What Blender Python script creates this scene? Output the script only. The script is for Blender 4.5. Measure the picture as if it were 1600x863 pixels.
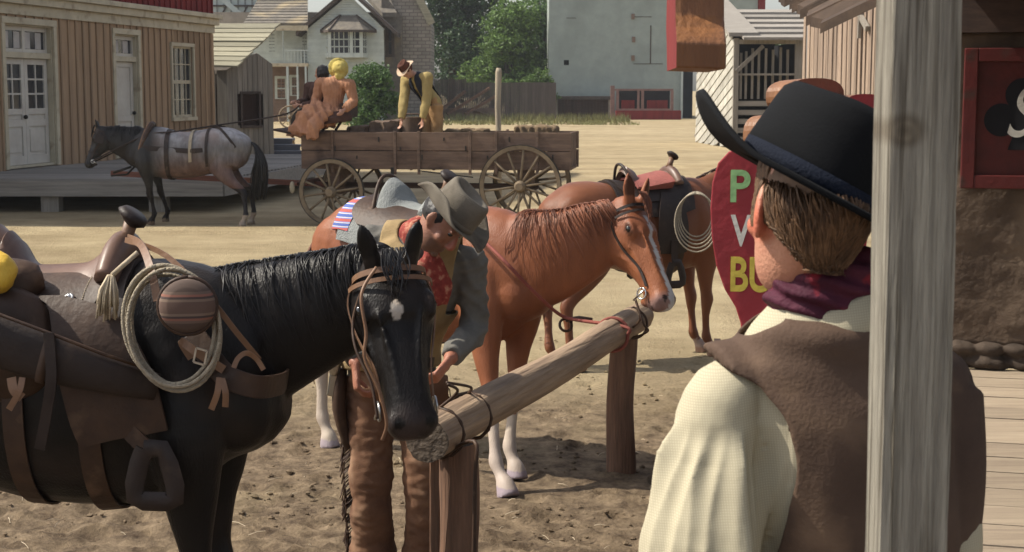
import bpy, math, random
from mathutils import Vector, Matrix, noise
V = Vector
R = math.radians
random.seed(7)
for o in list(bpy.data.objects): bpy.data.objects.remove(o)
scn = bpy.context.scene
col = scn.collection

# ---------------------------------------------------------------- camera
FPX = 2400.0; CH = 2.2; TILT = math.atan((431.5-140)/FPX)
cd = bpy.data.cameras.new('camera'); cam = bpy.data.objects.new('camera', cd); col.objects.link(cam)
cam.location = (0, 0, CH); cam.rotation_euler = (R(90)-TILT, 0, 0)
cd.sensor_width = 36; cd.lens = FPX/1600*36; cd.clip_end = 2000; cd.clip_start = 0.05
cd.dof.use_dof = True; cd.dof.focus_distance = 6.0; cd.dof.aperture_fstop = 15
scn.camera = cam
# ---------------------------------------------------------------- sky, sun, exposure
SUN = V((0.95, -0.10, -1.10)).normalized()          # direction the light travels
elev = math.asin(-SUN.z); az = math.atan2(-SUN.x, -SUN.y)   # azimuth from +Y, clockwise
w = bpy.data.worlds.new('World'); scn.world = w; w.use_nodes = True
nt = w.node_tree; bg = nt.nodes['Background']
sk = nt.nodes.new('ShaderNodeTexSky'); sk.sky_type = 'NISHITA'; sk.sun_disc = False
sk.sun_elevation = elev; sk.sun_rotation = az; sk.air_density = 1.0; sk.dust_density = 2.5; sk.ozone_density = 0.8
hsv = nt.nodes.new('ShaderNodeHueSaturation'); hsv.inputs['Saturation'].default_value = .55; nt.links.new(sk.outputs[0], hsv.inputs['Color']); nt.links.new(hsv.outputs[0], bg.inputs[0]); bg.inputs[1].default_value = 0.15
sd = bpy.data.lights.new('sun', 'SUN'); sun = bpy.data.objects.new('sun', sd); col.objects.link(sun)
sd.energy = 4.9; sd.angle = R(0.6); sd.color = (1.0, 0.93, 0.80)
sun.rotation_euler = SUN.to_track_quat('-Z', 'Y').to_euler(); sun.location = (-20, 10, 30)
scn.view_settings.view_transform = 'Standard'; scn.view_settings.look = 'None'
scn.view_settings.exposure = 0.42; scn.view_settings.gamma = 1.0; scn.view_settings.use_curve_mapping = False

# ---------------------------------------------------------------- pixel to place helpers
def ray(px, py):
    a = (px-800)/FPX; b = (431.5-py)/FPX
    return V((a, b*math.sin(TILT)+math.cos(TILT), b*math.cos(TILT)-math.sin(TILT)))
def at(px, py, Y):
    d = ray(px, py); return V((0, 0, CH)) + d*(Y/d.y)
def gnd(px, py, z=0.0):
    d = ray(px, py); return V((0, 0, CH)) + d*((z-CH)/d.z)
def lerp(a, b, t): return a+(b-a)*t
def interp(tab, x):
    if x <= tab[0][0]: return tab[0][1:]
    for p, q in zip(tab, tab[1:]):
        if x <= q[0]:
            t = (x-p[0])/(q[0]-p[0]); t = t*t*(3-2*t)*.5 + t*.5
            return tuple(lerp(i, j, t) for i, j in zip(p[1:], q[1:]))
    return tab[-1][1:]
def bez(P, t):
    P = [V(p) for p in P]
    while len(P) > 1: P = [P[i].lerp(P[i+1], t) for i in range(len(P)-1)]
    return P[0]
def spline(pts, k=6):
    pts = [V(p) for p in pts]; out = []
    for i in range(len(pts)-1):
        p0 = pts[max(i-1, 0)]; p1 = pts[i]; p2 = pts[i+1]; p3 = pts[min(i+2, len(pts)-1)]
        for j in range(k):
            t = j/k
            out.append(.5*((2*p1)+(p2-p0)*t+(2*p0-5*p1+4*p2-p3)*t*t+(3*p1-p0-3*p2+p3)*t*t*t))
    out.append(pts[-1]); return out

# ---------------------------------------------------------------- materials
def mat(name, c1, c2=None, scale=4, rough=.85, bump=.25, bscale=60, grain=(1, 1, 1), spec=.3, island=0, attr=False,
        metal=0, sheen=0, detail=6, along=None, c3=None, s3=1.0, w3=.5, trans=0):
    m = bpy.data.materials.new(name); m.use_nodes = True; t = m.node_tree; N = t.nodes; L = t.links
    p = N['Principled BSDF']; p.inputs['Roughness'].default_value = rough
    p.inputs['Specular IOR Level'].default_value = spec; p.inputs['Metallic'].default_value = metal
    if sheen: p.inputs['Sheen Weight'].default_value = sheen
    tc = N.new('ShaderNodeTexCoord'); mp = N.new('ShaderNodeMapping'); mp.inputs['Scale'].default_value = grain
    if along:
        mp.vector_type = 'TEXTURE'; mp.inputs['Scale'].default_value = tuple(1/x for x in grain); mp.inputs['Rotation'].default_value = V(along).to_track_quat('Y', 'Z').to_euler()
    L.new(tc.outputs['Object'], mp.inputs['Vector'])
    n = N.new('ShaderNodeTexNoise'); n.inputs['Scale'].default_value = scale; n.inputs['Detail'].default_value = detail
    n.inputs['Roughness'].default_value = .65; L.new(mp.outputs[0], n.inputs['Vector'])
    rp = N.new('ShaderNodeValToRGB'); rp.color_ramp.elements[0].position = .3; rp.color_ramp.elements[1].position = .7
    c2 = c2 or tuple(x*.6 for x in c1)
    rp.color_ramp.elements[0].color = (*c2, 1); rp.color_ramp.elements[1].color = (*c1, 1)
    L.new(n.outputs['Fac'], rp.inputs[0]); out = rp.outputs[0]
    def mul(a, b, fac=1.0, bt='MULTIPLY'):
        x = N.new('ShaderNodeMix'); x.data_type = 'RGBA'; x.blend_type = bt; x.inputs[0].default_value = fac
        L.new(a, x.inputs[6])
        if isinstance(b, tuple): x.inputs[7].default_value = (*b, 1)
        else: L.new(b, x.inputs[7])
        return x
    if c3:
        n3 = N.new('ShaderNodeTexNoise'); n3.inputs['Scale'].default_value = s3; n3.inputs['Detail'].default_value = 5
        L.new(tc.outputs['Object'], n3.inputs['Vector'])
        r3 = N.new('ShaderNodeValToRGB'); r3.color_ramp.elements[0].position = w3-.08; r3.color_ramp.elements[1].position = w3+.08
        L.new(n3.outputs['Fac'], r3.inputs[0]); x = mul(out, c3, 1, 'MIX'); L.new(r3.outputs[0], x.inputs[0]); out = x.outputs[2]
    if attr:
        at_ = N.new('ShaderNodeAttribute'); at_.attribute_name = 'Col'; out = mul(out, at_.outputs['Color']).outputs[2]
    if island:
        g = N.new('ShaderNodeNewGeometry'); mr = N.new('ShaderNodeMapRange')
        mr.inputs[3].default_value = 1-island; mr.inputs[4].default_value = 1+island*.6
        L.new(g.outputs['Random Per Island'], mr.inputs[0]); cb = N.new('ShaderNodeCombineColor')
        for i in range(3): L.new(mr.outputs[0], cb.inputs[i])
        out = mul(out, cb.outputs[0]).outputs[2]
    L.new(out, p.inputs['Base Color'])
    if bump:
        nb = N.new('ShaderNodeTexNoise'); nb.inputs['Scale'].default_value = bscale; nb.inputs['Detail'].default_value = 5
        L.new(mp.outputs[0], nb.inputs['Vector']); b = N.new('ShaderNodeBump'); b.inputs['Strength'].default_value = bump
        b.inputs['Distance'].default_value = .02; L.new(nb.outputs['Fac'], b.inputs['Height']); L.new(b.outputs[0], p.inputs['Normal'])
    if trans:
        tr = N.new('ShaderNodeBsdfTranslucent'); L.new(out, tr.inputs[0]); ms = N.new('ShaderNodeMixShader'); ms.inputs[0].default_value = trans
        L.new(p.outputs[0], ms.inputs[1]); L.new(tr.outputs[0], ms.inputs[2]); L.new(ms.outputs[0], N['Material Output'].inputs[0])
    return m
GZ = (9, 9, .5); GX = (.5, 9, 9); GY = (9, .5, 9)
M = dict(
 tanboard=mat('tan_boards', (.36, .245, .15), (.23, .15, .092), 1.5, grain=(3, 3, .4), bscale=12, island=.22, bump=.3),
 redboard=mat('red_boards', (.20, .022, .02), (.12, .015, .015), 1.5, grain=(3, 3, .4), island=.2, bump=.2),
 cream=mat('cream_paint', (.50, .44, .32), (.36, .31, .22), 2, rough=.6, bump=.1, c3=(.24, .19, .13), s3=3, w3=.64),
 doorpaint=mat('door_paint', (.52, .49, .43), (.42, .38, .33), 3, rough=.55, bump=.1),
 greywood=mat('grey_wood', (.30, .27, .23), (.17, .15, .125), 2.2, grain=GZ, island=.25, bump=.4),
 greywoodx=mat('grey_wood_x', (.33, .30, .26), (.19, .17, .15), 2.2, grain=GX, island=.25, bump=.4),
 roofwood=mat('roof_wood', (.36, .335, .24), (.21, .195, .145), 2.2, grain=GX, island=.3, bump=.4),
 deckwood=mat('deck_wood', (.36, .28, .19), (.22, .17, .115), 2, grain=GX, island=.2, bump=.3, rough=.75),
 darkwood=mat('dark_wood', (.075, .045, .035), (.035, .022, .018), 2.2, grain=GX, island=.25, bump=.4),
 wagonwood=mat('wagon_wood', (.19, .125, .09), (.088, .057, .043), 2.0, grain=(.8, 6, 6), island=.18, bump=.4, c3=(.05, .03, .025), s3=2.2, w3=.64),
 wheelwood=mat('wheel_wood', (.24, .18, .115), (.12, .09, .06), 4, island=.15, bump=.3),
 iron=mat('iron', (.05, .045, .04), (.02, .02, .02), 8, rough=.55, metal=.6, bump=.2),
 steel=mat('steel', (.6, .58, .55), (.4, .4, .4), 8, rough=.28, metal=1, bump=.05),
 glass=mat('window_glass', (.03, .035, .045), (.015, .018, .025), 2, rough=.08, spec=.7, bump=0),
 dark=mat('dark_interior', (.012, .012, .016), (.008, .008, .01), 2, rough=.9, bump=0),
 curtain=mat('curtain', (.5, .46, .42), (.32, .3, .29), 3, bump=.2),
 housewall=mat('house_siding', (.48, .53, .50), (.38, .42, .40), 2, rough=.6, island=.06, bump=.15),
 stucco=mat('stucco', (.32, .36, .33), (.25, .285, .26), .9, bump=.3, bscale=6, c3=(.23, .26, .235), s3=.25, w3=.6),
 shingle=mat('shingles', (.19, .165, .13), (.10, .09, .08), 1.2, grain=(3, 3, 3), island=.3, bump=.5, c3=(.30, .24, .15), s3=.6, w3=.6),
 stone=mat('stone_wall', (.35, .31, .26), (.23, .20, .17), 1.5, bump=.6, bscale=6),
 brick=mat('brick', (.22, .15, .11), (.15, .10, .075), 2, bump=.4),
 plaster=mat('plaster', (.115, .080, .055), (.06, .04, .028), 3.0, bump=.6, bscale=18, c3=(.15, .108, .075), s3=1.6, w3=.56),
 trimdark=mat('dark_trim', (.09, .07, .06), (.05, .04, .035), 3, bump=.2),
 leaf=mat('leaf', (.10, .175, .05), (.05, .10, .03), 1.2, rough=.55, island=.45, bump=0, trans=.3),
 leaf2=mat('leaf_light', (.15, .24, .06), (.075, .135, .035), .8, rough=.55, island=.45, bump=0, trans=.3),
 leafdk=mat('leaf_dark', (.055, .10, .04), (.03, .06, .026), 1.2, rough=.5, island=.45, bump=0, trans=.25),
 bark=mat('bark', (.10, .075, .055), (.05, .04, .03), 3, grain=GZ, bump=.6),
 drygrass=mat('dry_grass', (.26, .24, .10), (.16, .16, .06), 1, island=.4, bump=0),
 log=mat('weathered_log', (.36, .26, .17), (.13, .088, .06), 4.0, grain=(7, .45, 7), bump=.7, bscale=7, c3=(.13, .09, .065), s3=4, w3=.66),
 postlog=mat('post_log', (.21, .115, .07), (.085, .048, .032), 3.0, grain=(8, 8, .7), bump=.6, bscale=10),
 pole=mat('pale_pole', (.40, .34, .25), (.27, .22, .16), 3, grain=GZ, bump=.4),
 leather=mat('brown_leather', (.062, .033, .019), (.028, .015, .010), 7, rough=.55, spec=.3, bump=.15, bscale=45, c3=(.105, .062, .038), s3=9, w3=.66),
 leatherdk=mat('dark_leather', (.034, .021, .016), (.014, .009, .008), 6, rough=.55, spec=.3, bump=.15, bscale=45, c3=(.07, .045, .032), s3=8, w3=.68),
 leatherlt=mat('tan_leather', (.22, .12, .065), (.12, .062, .035), 7, rough=.5, spec=.4, bump=.08, bscale=60),
 seatleather=mat('seat_leather', (.17, .10, .07), (.075, .040, .030), 5, rough=.42, spec=.35, bump=.05, bscale=60),
 rope=mat('rope', (.42, .36, .27), (.26, .22, .16), 30, rough=.9, bump=.8, bscale=160),
 tassel=mat('tassel', (.55, .46, .33), (.36, .29, .20), 20, island=.3),
 yellow=mat('yellow_oilcloth', (.62, .40, .05), (.5, .3, .03), 4, rough=.5),
 skin=mat('skin', (.44, .25, .17), (.36, .18, .12), 9, rough=.5, spec=.4, bump=.15, bscale=140),
 skinhead=mat('ruddy_skin', (.48, .24, .16), (.38, .165, .11), 14, rough=.5, spec=.4, bump=.2, bscale=160, attr=True),
 hairbr=mat('brown_hair', (.17, .095, .05), (.07, .038, .022), 20, rough=.6, spec=.3, island=.5, bump=0),
 hairdk=mat('dark_hair', (.018, .014, .014), (.01, .008, .008), 20, rough=.5, spec=.4, island=.4, bump=.2),
 red=mat('red_paint', (.31, .032, .042), (.22, .024, .03), 6, rough=.5, bump=.15, bscale=30),
 redframe=mat('red_sign_frame', (.10, .014, .012), (.06, .009, .009), 4, rough=.5, bump=.2, bscale=30, c3=(.045, .02, .016), s3=8, w3=.64),
 redboard2=mat('red_sign_panel', (.09, .011, .010), (.05, .008, .008), 5, rough=.45, bump=.2, bscale=30),
 carved=mat('carved_wood', (.24, .105, .04), (.12, .05, .022), 2.5, rough=.5, spec=.4, grain=(6, 6, .7), bump=.3, bscale=12),
)
# ---------------------------------------------------------------- mesh builder
def frame(d, up=V((0, 0, 1))):
    d = d.normalized(); up = V(up)
    a = up - d*up.dot(d)
    if a.length < 1e-4: a = V((1, 0, 0)) - d*d.x
    a.normalize(); b = d.cross(a); return d, a, b       # tangent, up-ish, side
class MB:
    def __init__(s): s.v = []; s.f = []; s.m = []
    def add(s, vs, fs, mi=0):
        n = len(s.v); s.v += [V(x) for x in vs]; s.f += [tuple(i+n for i in f) for f in fs]; s.m += [mi]*len(fs); return s
    def box(s, c, sz, X=None, mi=0):
        c = V(c); h = [x/2 for x in sz]
        vs = [V((i*h[0], j*h[1], k*h[2])) for i in (-1, 1) for j in (-1, 1) for k in (-1, 1)]
        vs = [c+(X@q if X else q) for q in vs]
        return s.add(vs, [(0, 1, 3, 2), (4, 6, 7, 5), (0, 4, 5, 1), (2, 3, 7, 6), (0, 2, 6, 4), (1, 5, 7, 3)], mi)
    def bar(s, p, q, w, h, up=(0, 0, 1), mi=0):          # w sideways, h along up
        p = V(p); q = V(q); d, a, b = frame(q-p, up)
        X = Matrix((d, b, a)).transposed(); return s.box((p+q)/2, ((q-p).length, w, h), X, mi)
    def tube(s, pts, r, n=8, mi=0, cap=True, flat=1.0, up=(0, 0, 1)):
        pts = [V(p) for p in pts]; k = len(pts); rr = r if isinstance(r, (list, tuple)) else [r]*k
        vs = []; fs = []
        pa = None
        for i, p in enumerate(pts):
            d = (pts[min(i+1, k-1)]-pts[max(i-1, 0)])
            if d.length < 1e-7: d = V((0, 0, 1))
            d, a, b = frame(d, pa if pa else up); pa = a
            for j in range(n):
                t = 2*math.pi*j/n; vs.append(p+a*(math.cos(t)*rr[i])+b*(math.sin(t)*rr[i]*flat))
        for i in range(k-1):
            for j in range(n): fs.append((i*n+j, i*n+(j+1) % n, (i+1)*n+(j+1) % n, (i+1)*n+j))
        if cap: fs.append(tuple(range(n-1, -1, -1))); fs.append(tuple(range((k-1)*n, k*n)))
        return s.add(vs, fs, mi)
    def loft(s, rings, up=(0, 0, 1), n=24, e=2.0, sub=1, mi=0):    # ring: centre, ra (along up-ish), rb (sideways)
        rings = [(V(r[0]), r[1], r[2]) for r in rings]
        if sub > 1:
            cs = spline([r[0] for r in rings], sub); ab = spline([V((r[1], r[2], 0)) for r in rings], sub)
            rings = [(c, max(x.x, .002), max(x.y, .002)) for c, x in zip(cs, ab)]
        k = len(rings); vs = []; fs = []
        for i, (c, ra, rb) in enumerate(rings):
            d, a, b = frame(rings[min(i+1, k-1)][0]-rings[max(i-1, 0)][0], up)
            for j in range(n):
                t = 2*math.pi*j/n; ct, st = math.cos(t), math.sin(t)
                ct = math.copysign(abs(ct)**(2/e), ct); st = math.copysign(abs(st)**(2/e), st)
                vs.append(c+a*(ct*ra)+b*(st*rb))
        for i in range(k-1):
            for j in range(n): fs.append((i*n+j, i*n+(j+1) % n, (i+1)*n+(j+1) % n, (i+1)*n+j))
        fs.append(tuple(range(n-1, -1, -1))); fs.append(tuple(range((k-1)*n, k*n)))
        return s.add(vs, fs, mi)
    def ell(s, c, r, X=None, n=16, k=10, mi=0):
        c = V(c); vs = []; fs = []
        for i in range(k+1):
            ph = math.pi*i/k
            for j in range(n):
                t = 2*math.pi*j/n; q = V((r[0]*math.sin(ph)*math.cos(t), r[1]*math.sin(ph)*math.sin(t), r[2]*math.cos(ph)))
                vs.append(c+(X@q if X else q))
        for i in range(k):
            for j in range(n): fs.append((i*n+j, (i+1)*n+j, (i+1)*n+(j+1) % n, i*n+(j+1) % n))
        return s.add(vs, fs, mi)
    def prism(s, pts, d, mi=0):                         # polygon of 3D points extruded by vector d
        n = len(pts); pts = [V(p) for p in pts]; d = V(d)
        fs = [tuple(range(n)), tuple(range(2*n-1, n-1, -1))]+[(i, i+n, (i+1) % n+n, (i+1) % n) for i in range(n)]
        return s.add(pts+[p+d for p in pts], fs, mi)
    def sheet(s, g, th=None, nd=None, mi=0):            # grid of points g[i][j]; th = thickness along given normal fn
        a = len(g); b = len(g[0]); vs = [V(p) for r in g for p in r]; fs = []
        for i in range(a-1):
            for j in range(b-1): fs.append((i*b+j, i*b+j+1, (i+1)*b+j+1, (i+1)*b+j))
        if nd:
            N = a*b; vs += [V(p) for r in nd for p in r]; fs += [tuple(x+N for x in reversed(f)) for f in fs]
            edge = [(0, j) for j in range(b)]+[(i, b-1) for i in range(1, a)]+[(a-1, j) for j in range(b-2, -1, -1)]+[(i, 0) for i in range(a-2, 0, -1)]
            e = [i*b+j for i, j in edge]
            for x, y in zip(e, e[1:]+e[:1]): fs.append((x, x+N, y+N, y))
        return s.add(vs, fs, mi)
    def mesh(s, name):
        me = bpy.data.meshes.new(name); me.from_pydata([tuple(v) for v in s.v], [], s.f); 
        if any(s.m): me.polygons.foreach_set('material_index', s.m)
        me.update(); return me
def minv(root):
    l, e, sc = root.location, root.rotation_euler, root.scale
    return (Matrix.Translation(l) @ e.to_matrix().to_4x4() @ Matrix.Diagonal((*sc, 1))).inverted()
def topof(o):
    while o.parent: o = o.parent
    return o
def fixn(me):
    import bmesh
    b = bmesh.new(); b.from_mesh(me); bmesh.ops.recalc_face_normals(b, faces=b.faces); b.to_mesh(me); b.free()
def obj(name, mb, m, parent=None, smooth=False, bevel=0, world=True, colfn=None, solid=0, norm=True, auto=0):
    me = mb.mesh(name) if isinstance(mb, MB) else mb
    if norm: fixn(me)
    o = bpy.data.objects.new(name, me); col.objects.link(o)
    for x in (m if isinstance(m, (list, tuple)) else [m]): me.materials.append(M[x] if isinstance(x, str) else x)
    if colfn:
        a = me.color_attributes.new('Col', 'FLOAT_COLOR', 'POINT')
        for i, v in enumerate(me.vertices): a.data[i].color = (*colfn(v.co), 1)
    if parent:
        o.parent = parent
        if world: me.transform(minv(topof(parent)))
    if smooth: me.polygons.foreach_set('use_smooth', [True]*len(me.polygons))
    if auto: me.set_sharp_from_angle(angle=R(auto)) if hasattr(me, 'set_sharp_from_angle') else None
    if solid:
        q = o.modifiers.new('solid', 'SOLIDIFY'); q.thickness = solid; q.offset = 0
    if bevel:
        q = o.modifiers.new('bevel', 'BEVEL'); q.width = bevel; q.segments = 2; q.limit_method = 'ANGLE'
    return o
def tag(o, label, cat, group=None, kind=None):
    o['label'] = label; o['category'] = cat
    if group: o['group'] = group
    if kind: o['kind'] = kind
    return o
def struct(name, mb, m, **k):
    o = obj(name, mb, m, **k); o['kind'] = 'structure'; return o
def thing(name, label, cat, loc=(0, 0, 0), rz=0, group=None):
    o = bpy.data.objects.new(name, None); col.objects.link(o); o.empty_display_size = .2
    o.location = loc; o.rotation_euler = (0, 0, rz); return tag(o, label, cat, group)
def place_origin(o, c):                                  # single-mesh things: origin moved to the base
    c = V(c); o.data.transform(Matrix.Translation(-c)); o.location = c
def remesh(mb, vox, it=4, fac=.5):
    me = mb.mesh('tmp'); fixn(me); o = bpy.data.objects.new('tmp', me); col.objects.link(o)
    q = o.modifiers.new('r', 'REMESH'); q.mode = 'VOXEL'; q.voxel_size = vox
    if it: s = o.modifiers.new('s', 'SMOOTH'); s.iterations = it; s.factor = fac
    dg = bpy.context.evaluated_depsgraph_get(); out = bpy.data.meshes.new_from_object(o.evaluated_get(dg))
    bpy.data.objects.remove(o); bpy.data.meshes.remove(me); return out
def wrinkle(me, fn):
    me.update(); ns = [v.normal.copy() for v in me.vertices]
    for v, n in zip(me.vertices, ns): v.co += n*fn(v.co, n)
    me.update()
def cut(me, pred):                                        # delete vertices where pred
    import bmesh
    b = bmesh.new(); b.from_mesh(me); bmesh.ops.delete(b, geom=[v for v in b.verts if pred(v.co)], context='VERTS')
    for _ in range(14):
        new = {}
        for v in b.verts:
            if v.is_boundary:
                nb = [e.other_vert(v) for e in v.link_edges if e.is_boundary]
                if len(nb) == 2: new[v] = v.co.lerp((nb[0].co+nb[1].co)/2, .6)
        for v, c in new.items(): v.co = c
    b.to_mesh(me); b.free()
def nz(p, s=1.0, o=0.0):
    return noise.noise(V((p[0]*s+o, p[1]*s+o*1.7, p[2]*s-o)))
# ---------------------------------------------------------------- ground
def gh(x, y):                                            # small relief of the near ground
    near = max(0, min(1, (12-y)/4))
    ch = max(0, min(1, (noise.noise(V((x*.5, y*.4, 3)))+.35)*2))
    r = .018*noise.noise(V((x*1.3, y*1.3, 0)))
    n1 = noise.noise(V((x*5, y*5, 1))); r += near*(.05*abs(n1)+.045*abs(noise.noise(V((x*11, y*11, 2))))+.022*noise.noise(V((x*23, y*23, 4))))*(0.25+.75*ch)
    r += .006*noise.noise(V((x*4, y*4, 5)))
    return r
def ground():
    m = bpy.data.materials.new('dirt'); m.use_nodes = True; t = m.node_tree; N = t.nodes; L = t.links; p = N['Principled BSDF']
    p.inputs['Roughness'].default_value = .95; p.inputs['Specular IOR Level'].default_value = .15
    tc = N.new('ShaderNodeTexCoord')
    def no(sc, de=6, ro=.6, sx=1, sy=1):
        mp = N.new('ShaderNodeMapping'); mp.inputs['Scale'].default_value = (sx, sy, 1); L.new(tc.outputs['Object'], mp.inputs[0])
        n = N.new('ShaderNodeTexNoise'); n.inputs['Scale'].default_value = sc; n.inputs['Detail'].default_value = de; n.inputs['Roughness'].default_value = ro
        L.new(mp.outputs[0], n.inputs['Vector']); return n.outputs['Fac']
    def ramp(i, a, b, ca, cb):
        r = N.new('ShaderNodeValToRGB'); e = r.color_ramp.elements; e[0].position = a; e[1].position = b; e[0].color = (*ca, 1); e[1].color = (*cb, 1)
        L.new(i, r.inputs[0]); return r.outputs[0]
    def mix(f, a, b, bt='MIX'):
        x = N.new('ShaderNodeMix'); x.data_type = 'RGBA'; x.blend_type = bt
        if isinstance(f, float): x.inputs[0].default_value = f
        else: L.new(f, x.inputs[0])
        L.new(a, x.inputs[6]); L.new(b, x.inputs[7]); return x.outputs[2]
    dry = ramp(no(1.2, 8), .35, .68, (.32, .25, .150), (.45, .365, .225))
    dry = mix(1.0, dry, ramp(no(.25, 6, .6, .4, 2.2), .35, .65, (.72, .70, .66), (1, 1, 1)), 'MULTIPLY')
    chd = ramp(no(7, 9, .7), .36, .66, (.080, .055, .036), (.285, .212, .137))
    sx = N.new('ShaderNodeSeparateXYZ'); L.new(tc.outputs['Object'], sx.inputs[0])
    mr = N.new('ShaderNodeMapRange'); mr.inputs[1].default_value = 9.3; mr.inputs[2].default_value = 12.5; mr.inputs[3].default_value = 1; mr.inputs[4].default_value = 0
    L.new(sx.outputs[1], mr.inputs[0])
    a = N.new('ShaderNodeMath'); a.operation = 'MULTIPLY_ADD'; L.new(no(.9, 6), a.inputs[0]); a.inputs[1].default_value = 2.6; a.inputs[2].default_value = -.22
    b = N.new('ShaderNodeMath'); b.operation = 'MULTIPLY'; b.use_clamp = True; L.new(a.outputs[0], b.inputs[0]); L.new(mr.outputs[0], b.inputs[1])
    c = mix(b.outputs[0], dry, chd)
    c = mix(1.0, c, ramp(no(40, 4), .3, .7, (.8, .8, .8), (1.05, 1.05, 1.05)), 'MULTIPLY')
    L.new(c, p.inputs['Base Color'])
    bu = N.new('ShaderNodeBump'); bu.inputs['Strength'].default_value = .8; bu.inputs['Distance'].default_value = .05
    L.new(no(16, 8, .75), bu.inputs['Height']); L.new(bu.outputs[0], p.inputs['Normal'])
    # one sheet: fine cells near the rail, coarse out to the horizon
    ys = []; y = 3.0
    while y < 13: ys.append(y); y += .035
    while y < 45: ys.append(y); y += .35*(y/13)
    while y < 2500: ys.append(y); y *= 1.25
    ys = [-60, -20, -5, 0, 2]+ys
    xs = []; x = -3.2
    while x < 3.2: xs.append(x); x += .04
    far = [3.6, 4.3, 5.3, 6.6, 8.5, 11, 14, 18, 24, 32, 45, 70, 120, 250, 600, 2000]
    xs = [-q for q in reversed(far)]+xs+far
    prints = {}; rp_ = random.Random(77)
    for _ in range(420):
        py_ = rp_.uniform(4.6, 12.5); px_ = rp_.uniform(-.36, .36)*py_; an = rp_.random()*6.28
        for i in range(-1, 2):
            for j in range(-1, 2): prints.setdefault((int(px_//.25)+i, int(py_//.25)+j), []).append((px_, py_, math.cos(an), math.sin(an), rp_.uniform(.6, 1.1)))
    def pr_(x, y):
        z = 0
        for a, b, ca_, sa_, k in prints.get((int(x//.25), int(y//.25)), ()):
            dx, dy = x-a, y-b; r = math.hypot(dx, dy)/.075
            if r < 2: z += k*(-.024*math.exp(-r**4)+.012*math.exp(-((r-1.25)/.3)**2)*(1+(dx*ca_+dy*sa_)/.09))
        return z
    g = MB(); nx = len(xs)
    vs = [(x, y, gh(x, y)+pr_(x, y) if 1 < y < 45 and abs(x) < 12 else 0) for y in ys for x in xs]
    fs = [(j*nx+i, j*nx+i+1, (j+1)*nx+i+1, (j+1)*nx+i) for j in range(len(ys)-1) for i in range(nx-1)]
    g.add(vs, fs); struct('ground', g, m, smooth=True, norm=False)
    return m
M['dirt'] = ground()
# clods and pebbles of the churned soil
M['clod'] = mat('clod', (.30, .235, .16), (.18, .135, .092), 20, island=.35, bump=.5)
g = MB()
ICO = [(0, 0, 1), (.9, 0, .3), (.28, .85, .3), (-.72, .53, .3), (-.72, -.53, .3), (.28, -.85, .3), (.5, .5, -.6), (-.5, .5, -.6), (-.5, -.5, -.6), (.5, -.5, -.6)]
ICF = [(0, 1, 2), (0, 2, 3), (0, 3, 4), (0, 4, 5), (0, 5, 1), (1, 6, 2), (2, 6, 7), (2, 7, 3), (3, 7, 8), (3, 8, 4), (4, 8, 9), (4, 9, 5), (5, 9, 1), (1, 9, 6), (6, 9, 8), (6, 8, 7)]
rnd = random.Random(3); cnt = 0
while cnt < 7000:
    y = 4.5+(rnd.random()**.8)*9; x = rnd.uniform(-.36, .36)*y
    if noise.noise(V((x*.8, y*.8, 9)))+.25 < rnd.random()*(.5 if y < 9.5 else 1.6): continue
    s = .003+.022*rnd.random()**7
    z = gh(x, y); cnt += 1
    rt = Matrix.Rotation(rnd.random()*6.28, 3, 'Z')
    g.add([V((x, y, z+s*.25))+rt@V((q[0]*s*rnd.uniform(.7, 1.4), q[1]*s*rnd.uniform(.7, 1.3), q[2]*s*.7*rnd.uniform(.7, 1.2))) for q in ICO], ICF)
o = obj('dirt_clods', g, 'dirt', norm=False, smooth=False); tag(o, 'small clods and pebbles scattered over the trampled soil round the rail', 'dirt clods', kind='stuff')

# wheel ruts: low ridges across the yard behind the horses
g = MB()
for (x0, x1, y, hh) in ((-9, -1.2, 24.15, .05), (-8.5, .5, 23.6, .04), (-7, 9, 19.2, .03), (-7, 9, 17.7, .03), (-12, 20, 40, .05), (-12, 20, 44, .05)):
    pts = [(lerp(x0, x1, i/40), y+.12*noise.noise(V((i*.2, y, 0))), 0) for i in range(41)]
    g.add([V(p)+V((0, dy, z)) for p in pts for dy, z in ((-.14, -.02), (0, hh), (.14, -.02))], [f for i in range(40) for f in ((i*3, i*3+3, i*3+4, i*3+1), (i*3+1, i*3+4, i*3+5, i*3+2))])
struct('path', g, M['dirt'], smooth=True)

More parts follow.
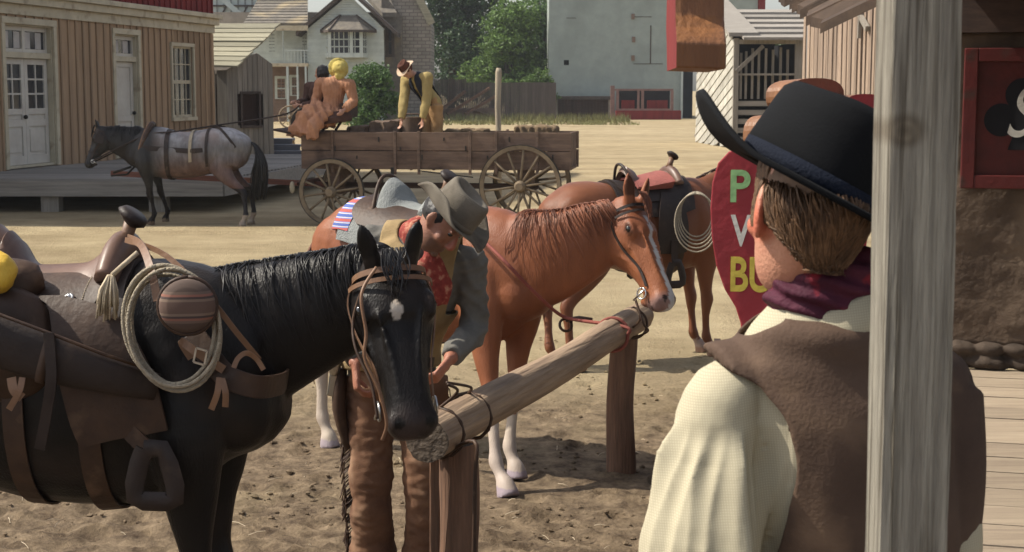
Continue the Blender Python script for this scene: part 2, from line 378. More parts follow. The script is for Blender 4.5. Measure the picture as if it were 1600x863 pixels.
# ---------------------------------------------------------------- walls with openings
class Wall:
    def __init__(s, P0, P1, z0):                          # base line left to right as seen; z0 base height
        s.P = V((P0[0], P0[1], 0)); s.u = (V((P1[0], P1[1], 0))-s.P).normalized(); s.n = V((s.u.y, -s.u.x, 0)); s.z0 = z0
        if s.n.dot(s.P) > 0: s.n = -s.n
        s.X = Matrix((s.u, s.n, V((0, 0, 1)))).transposed()
    def px(s, px, py):                                    # pixel on the wall plane -> (u, z)
        d = ray(px, py); c = V((0, 0, CH)); t = (s.P-c).dot(s.n)/d.dot(s.n) if abs(d.dot(s.n)) > 1e-9 else 0
        q = c+d*t; return (q-s.P).dot(s.u), q.z
    def p(s, u, z, o=0): return s.P+s.u*u+s.n*o+V((0, 0, z))
    def box(s, mb, u0, u1, z0, z1, o0, o1, mi=0):
        return mb.box(s.p((u0+u1)/2, (z0+z1)/2, (o0+o1)/2), (abs(u1-u0), abs(o1-o0), abs(z1-z0)), s.X, mi)
    def panel(s, mb, U0, U1, Z0, Z1, holes, th=.2):
        us = sorted({U0, U1, *[h[0] for h in holes], *[h[1] for h in holes]}); 
        for a, b in zip(us, us[1:]):
            hs = sorted([h for h in holes if h[0] < (a+b)/2 < h[1]], key=lambda h: h[2]); z = Z0
            for h in hs:
                if h[2] > z: s.box(mb, a, b, z, h[2], -th, 0)
                z = h[3]
            if z < Z1: s.box(mb, a, b, z, Z1, -th, 0)
    def battens(s, mb, U0, U1, Z0, Z1, holes, step, w=.05, d=.03):
        u = U0+step*.5
        while u < U1:
            hs = sorted([h for h in holes if h[0]-.12 < u < h[1]+.12], key=lambda h: h[2]); z = Z0
            for h in hs:
                if h[2]-.12 > z: s.box(mb, u-w/2, u+w/2, z, h[2]-.12, 0.002, d)
                z = h[3]+.12
            if z < Z1: s.box(mb, u-w/2, u+w/2, z, Z1, .002, d)
            u += step*random.uniform(.9, 1.1)
    def frame_(s, mb, u0, u1, z0, z1, w, o0, o1, sill=True):
        s.box(mb, u0-w, u0, z0, z1, o0, o1); s.box(mb, u1, u1+w, z0, z1, o0, o1); s.box(mb, u0-w, u1+w, z1, z1+w, o0, o1+.01)
        if sill: s.box(mb, u0-w*1.2, u1+w*1.2, z0-w, z0, o0, o1+.03)
    def window(s, root, u0, u1, z0, z1, rec=.08, nx=2, nz_=4, w=.1, fm='cream', gm='glass', mun=.025, sash=True, sill=True, label=None):
        f = MB(); s.frame_(f, u0, u1, z0, z1, w, .003, .05, sill)
        fr = obj('window', f, fm, root)
        g = MB(); s.box(g, u0, u1, z0, z1, -rec-.02, -rec); obj('pane', g, gm, fr)
        g = MB()
        for i in range(1, nx): u = lerp(u0, u1, i/nx); s.box(g, u-mun/2, u+mun/2, z0, z1, -rec+.002, -rec+.03)
        for i in range(1, nz_):
            z = lerp(z0, z1, i/nz_); k = mun*1.8 if sash and i == nz_//2 else mun/2
            s.box(g, u0, u1, z-k, z+k, -rec+.004, -rec+.035)
        s.box(g, u0, u0+.05, z0, z1, -rec+.002, -rec+.045); s.box(g, u1-.05, u1, z0, z1, -rec+.002, -rec+.045)
        s.box(g, u0+.05, u1-.05, z0, z0+.06, -rec+.002, -rec+.045); s.box(g, u0+.05, u1-.05, z1-.05, z1, -rec+.002, -rec+.045)
        obj('sash', g, fm, fr); return fr

# ---------------------------------------------------------------- board-and-batten building, left
DZ = .6
A = Wall((-10.07, 30.2), (-8.0, 41.4), DZ)
bt = thing('clapboard_building', 'tan board and batten building with red upper storey and white cornice, far left', 'building', (-9, 35, 0))
def hole(a, b, c, d): 
    u0, z1 = A.px(a, b); u1, _ = A.px(c, b); _, z0 = A.px(a, d); return (u0, u1, z0, z1)
d1 = (A.px(6, 100)[0], A.px(82, 100)[0], DZ, A.px(6, 36)[1]); d1t = A.px(6, 36)
d2 = (A.px(178, 100)[0], A.px(214, 100)[0], DZ, A.px(178, 53)[1])
w1 = (A.px(268, 100)[0], A.px(300, 100)[0], A.px(268, 184)[1], A.px(268, 72)[1])
UL = 11.39; U0 = -5.2; zc = 3.78
_, zc = A.px(335, 53); _, zt = A.px(335, 25)
wl = MB(); A.panel(wl, U0, UL, DZ-.5, zc, [d1, d2, w1]); 
A.battens(wl, U0, UL, DZ, zc, [d1, d2, w1], .36, w=.06); A.box(wl, UL-.16, UL, DZ, zc-.01, .003, .045)
obj('wall', wl, 'tanboard', bt)
up = MB(); A.box(up, U0, UL, zt, 11.0, -.2, .03); A.battens(up, U0, UL, zt+.05, 11.0, [], .34, w=.05, d=.06); obj('upper_wall', up, 'redboard', bt)
cn = MB(); A.box(cn, U0-.1, UL+.08, zc, lerp(zc, zt, .45), -.1, .06); A.box(cn, U0-.1, UL+.14, lerp(zc, zt, .45), lerp(zc, zt, .8), -.1, .17); A.box(cn, U0-.1, UL+.2, lerp(zc, zt, .8), zt+.02, -.1, .26)
obj('cornice', cn, 'cream', bt, bevel=.01)
bk = MB(); e = A.p(UL-.003, 0, -.2); 
bk.prism([A.p(UL-.01, 0, -.6), A.p(U0, 0, -.6), A.p(U0, 0, -9), A.p(UL-.01, 0, -9)], (0, 0, 10.9)); A.box(bk, UL-.2, UL-.01, 0, 10.9, -.6, -.205)
obj('building_body', bk, 'darkwood', bt)
rf = MB(); rf.prism([A.p(UL+.1, 11.0, .2), A.p(U0-.1, 11.0, .2), A.p(U0-.1, 11.0, -9.2), A.p(UL+.1, 11.0, -9.2)], (0, 0, .2)); obj('roof', rf, 'shingle', bt)
def door(W, root, h, rec, leaves, ztr, label, panes=(2, 3)):
    u0, u1, z0, z1 = h; f = MB(); w = .13
    W.frame_(f, u0, u1, z0+.02, z1, w, .003, .06, False)
    W.box(f, u0, u0+.03, z0+.02, z1, -rec, 0.002); W.box(f, u1-.03, u1, z0+.02, z1, -rec, 0.002); W.box(f, u0+.03, u1-.03, z1-.03, z1, -rec, .002)
    W.box(f, u0+.03, u1-.03, ztr-.06, ztr+.06, -rec, -rec+.13); W.box(f, u0+.03, u1-.03, z0+.02, z0+.07, -rec, -.02)
    fr = obj('door_frame', f, 'cream', root, bevel=.006)
    g = MB(); W.box(g, u0+.03, u1-.03, ztr+.06, z1-.03, -rec-.03, -rec); obj('transom_glass', g, 'glass', fr)
    g = MB(); n = leaves
    for i in range(n+1): u = lerp(u0+.03, u1-.03, i/n); W.box(g, u-.06, u+.06, ztr+.06, z1-.03, -rec+.003, -rec+.05)
    W.box(g, u0+.09, u1-.09, ztr+.06, ztr+.13, -rec+.004, -rec+.045); W.box(g, u0+.09, u1-.09, z1-.12, z1-.03, -rec+.004, -rec+.045); obj('transom_bar', g, 'doorpaint', fr)
    for i in range(n):
        g = MB()
        a = lerp(u0+.12, u1-.12, i/n); b = lerp(u0+.12, u1-.12, (i+1)/n); W.box(g, lerp(a, b, .1), lerp(a, b, .38), ztr+.14, z1-.14, -rec+.001, -rec+.012); obj('curtain', g, 'curtain', fr); g = MB(); W.box(g, lerp(a, b, .62), lerp(a, b, .9), ztr+.14, z1-.14, -rec+.001, -rec+.012); obj('curtain', g, 'curtain', fr)
    for i in range(leaves):
        a = lerp(u0+.04, u1-.04, i/leaves)+.005; b = lerp(u0+.04, u1-.04, (i+1)/leaves)-.005; zt_ = ztr-.065; zb = z0+.075
        zm = lerp(zb, zt_, .52) if leaves == 2 else zt_-.12; zl = lerp(zb, zt_, .36); q = MB(); o0, o1 = -rec-.02, -rec+.04; s = .13
        W.box(q, a, a+s, zb, zt_, o0, o1); W.box(q, b-s, b, zb, zt_, o0, o1); W.box(q, a+s, b-s, zb, zb+.18, o0, o1-.001)
        W.box(q, a+s, b-s, zt_-.12, zt_, o0, o1-.001)
        if leaves == 2: W.box(q, a+s, b-s, zm-.1, zm+.02, o0, o1-.001)
        W.box(q, a+s, b-s, zl, zl+.14, o0, o1-.001)
        W.box(q, a+s, b-s, zb+.18, zl, o0, o1-.03); 
        W.box(q, a+s, b-s, zl+.14, zm-.1 if leaves == 2 else zt_-.12, o0, o1-.03)
        W.box(q, a+s+.05, b-s-.05, zb+.25, zl-.06, o1-.03, o1-.012)
        dr = obj('door', q, 'doorpaint', root, bevel=.005)
        if leaves == 2:
            g = MB(); W.box(g, a+s, b-s, zm+.02, zt_-.12, o0+.01, o1-.035); obj('pane', g, 'glass', dr)
            g = MB(); um = (a+b)/2; W.box(g, um-.02, um+.02, zm+.02, zt_-.12, o1-.033, o1-.008)
            for k in range(1, panes[1]): z = lerp(zm+.02, zt_-.12, k/panes[1]); W.box(g, a+s, b-s, z-.018, z+.018, o1-.033, o1-.01)
            obj('glazing_bar', g, 'doorpaint', dr)
        g = MB(); uh = b-.07 if (leaves == 1 or i == 0) else a+.07; g.ell(W.p(uh, lerp(zb, zt_, .45), o1+.04), (.045, .045, .045)); 
        if i == 0: obj('door_knob', g, 'iron', dr, smooth=True)
door(A, bt, d1, .15, 2, A.px(30, 86)[1], '')
door(A, bt, d2, .13, 1, A.px(190, 92)[1], '')
A.window(bt, *w1, rec=.07, nx=4, nz_=4, w=.09, fm='cream')

# plank platform on short posts in front of the building
pf = thing('boardwalk', 'raised grey plank boardwalk on short posts in front of the tan building', 'boardwalk', (-9, 29, 0))
poly = [(-16, 27.9), (-5.25, 27.65), (-4.3, 34.9), (-4.3, 38.2), (-16, 38.2)]
def edgex(y): return interp([(27.65, -5.25), (34.9, -4.3), (39, -4.3)], y)[0]
g = MB(); y = 27.72
while y < 38.1:
    x1 = edgex(y+.1); g.box(((-16+x1)/2, y+.105, DZ-.03+random.uniform(-.004, .004)), (x1+16, .2, .06)); y += .215
obj('deck', g, 'greywoodx', pf)
g = MB(); g.bar((-16, 27.66, .43), (-5.2, 27.62, .43), .06, .28); g.bar((-5.2, 27.64, .43), (-4.25, 34.9, .43), .06, .28); g.bar((-4.25, 34.93, .43), (-4.25, 38.2, .43), .06, .28); obj('fascia', g, 'greywoodx', pf)
for i in range(5):
    g = MB(); x = -15.1+i*2.25+(0 if i < 4 else -.3); g.box((x, 27.85, .13), (.32, .3, .34)); 
    obj('post', g, 'greywood', pf)
g = MB(); g.box((-4.6, 34.8, .13), (.25, .25, .34)); obj('post', g, 'greywood', pf)

# ---------------------------------------------------------------- gabled shed on the platform
sh = thing('shed', 'small weathered grey plank shed with slatted gable roof behind the grey horse', 'shed', (-7.4, 43.5, 0))
DP = DZ; DZ = 0.0
S = Wall(tuple(at(357, 240, 43.0)[:2]), tuple(at(428, 240, 44.0)[:2]), DZ)
su = S.px(428, 200)[0]; _, zL = S.px(357, 110); ua, zA = S.px(400, 82); _, zR = S.px(428, 101)
g = MB()
nb = 9
dh = (S.px(379, 170)[0], S.px(404, 170)[0], S.px(390, 196)[1], S.px(390, 147)[1])
for i in range(nb):
    a = su*i/nb; b = su*(i+1)/nb-.012
    f = lambda u: lerp(zL, zA, u/ua) if u < ua else lerp(zA, zR, (u-ua)/(su-ua))
    zb = DZ
    if b > dh[0] and a < dh[1]:
        S.box(g, max(a, 0), b, DZ, dh[2], -.05, -.01)
        zb = dh[3]
    g.prism([S.p(a, zb, random.uniform(0, .008)), S.p(b, zb, 0), S.p(b, f(b), 0), S.p(a, f(a), 0)], -S.n*.05)
obj('gable_wall', g, 'greywood', sh)
g = MB(); S.box(g, *dh, -.12, -.10); dr = obj('door', g, 'greywood', sh)
g = MB(); S.frame_(g, *dh, .07, -.04, .03); obj('door_frame', g, 'trimdark', dr)
g = MB(); side = S.P-V((1, 0, 0)); L0 = at(333, 240, 37.5)
for i in range(6):
    a = i/6; b = (i+1)/6-.02; q = V((-2.0, .35, 0))
    g.prism([S.P+q*a+V((0, 0, DZ)), S.P+q*b+V((0, 0, DZ)), S.P+q*b+V((0, 0, zL)), S.P+q*a+V((0, 0, zL))], (0, .04, 0))
obj('side_wall', g, 'greywood', sh)
g = MB(); g.prism([S.p(0, DZ, -.1)+V((-2.0, .4, 0)), S.p(0, DZ, -.1), S.p(su, DZ, -.1), S.p(su, DZ, -2.6), S.p(0, DZ, -2.6)+V((-2.0, 0, 0))], (0, 0, zL-DZ-.1)); obj('shed_body', g, 'darkwood', sh)
g = MB()                                                  # stepped roof boards from the eave up to the ridge
E0 = at(371, 107, 42.7); E1 = at(322, 106, 42.7); T0 = at(437, 41, 45.6); T1 = at(322, 41, 45.6)
n = 9
for i in range(n):
    a = i/n; b = (i+1.25)/n; l = .05 if i == 5 else .025
    p0 = E0.lerp(T0, a); p1 = E0.lerp(T0, b); q0 = E1.lerp(T1, a); q1 = E1.lerp(T1, b); dz = V((0, -.01, l))
    g.prism([q0+dz, p0+dz+V((random.uniform(-.06, .06), 0, 0)), p1, q1], (0, 0, .05))
obj('roof', g, 'roofwood', sh); DZ = DP

# ---------------------------------------------------------------- distant house with bay window
def flat(Y): return Wall((-60, Y), (60, Y), 0)
def F(W, a, b, c, d): u0, z1 = W.px(a, b); u1, z0 = W.px(c, d); return (u0, u1, z0, z1)
def brickmat(name, c1, c2, mo, w_, h_):
    m = bpy.data.materials.new(name); m.use_nodes = True; t = m.node_tree; N = t.nodes; L = t.links; p = N['Principled BSDF']; p.inputs['Roughness'].default_value = .9
    tc = N.new('ShaderNodeTexCoord'); mp = N.new('ShaderNodeMapping'); mp.inputs['Rotation'].default_value = (R(90), 0, 0); L.new(tc.outputs['Object'], mp.inputs[0])
    b = N.new('ShaderNodeTexBrick'); b.inputs['Color1'].default_value = (*c1, 1); b.inputs['Color2'].default_value = (*c2, 1); b.inputs['Mortar'].default_value = (*mo, 1); b.inputs['Scale'].default_value = 1; b.inputs['Brick Width'].default_value = w_; b.inputs['Row Height'].default_value = h_; b.inputs['Mortar Size'].default_value = .03
    L.new(mp.outputs[0], b.inputs['Vector']); n = N.new('ShaderNodeTexNoise'); n.inputs['Scale'].default_value = 1.5; n.inputs['Detail'].default_value = 6; L.new(tc.outputs['Object'], n.inputs[0])
    r = N.new('ShaderNodeValToRGB'); r.color_ramp.elements[0].color = (.6, .6, .6, 1); r.color_ramp.elements[1].color = (1.2, 1.2, 1.2, 1); L.new(n.outputs['Fac'], r.inputs[0]); x = N.new('ShaderNodeMix'); x.data_type = 'RGBA'; x.blend_type = 'MULTIPLY'; x.inputs[0].default_value = 1
    L.new(b.outputs[0], x.inputs[6]); L.new(r.outputs[0], x.inputs[7]); L.new(x.outputs[2], p.inputs['Base Color']); return m
M['blocks'] = brickmat('stone_blocks', (.30, .27, .23), (.22, .20, .175), (.15, .13, .115), .55, .24)
hs = thing('house', 'pale two storey house with bay window, porch and shingled gables behind the wagon', 'house', (-12, 104, 0))
H0 = flat(104)
def clap(W, mb, a, b, c, d, step=.22, gable=None):
    u0, u1, z0, z1 = F(W, a, b, c, d); z = z0
    W.box(mb, u0, u1, z0, z1, -.3, 0)
    while z < z1: W.box(mb, u0, u1, z, min(z+step*.85, z1), .002, .04); z += step
g = MB(); bay = F(H0, 510, 47, 570, 86)
clap(H0, g, 480, 46, 601, 190)
gp = [H0.p(*H0.px(480, 46)), H0.p(*H0.px(601, 46)), H0.p(*H0.px(545, -8))]
zz = 0
for k in range(14):
    t0 = k/14; t1 = (k+.9)/14; l0 = gp[0].lerp(gp[2], t0); r0 = gp[1].lerp(gp[2], t0); l1 = gp[0].lerp(gp[2], t1); r1 = gp[1].lerp(gp[2], t1)
    g.prism([l0, r0, r1, l1], (0, .3, 0))
obj('gable_wall', g, 'housewall', hs)
g = MB(); P = gp
for a, b in ((gp[0]+V((-.7, 0, -.45)), gp[2]+V((0, 0, .2))), (gp[2]+V((0, 0, .2)), gp[1]+V((.9, 0, -.5)))):
    g.prism([a+V((0, -.5, 0)), b+V((0, -.5, 0)), b+V((0, 6, 0)), a+V((0, 6, 0))], (0, 0, .28))
obj('gable_roof', g, 'trimdark', hs)
g = MB(); Y = 103.1                                     # bay: canted box with its own roof
x = [at(q, 60, Y).x for q in (507, 516, 549, 562, 572)]; zt_ = at(0, 44, Y).z; zb = at(0, 90, Y).z
pl = [(x[0], 104), (x[1]-.05, 103.1), (x[3]+.1, 103.1), (x[4], 104)]
def wallseg(mb, p, q, z0, z1, t=.08): mb.bar(V((p[0], p[1], (z0+z1)/2)), V((q[0], q[1], (z0+z1)/2)), t, z1-z0)
for p, q in zip(pl, pl[1:]): wallseg(g, p, q, zb, zb+.3); wallseg(g, p, q, zt_-.2, zt_)
for p in (pl[0], pl[1], (x[2], 103.1), pl[2], pl[3]): g.box((p[0], p[1], (zt_+zb)/2), (.22, .2, zt_-zb))
b = obj('bay_window', g, 'housewall', hs)
g = MB()
for p, q in zip(pl, pl[1:]): wallseg(g, (p[0], p[1]+.06), (q[0], q[1]+.06), zb+.3, zt_-.2, .03)
obj('pane', g, 'glass', b)
g = MB()
for p, q in zip(pl, pl[1:]):
    for t in ((.25, .5, .75) if p is not pl[1] else (.15, .3, .45, .6, .8)): g.box((lerp(p[0], q[0], t), lerp(p[1], q[1], t), (zt_+zb)/2), (.05, .05, zt_-zb-.5))
    for k in (.35, .6): wallseg(g, p, q, lerp(zb, zt_, k), lerp(zb, zt_, k)+.07, .05)
obj('glazing_bar', g, 'housewall', b)
g = MB(); a0 = at(497, 47, 102.6); a1 = at(585, 47, 102.6); r0 = at(532, 24, 104); r1 = at(556, 24, 104)
bl = V((a0.x, 104, a0.z)); br = V((a1.x, 104, a1.z)); fl = V((at(514, 47, 102.6).x, 102.6, a0.z)); fr_ = V((at(568, 47, 102.6).x, 102.6, a0.z))
g.add([bl, fl, fr_, br, r0, r1], [(0, 1, 4), (1, 2, 5, 4), (2, 3, 5), (0, 3, 2, 1), (0, 4, 5, 3)]); obj('bay_roof', g, 'shingle', hs)
g = MB(); g.bar(bl-V((0, 0, .06)), fl-V((0, 0, .06)), .1, .16); g.bar(fl-V((0, 0, .06)), fr_-V((0, 0, .06)), .1, .16); g.bar(fr_-V((0, 0, .06)), br-V((0, 0, .06)), .1, .16); g.bar(bl, r0, .1, .16); g.bar(fl, r0+V((0, -.05, 0)), .1, .12); g.bar(br, r1, .1, .16); obj('roof_edge', g, 'trimdark', hs)
# left wing: wall, porch roof, balcony, posts
H1 = flat(106.2); g = MB(); clap(H1, g, 385, 40, 482, 100); obj('wing_wall', g, 'housewall', hs)
g = MB(); clap(H1, g, 385, 100, 482, 192); obj('lower_wall', g, 'brick', hs)
for r in ((419, 52, 431, 82), (471, 52, 481, 98), (432, 122, 447, 155), (455, 120, 465, 150)): H1.window(hs, *F(H1, *r), rec=-.01, nx=2, nz_=2, w=.12, fm='housewall', sill=False)
g = MB(); A0 = at(380, 40, 103.6); A1 = at(481, 40, 103.6); B0 = at(412, -12, 109); B1 = at(481, -12, 109)
n = 12
for i in range(n):
    t0 = i/n; t1 = (i+1.1)/n; g.prism([A0.lerp(B0, t0)+V((0, 0, .06)), A1.lerp(B1, t0)+V((0, 0, .06)), A1.lerp(B1, t1), A0.lerp(B0, t1)], (0, 0, .12))
obj('wing_roof', g, 'shingle', hs)
g = MB(); Wp = flat(103.4); Wp.box(g, *F(Wp, 385, 99, 481, 104), -2.8, 0); bl_ = obj('balcony', g, 'cream', hs); g = MB(); Wp.box(g, *F(Wp, 385, 40, 481, 48), -.1, .05); obj('porch_beam', g, 'cream', hs)
g = MB(); Wp.box(g, *F(Wp, 444, 78, 481, 80), -.1, 0)
u = Wp.px(444, 90)[0]
while u < Wp.px(480, 90)[0]: Wp.box(g, u, u+.05, Wp.px(0, 99)[1], Wp.px(0, 80)[1], -.07, -.02); u += .22
obj('railing', g, 'housewall', bl_)
for q in ((441, 443, 48, 99), (447, 452, 104, 155), (463, 467, 104, 155), (476, 480, 104, 155)):
    g = MB(); Wp.box(g, *F(Wp, q[0], q[2], q[1], 190 if q[3] == 155 else q[3]), -.2, 0); obj('porch_post', g, 'housewall', hs)
# stone wing, right
H2 = flat(107); g = MB(); Z = at(0, 190, 107).z
p = lambda a, b: H2.p(*H2.px(a, b))
g.prism([p(598, 192), p(673, 192), p(673, 40), p(651, -12), p(598, -12)], (0, 5, 0)); obj('stone_wing', g, 'blocks', hs)
g = MB(); g.bar(p(649, -14)+V((0, -.2, 0)), p(675, 38)+V((0, -.2, 0)), .5, .18, up=(0, -1, 0)); obj('roof_edge', g, 'roofwood', hs)
g = MB(); Y2 = flat(106.2); g.prism([Y2.p(*Y2.px(a, b)) for a, b in ((596, 190), (628, 190), (628, 26), (596, -12))], (0, .8, 0)); obj('side_bay', g, 'shingle', hs)
Y2.window(hs, *F(Y2, 606, 44, 613, 86), rec=-.01, nx=1, nz_=2, w=.15, fm='trimdark')
g = MB(); g.prism([p(560, -12)+V((0, 1, 0)), p(600, -12)+V((0, 1, 0)), p(622, 28)+V((0, -1.2, 0)), p(600, 28)+V((0, -1.2, 0))], (0, 0, .3)); obj('wing_roof', g, 'shingle', hs)
g = MB()
g.box((at(440, 200, 107).x, 110, 3), (19, 5, 9)); obj('house_body', g, 'stone', hs)
# house beside it with dark timber frame
tb = thing('timber_framed_house', 'white house with dark timber framing above the shed roof', 'house', tuple(at(385, 195, 120)[:2])+(0,))
T = flat(120); g = MB(); T.box(g, *F(T, 322, -30, 432, 185), -4, 0); obj('wall', g, 'housewall', tb)
g = MB()
for a in range(338, 432, 11): T.box(g, *F(T, a, -30, a+2.5, 60), .002, .1)
for b in (-6, 8, 26): T.box(g, *F(T, 322, b, 432, b+2.5), .005, .12)
for a in (345, 378, 410): g.bar(T.p(*T.px(a, 26), .06), T.p(*T.px(a+10, 8), .06), .1, .14, up=(0, -1, 0))
obj('timber_frame', g, 'trimdark', tb)
g = MB(); g.bar(T.p(*T.px(352, 1), .8), T.p(*T.px(386, 31), .8), .3, .35); obj('bargeboard', g, 'housewall', tb)
# house far back right: ivy fence etc
fn = thing('board_fence', 'dark board fence across the back of the yard below the trees', 'fence', tuple(at(700, 184, 112)[:2])+(0,))
Wf = flat(112); g = MB()
a = 600
while a < 868:
    b = a+2.8; Wf.box(g, *F(Wf, a, 124+(5 if a > 728 else 0)+random.uniform(-.4, .4), b-.15, 186), -.1+random.uniform(-.02, .02), 0); a = b
obj('board', g, mat('fence_boards', (.13, .10, .085), (.075, .06, .05), 2, island=.3, grain=GZ), fn)
g = MB(); Wf.box(g, *F(Wf, 600, 169, 780, 186), .01, .14); obj('low_brick_base', g, 'brick', fn)
for (a, b, c, d) in ((690, 172, 727, 143), (700, 178, 765, 138), (728, 178, 775, 150), (770, 183, 735, 172)):
    g = MB(); p0 = Wf.p(*Wf.px(a, b), 1.6); p1 = Wf.p(*Wf.px(c, d), .3)
    g.bar(p0, p1, .18, .18); o = obj('timber_prop', g, 'postlog'); place_origin(o, (p0.x, p0.y, 0))
    tag(o, {690: 'steep pale timber propped against the dark fence, leftmost of four', 700: 'long pale timber leaning low to the right along the dark fence', 728: 'pale timber prop leaning at the right end of the fence row', 770: 'short low timber lying almost flat at the foot of the fence'}[a], 'timber', 'timber props against the fence')

# ---------------------------------------------------------------- large windowless stucco building
bb = thing('stucco_building', 'large pale grey windowless stucco building at the back of the yard', 'building', tuple(at(960, 185, 117)[:2])+(0,))
B = flat(117); g = MB(); vent = F(B, 881, 94, 889, 102)
bu0, bu1, bz0, bz1 = F(B, 858, -60, 1087, 187); bu1 = B.px(1064, 100)[0]
B.panel(g, bu0, bu1, -.2, bz1, [vent], .4); obj('wall', g, 'stucco', bb)
g = MB(); B.box(g, bu0+.02, bu1-.02, -.2, bz1-.02, -14, -.405); obj('building_body', g, 'stucco', bb)
g = MB(); B.box(g, *vent, -.35, -.3); obj('vent', g, 'dark', bb)
g = MB()
for q in ((1016, 40, 1017.2, 100), (990, 99.5, 1036, 100.5), (990, 26, 1018, 27), (885, 28, 900, 28.8)): B.box(g, *F(B, *q), .003, .02)
obj('panel_seam', g, 'trimdark', bb)
for q in ((989, 26), (990, 62), (989, 91)):
    g = MB(); u, z = B.px(*q); B.box(g, u-.12, u+.12, z-.2, z+.2, .003, .1); obj('wall_bracket', g, 'brick', bb)
g = MB(); B.box(g, bu1, B.px(1067, 100)[0], -.2, bz1, -3, .3); obj('corner_pier', g, 'housewall', bb)
g = MB(); B.box(g, B.px(1067, 0)[0]+.01, B.px(1092, 0)[0], -.2, bz1, -6, -3.2); obj('dark_gap_wall', g, mat('gap_shade_wall', (.03, .033, .045), (.02, .022, .03), 2), bb)  # dark gap beside the building, its shade put into the wall colour
g = MB(); B.box(g, B.px(1128, 0)[0], B.px(1185, 0)[0], -.2, bz1, -5, -.2); obj('side_wall', g, 'stucco', bb)
g = MB(); B.box(g, B.px(1185, 0)[0]+.01, B.px(1196, 0)[0], -.2, bz1, -5, 0); obj('corner_pier', g, 'redboard', bb)
# low lean-to under it
lt = thing('lean_to', 'low brown boarded lean-to against the foot of the stucco building', 'lean-to', tuple(at(912, 183, 115.5)[:2])+(0,))
Lw = flat(115.4); g = MB()
a = 872
while a < 950: Lw.box(g, *F(Lw, a, 156, a+4.6, 183), -1, random.uniform(-.03, 0)); a += 5
obj('wall', g, 'darkwood', lt)
g = MB(); Lw.box(g, *F(Lw, 866, 150.5, 955, 156), -1.4, .3); obj('roof', g, 'trimdark', lt)
g = MB(); Lw.box(g, *F(Lw, 866, 156, 871, 184), -1, 0); Lw.box(g, *F(Lw, 950.5, 156, 955, 184), -1, 0); obj('end_post', g, 'stone', lt)
st = thing('stall_front', 'red framed stall front with two openings on a dark red plinth by the stucco building', 'stall', tuple(at(1012, 187, 113)[:2])+(0,))
Q = flat(113); g = MB(); Q.box(g, *F(Q, 963, 173, 1064, 188), -1, .1); obj('plinth', g, 'redboard', st)
g = MB()
for q in ((954, 134, 960, 188), (960, 139, 1052, 142), (963, 142, 967, 173), (996, 142, 999, 173), (1002, 142, 1006, 173), (1048, 142, 1052, 173), (967, 170, 1048, 173)): Q.box(g, *F(Q, *q), -.15+random.uniform(0, .02), .05+random.uniform(0, .02))
obj('frame', g, mat('faded_red_frame', (.24, .14, .12), (.15, .09, .08), 3), st)
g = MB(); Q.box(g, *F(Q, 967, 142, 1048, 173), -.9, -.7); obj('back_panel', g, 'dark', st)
g = MB(); Q.box(g, *F(Q, 972, 157, 992, 172), -.6, -.4); Q.box(g, *F(Q, 1012, 157, 1044, 172), -.6, -.4); obj('counter', g, 'redboard', st)

# ---------------------------------------------------------------- open shed with diagonal boarding, right
os_ = thing('open_shed', 'open fronted shed with white diagonal side boards and slatted front, right of the yard', 'shed', tuple(at(1180, 225, 58)[:2])+(0,))
zg = 0; Y0 = 57.0
O_ = Wall(tuple(at(1146, 224, Y0)[:2]), tuple(at(1256, 224, Y0)[:2]), 0); ow = O_.px(1252, 100)[0]; zo = O_.px(1148, 66)[1]
sd_ = Wall(tuple(at(1087, 210, 65)[:2]), tuple(at(1147, 224, Y0)[:2]), 0)
sl = (sd_.P-O_.P).length; ztop = at(1141, 22, Y0+3).z
g = MB()                                                  # diagonal boards clipped to the side wall
us = sl+.0; zz = -6
def clipb(u0, z0, u1, z1, w):
    pass
k = -6.0
while k < 8.5:
    # band between z = k+0.55u.. clipped to u in [0,us], z in [0,top]
    top = lambda u: lerp(zo+2.2, zo+.1, u/us)
    pts = []
    N_ = 12; lo = []; hi = []
    for i in range(N_+1):
        u = us*i/N_; a = max(0, k+.27*u); b = min(top(u), k+.27*u+.30)
        if b > a+.01: lo.append((u, a)); hi.append((u, b))
    if len(lo) > 1:
        off = random.uniform(0, .02); g.prism([sd_.p(u, z, off) for u, z in lo]+[sd_.p(u, z, off) for u, z in reversed(hi)], -sd_.n*.05)
    k += .37
obj('diagonal_boards', g, mat('whitewashed_boards', (.47, .45, .39), (.27, .255, .215), 2, island=.25, bump=.3), os_)
g = MB()
for q in ((1147, 60, 1152, 226), (1243, 60, 1251, 226)): O_.box(g, *F(O_, *q), -.15, .05)
O_.box(g, *F(O_, 1152, 62, 1243, 69), -.12, .04); O_.box(g, *F(O_, 1152, 115, 1243, 118), -.1, 0)
g.bar(O_.p(*O_.px(1150, 112), .1), O_.p(*O_.px(1192, 72), .1), .1, .14); obj('post_and_brace', g, 'greywood', os_)
for q in (1158, 1166, 1176, 1186, 1197, 1208, 1220, 1231):
    g = MB(); O_.box(g, *F(O_, q, 72+random.uniform(0, 12), q+2.2, 155), -.3, -.22); obj('upright_bar', g, 'greywood', os_)
for z in (158, 172, 186, 200, 214):
    g = MB(); O_.box(g, *F(O_, 1152, z, 1243, z+8), -.12, -.06); obj('slat', g, 'greywoodx', os_)
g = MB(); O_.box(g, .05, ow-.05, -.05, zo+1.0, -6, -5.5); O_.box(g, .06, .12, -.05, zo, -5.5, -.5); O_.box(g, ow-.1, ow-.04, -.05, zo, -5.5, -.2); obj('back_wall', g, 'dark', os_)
g = MB(); a0 = at(1162, 67, Y0-.6); a1 = at(1258, 67, Y0-.6); b0 = at(1137, 20, Y0+4.4); b1 = at(1256, 20, Y0+4.4)
a0b = a0
n = 6
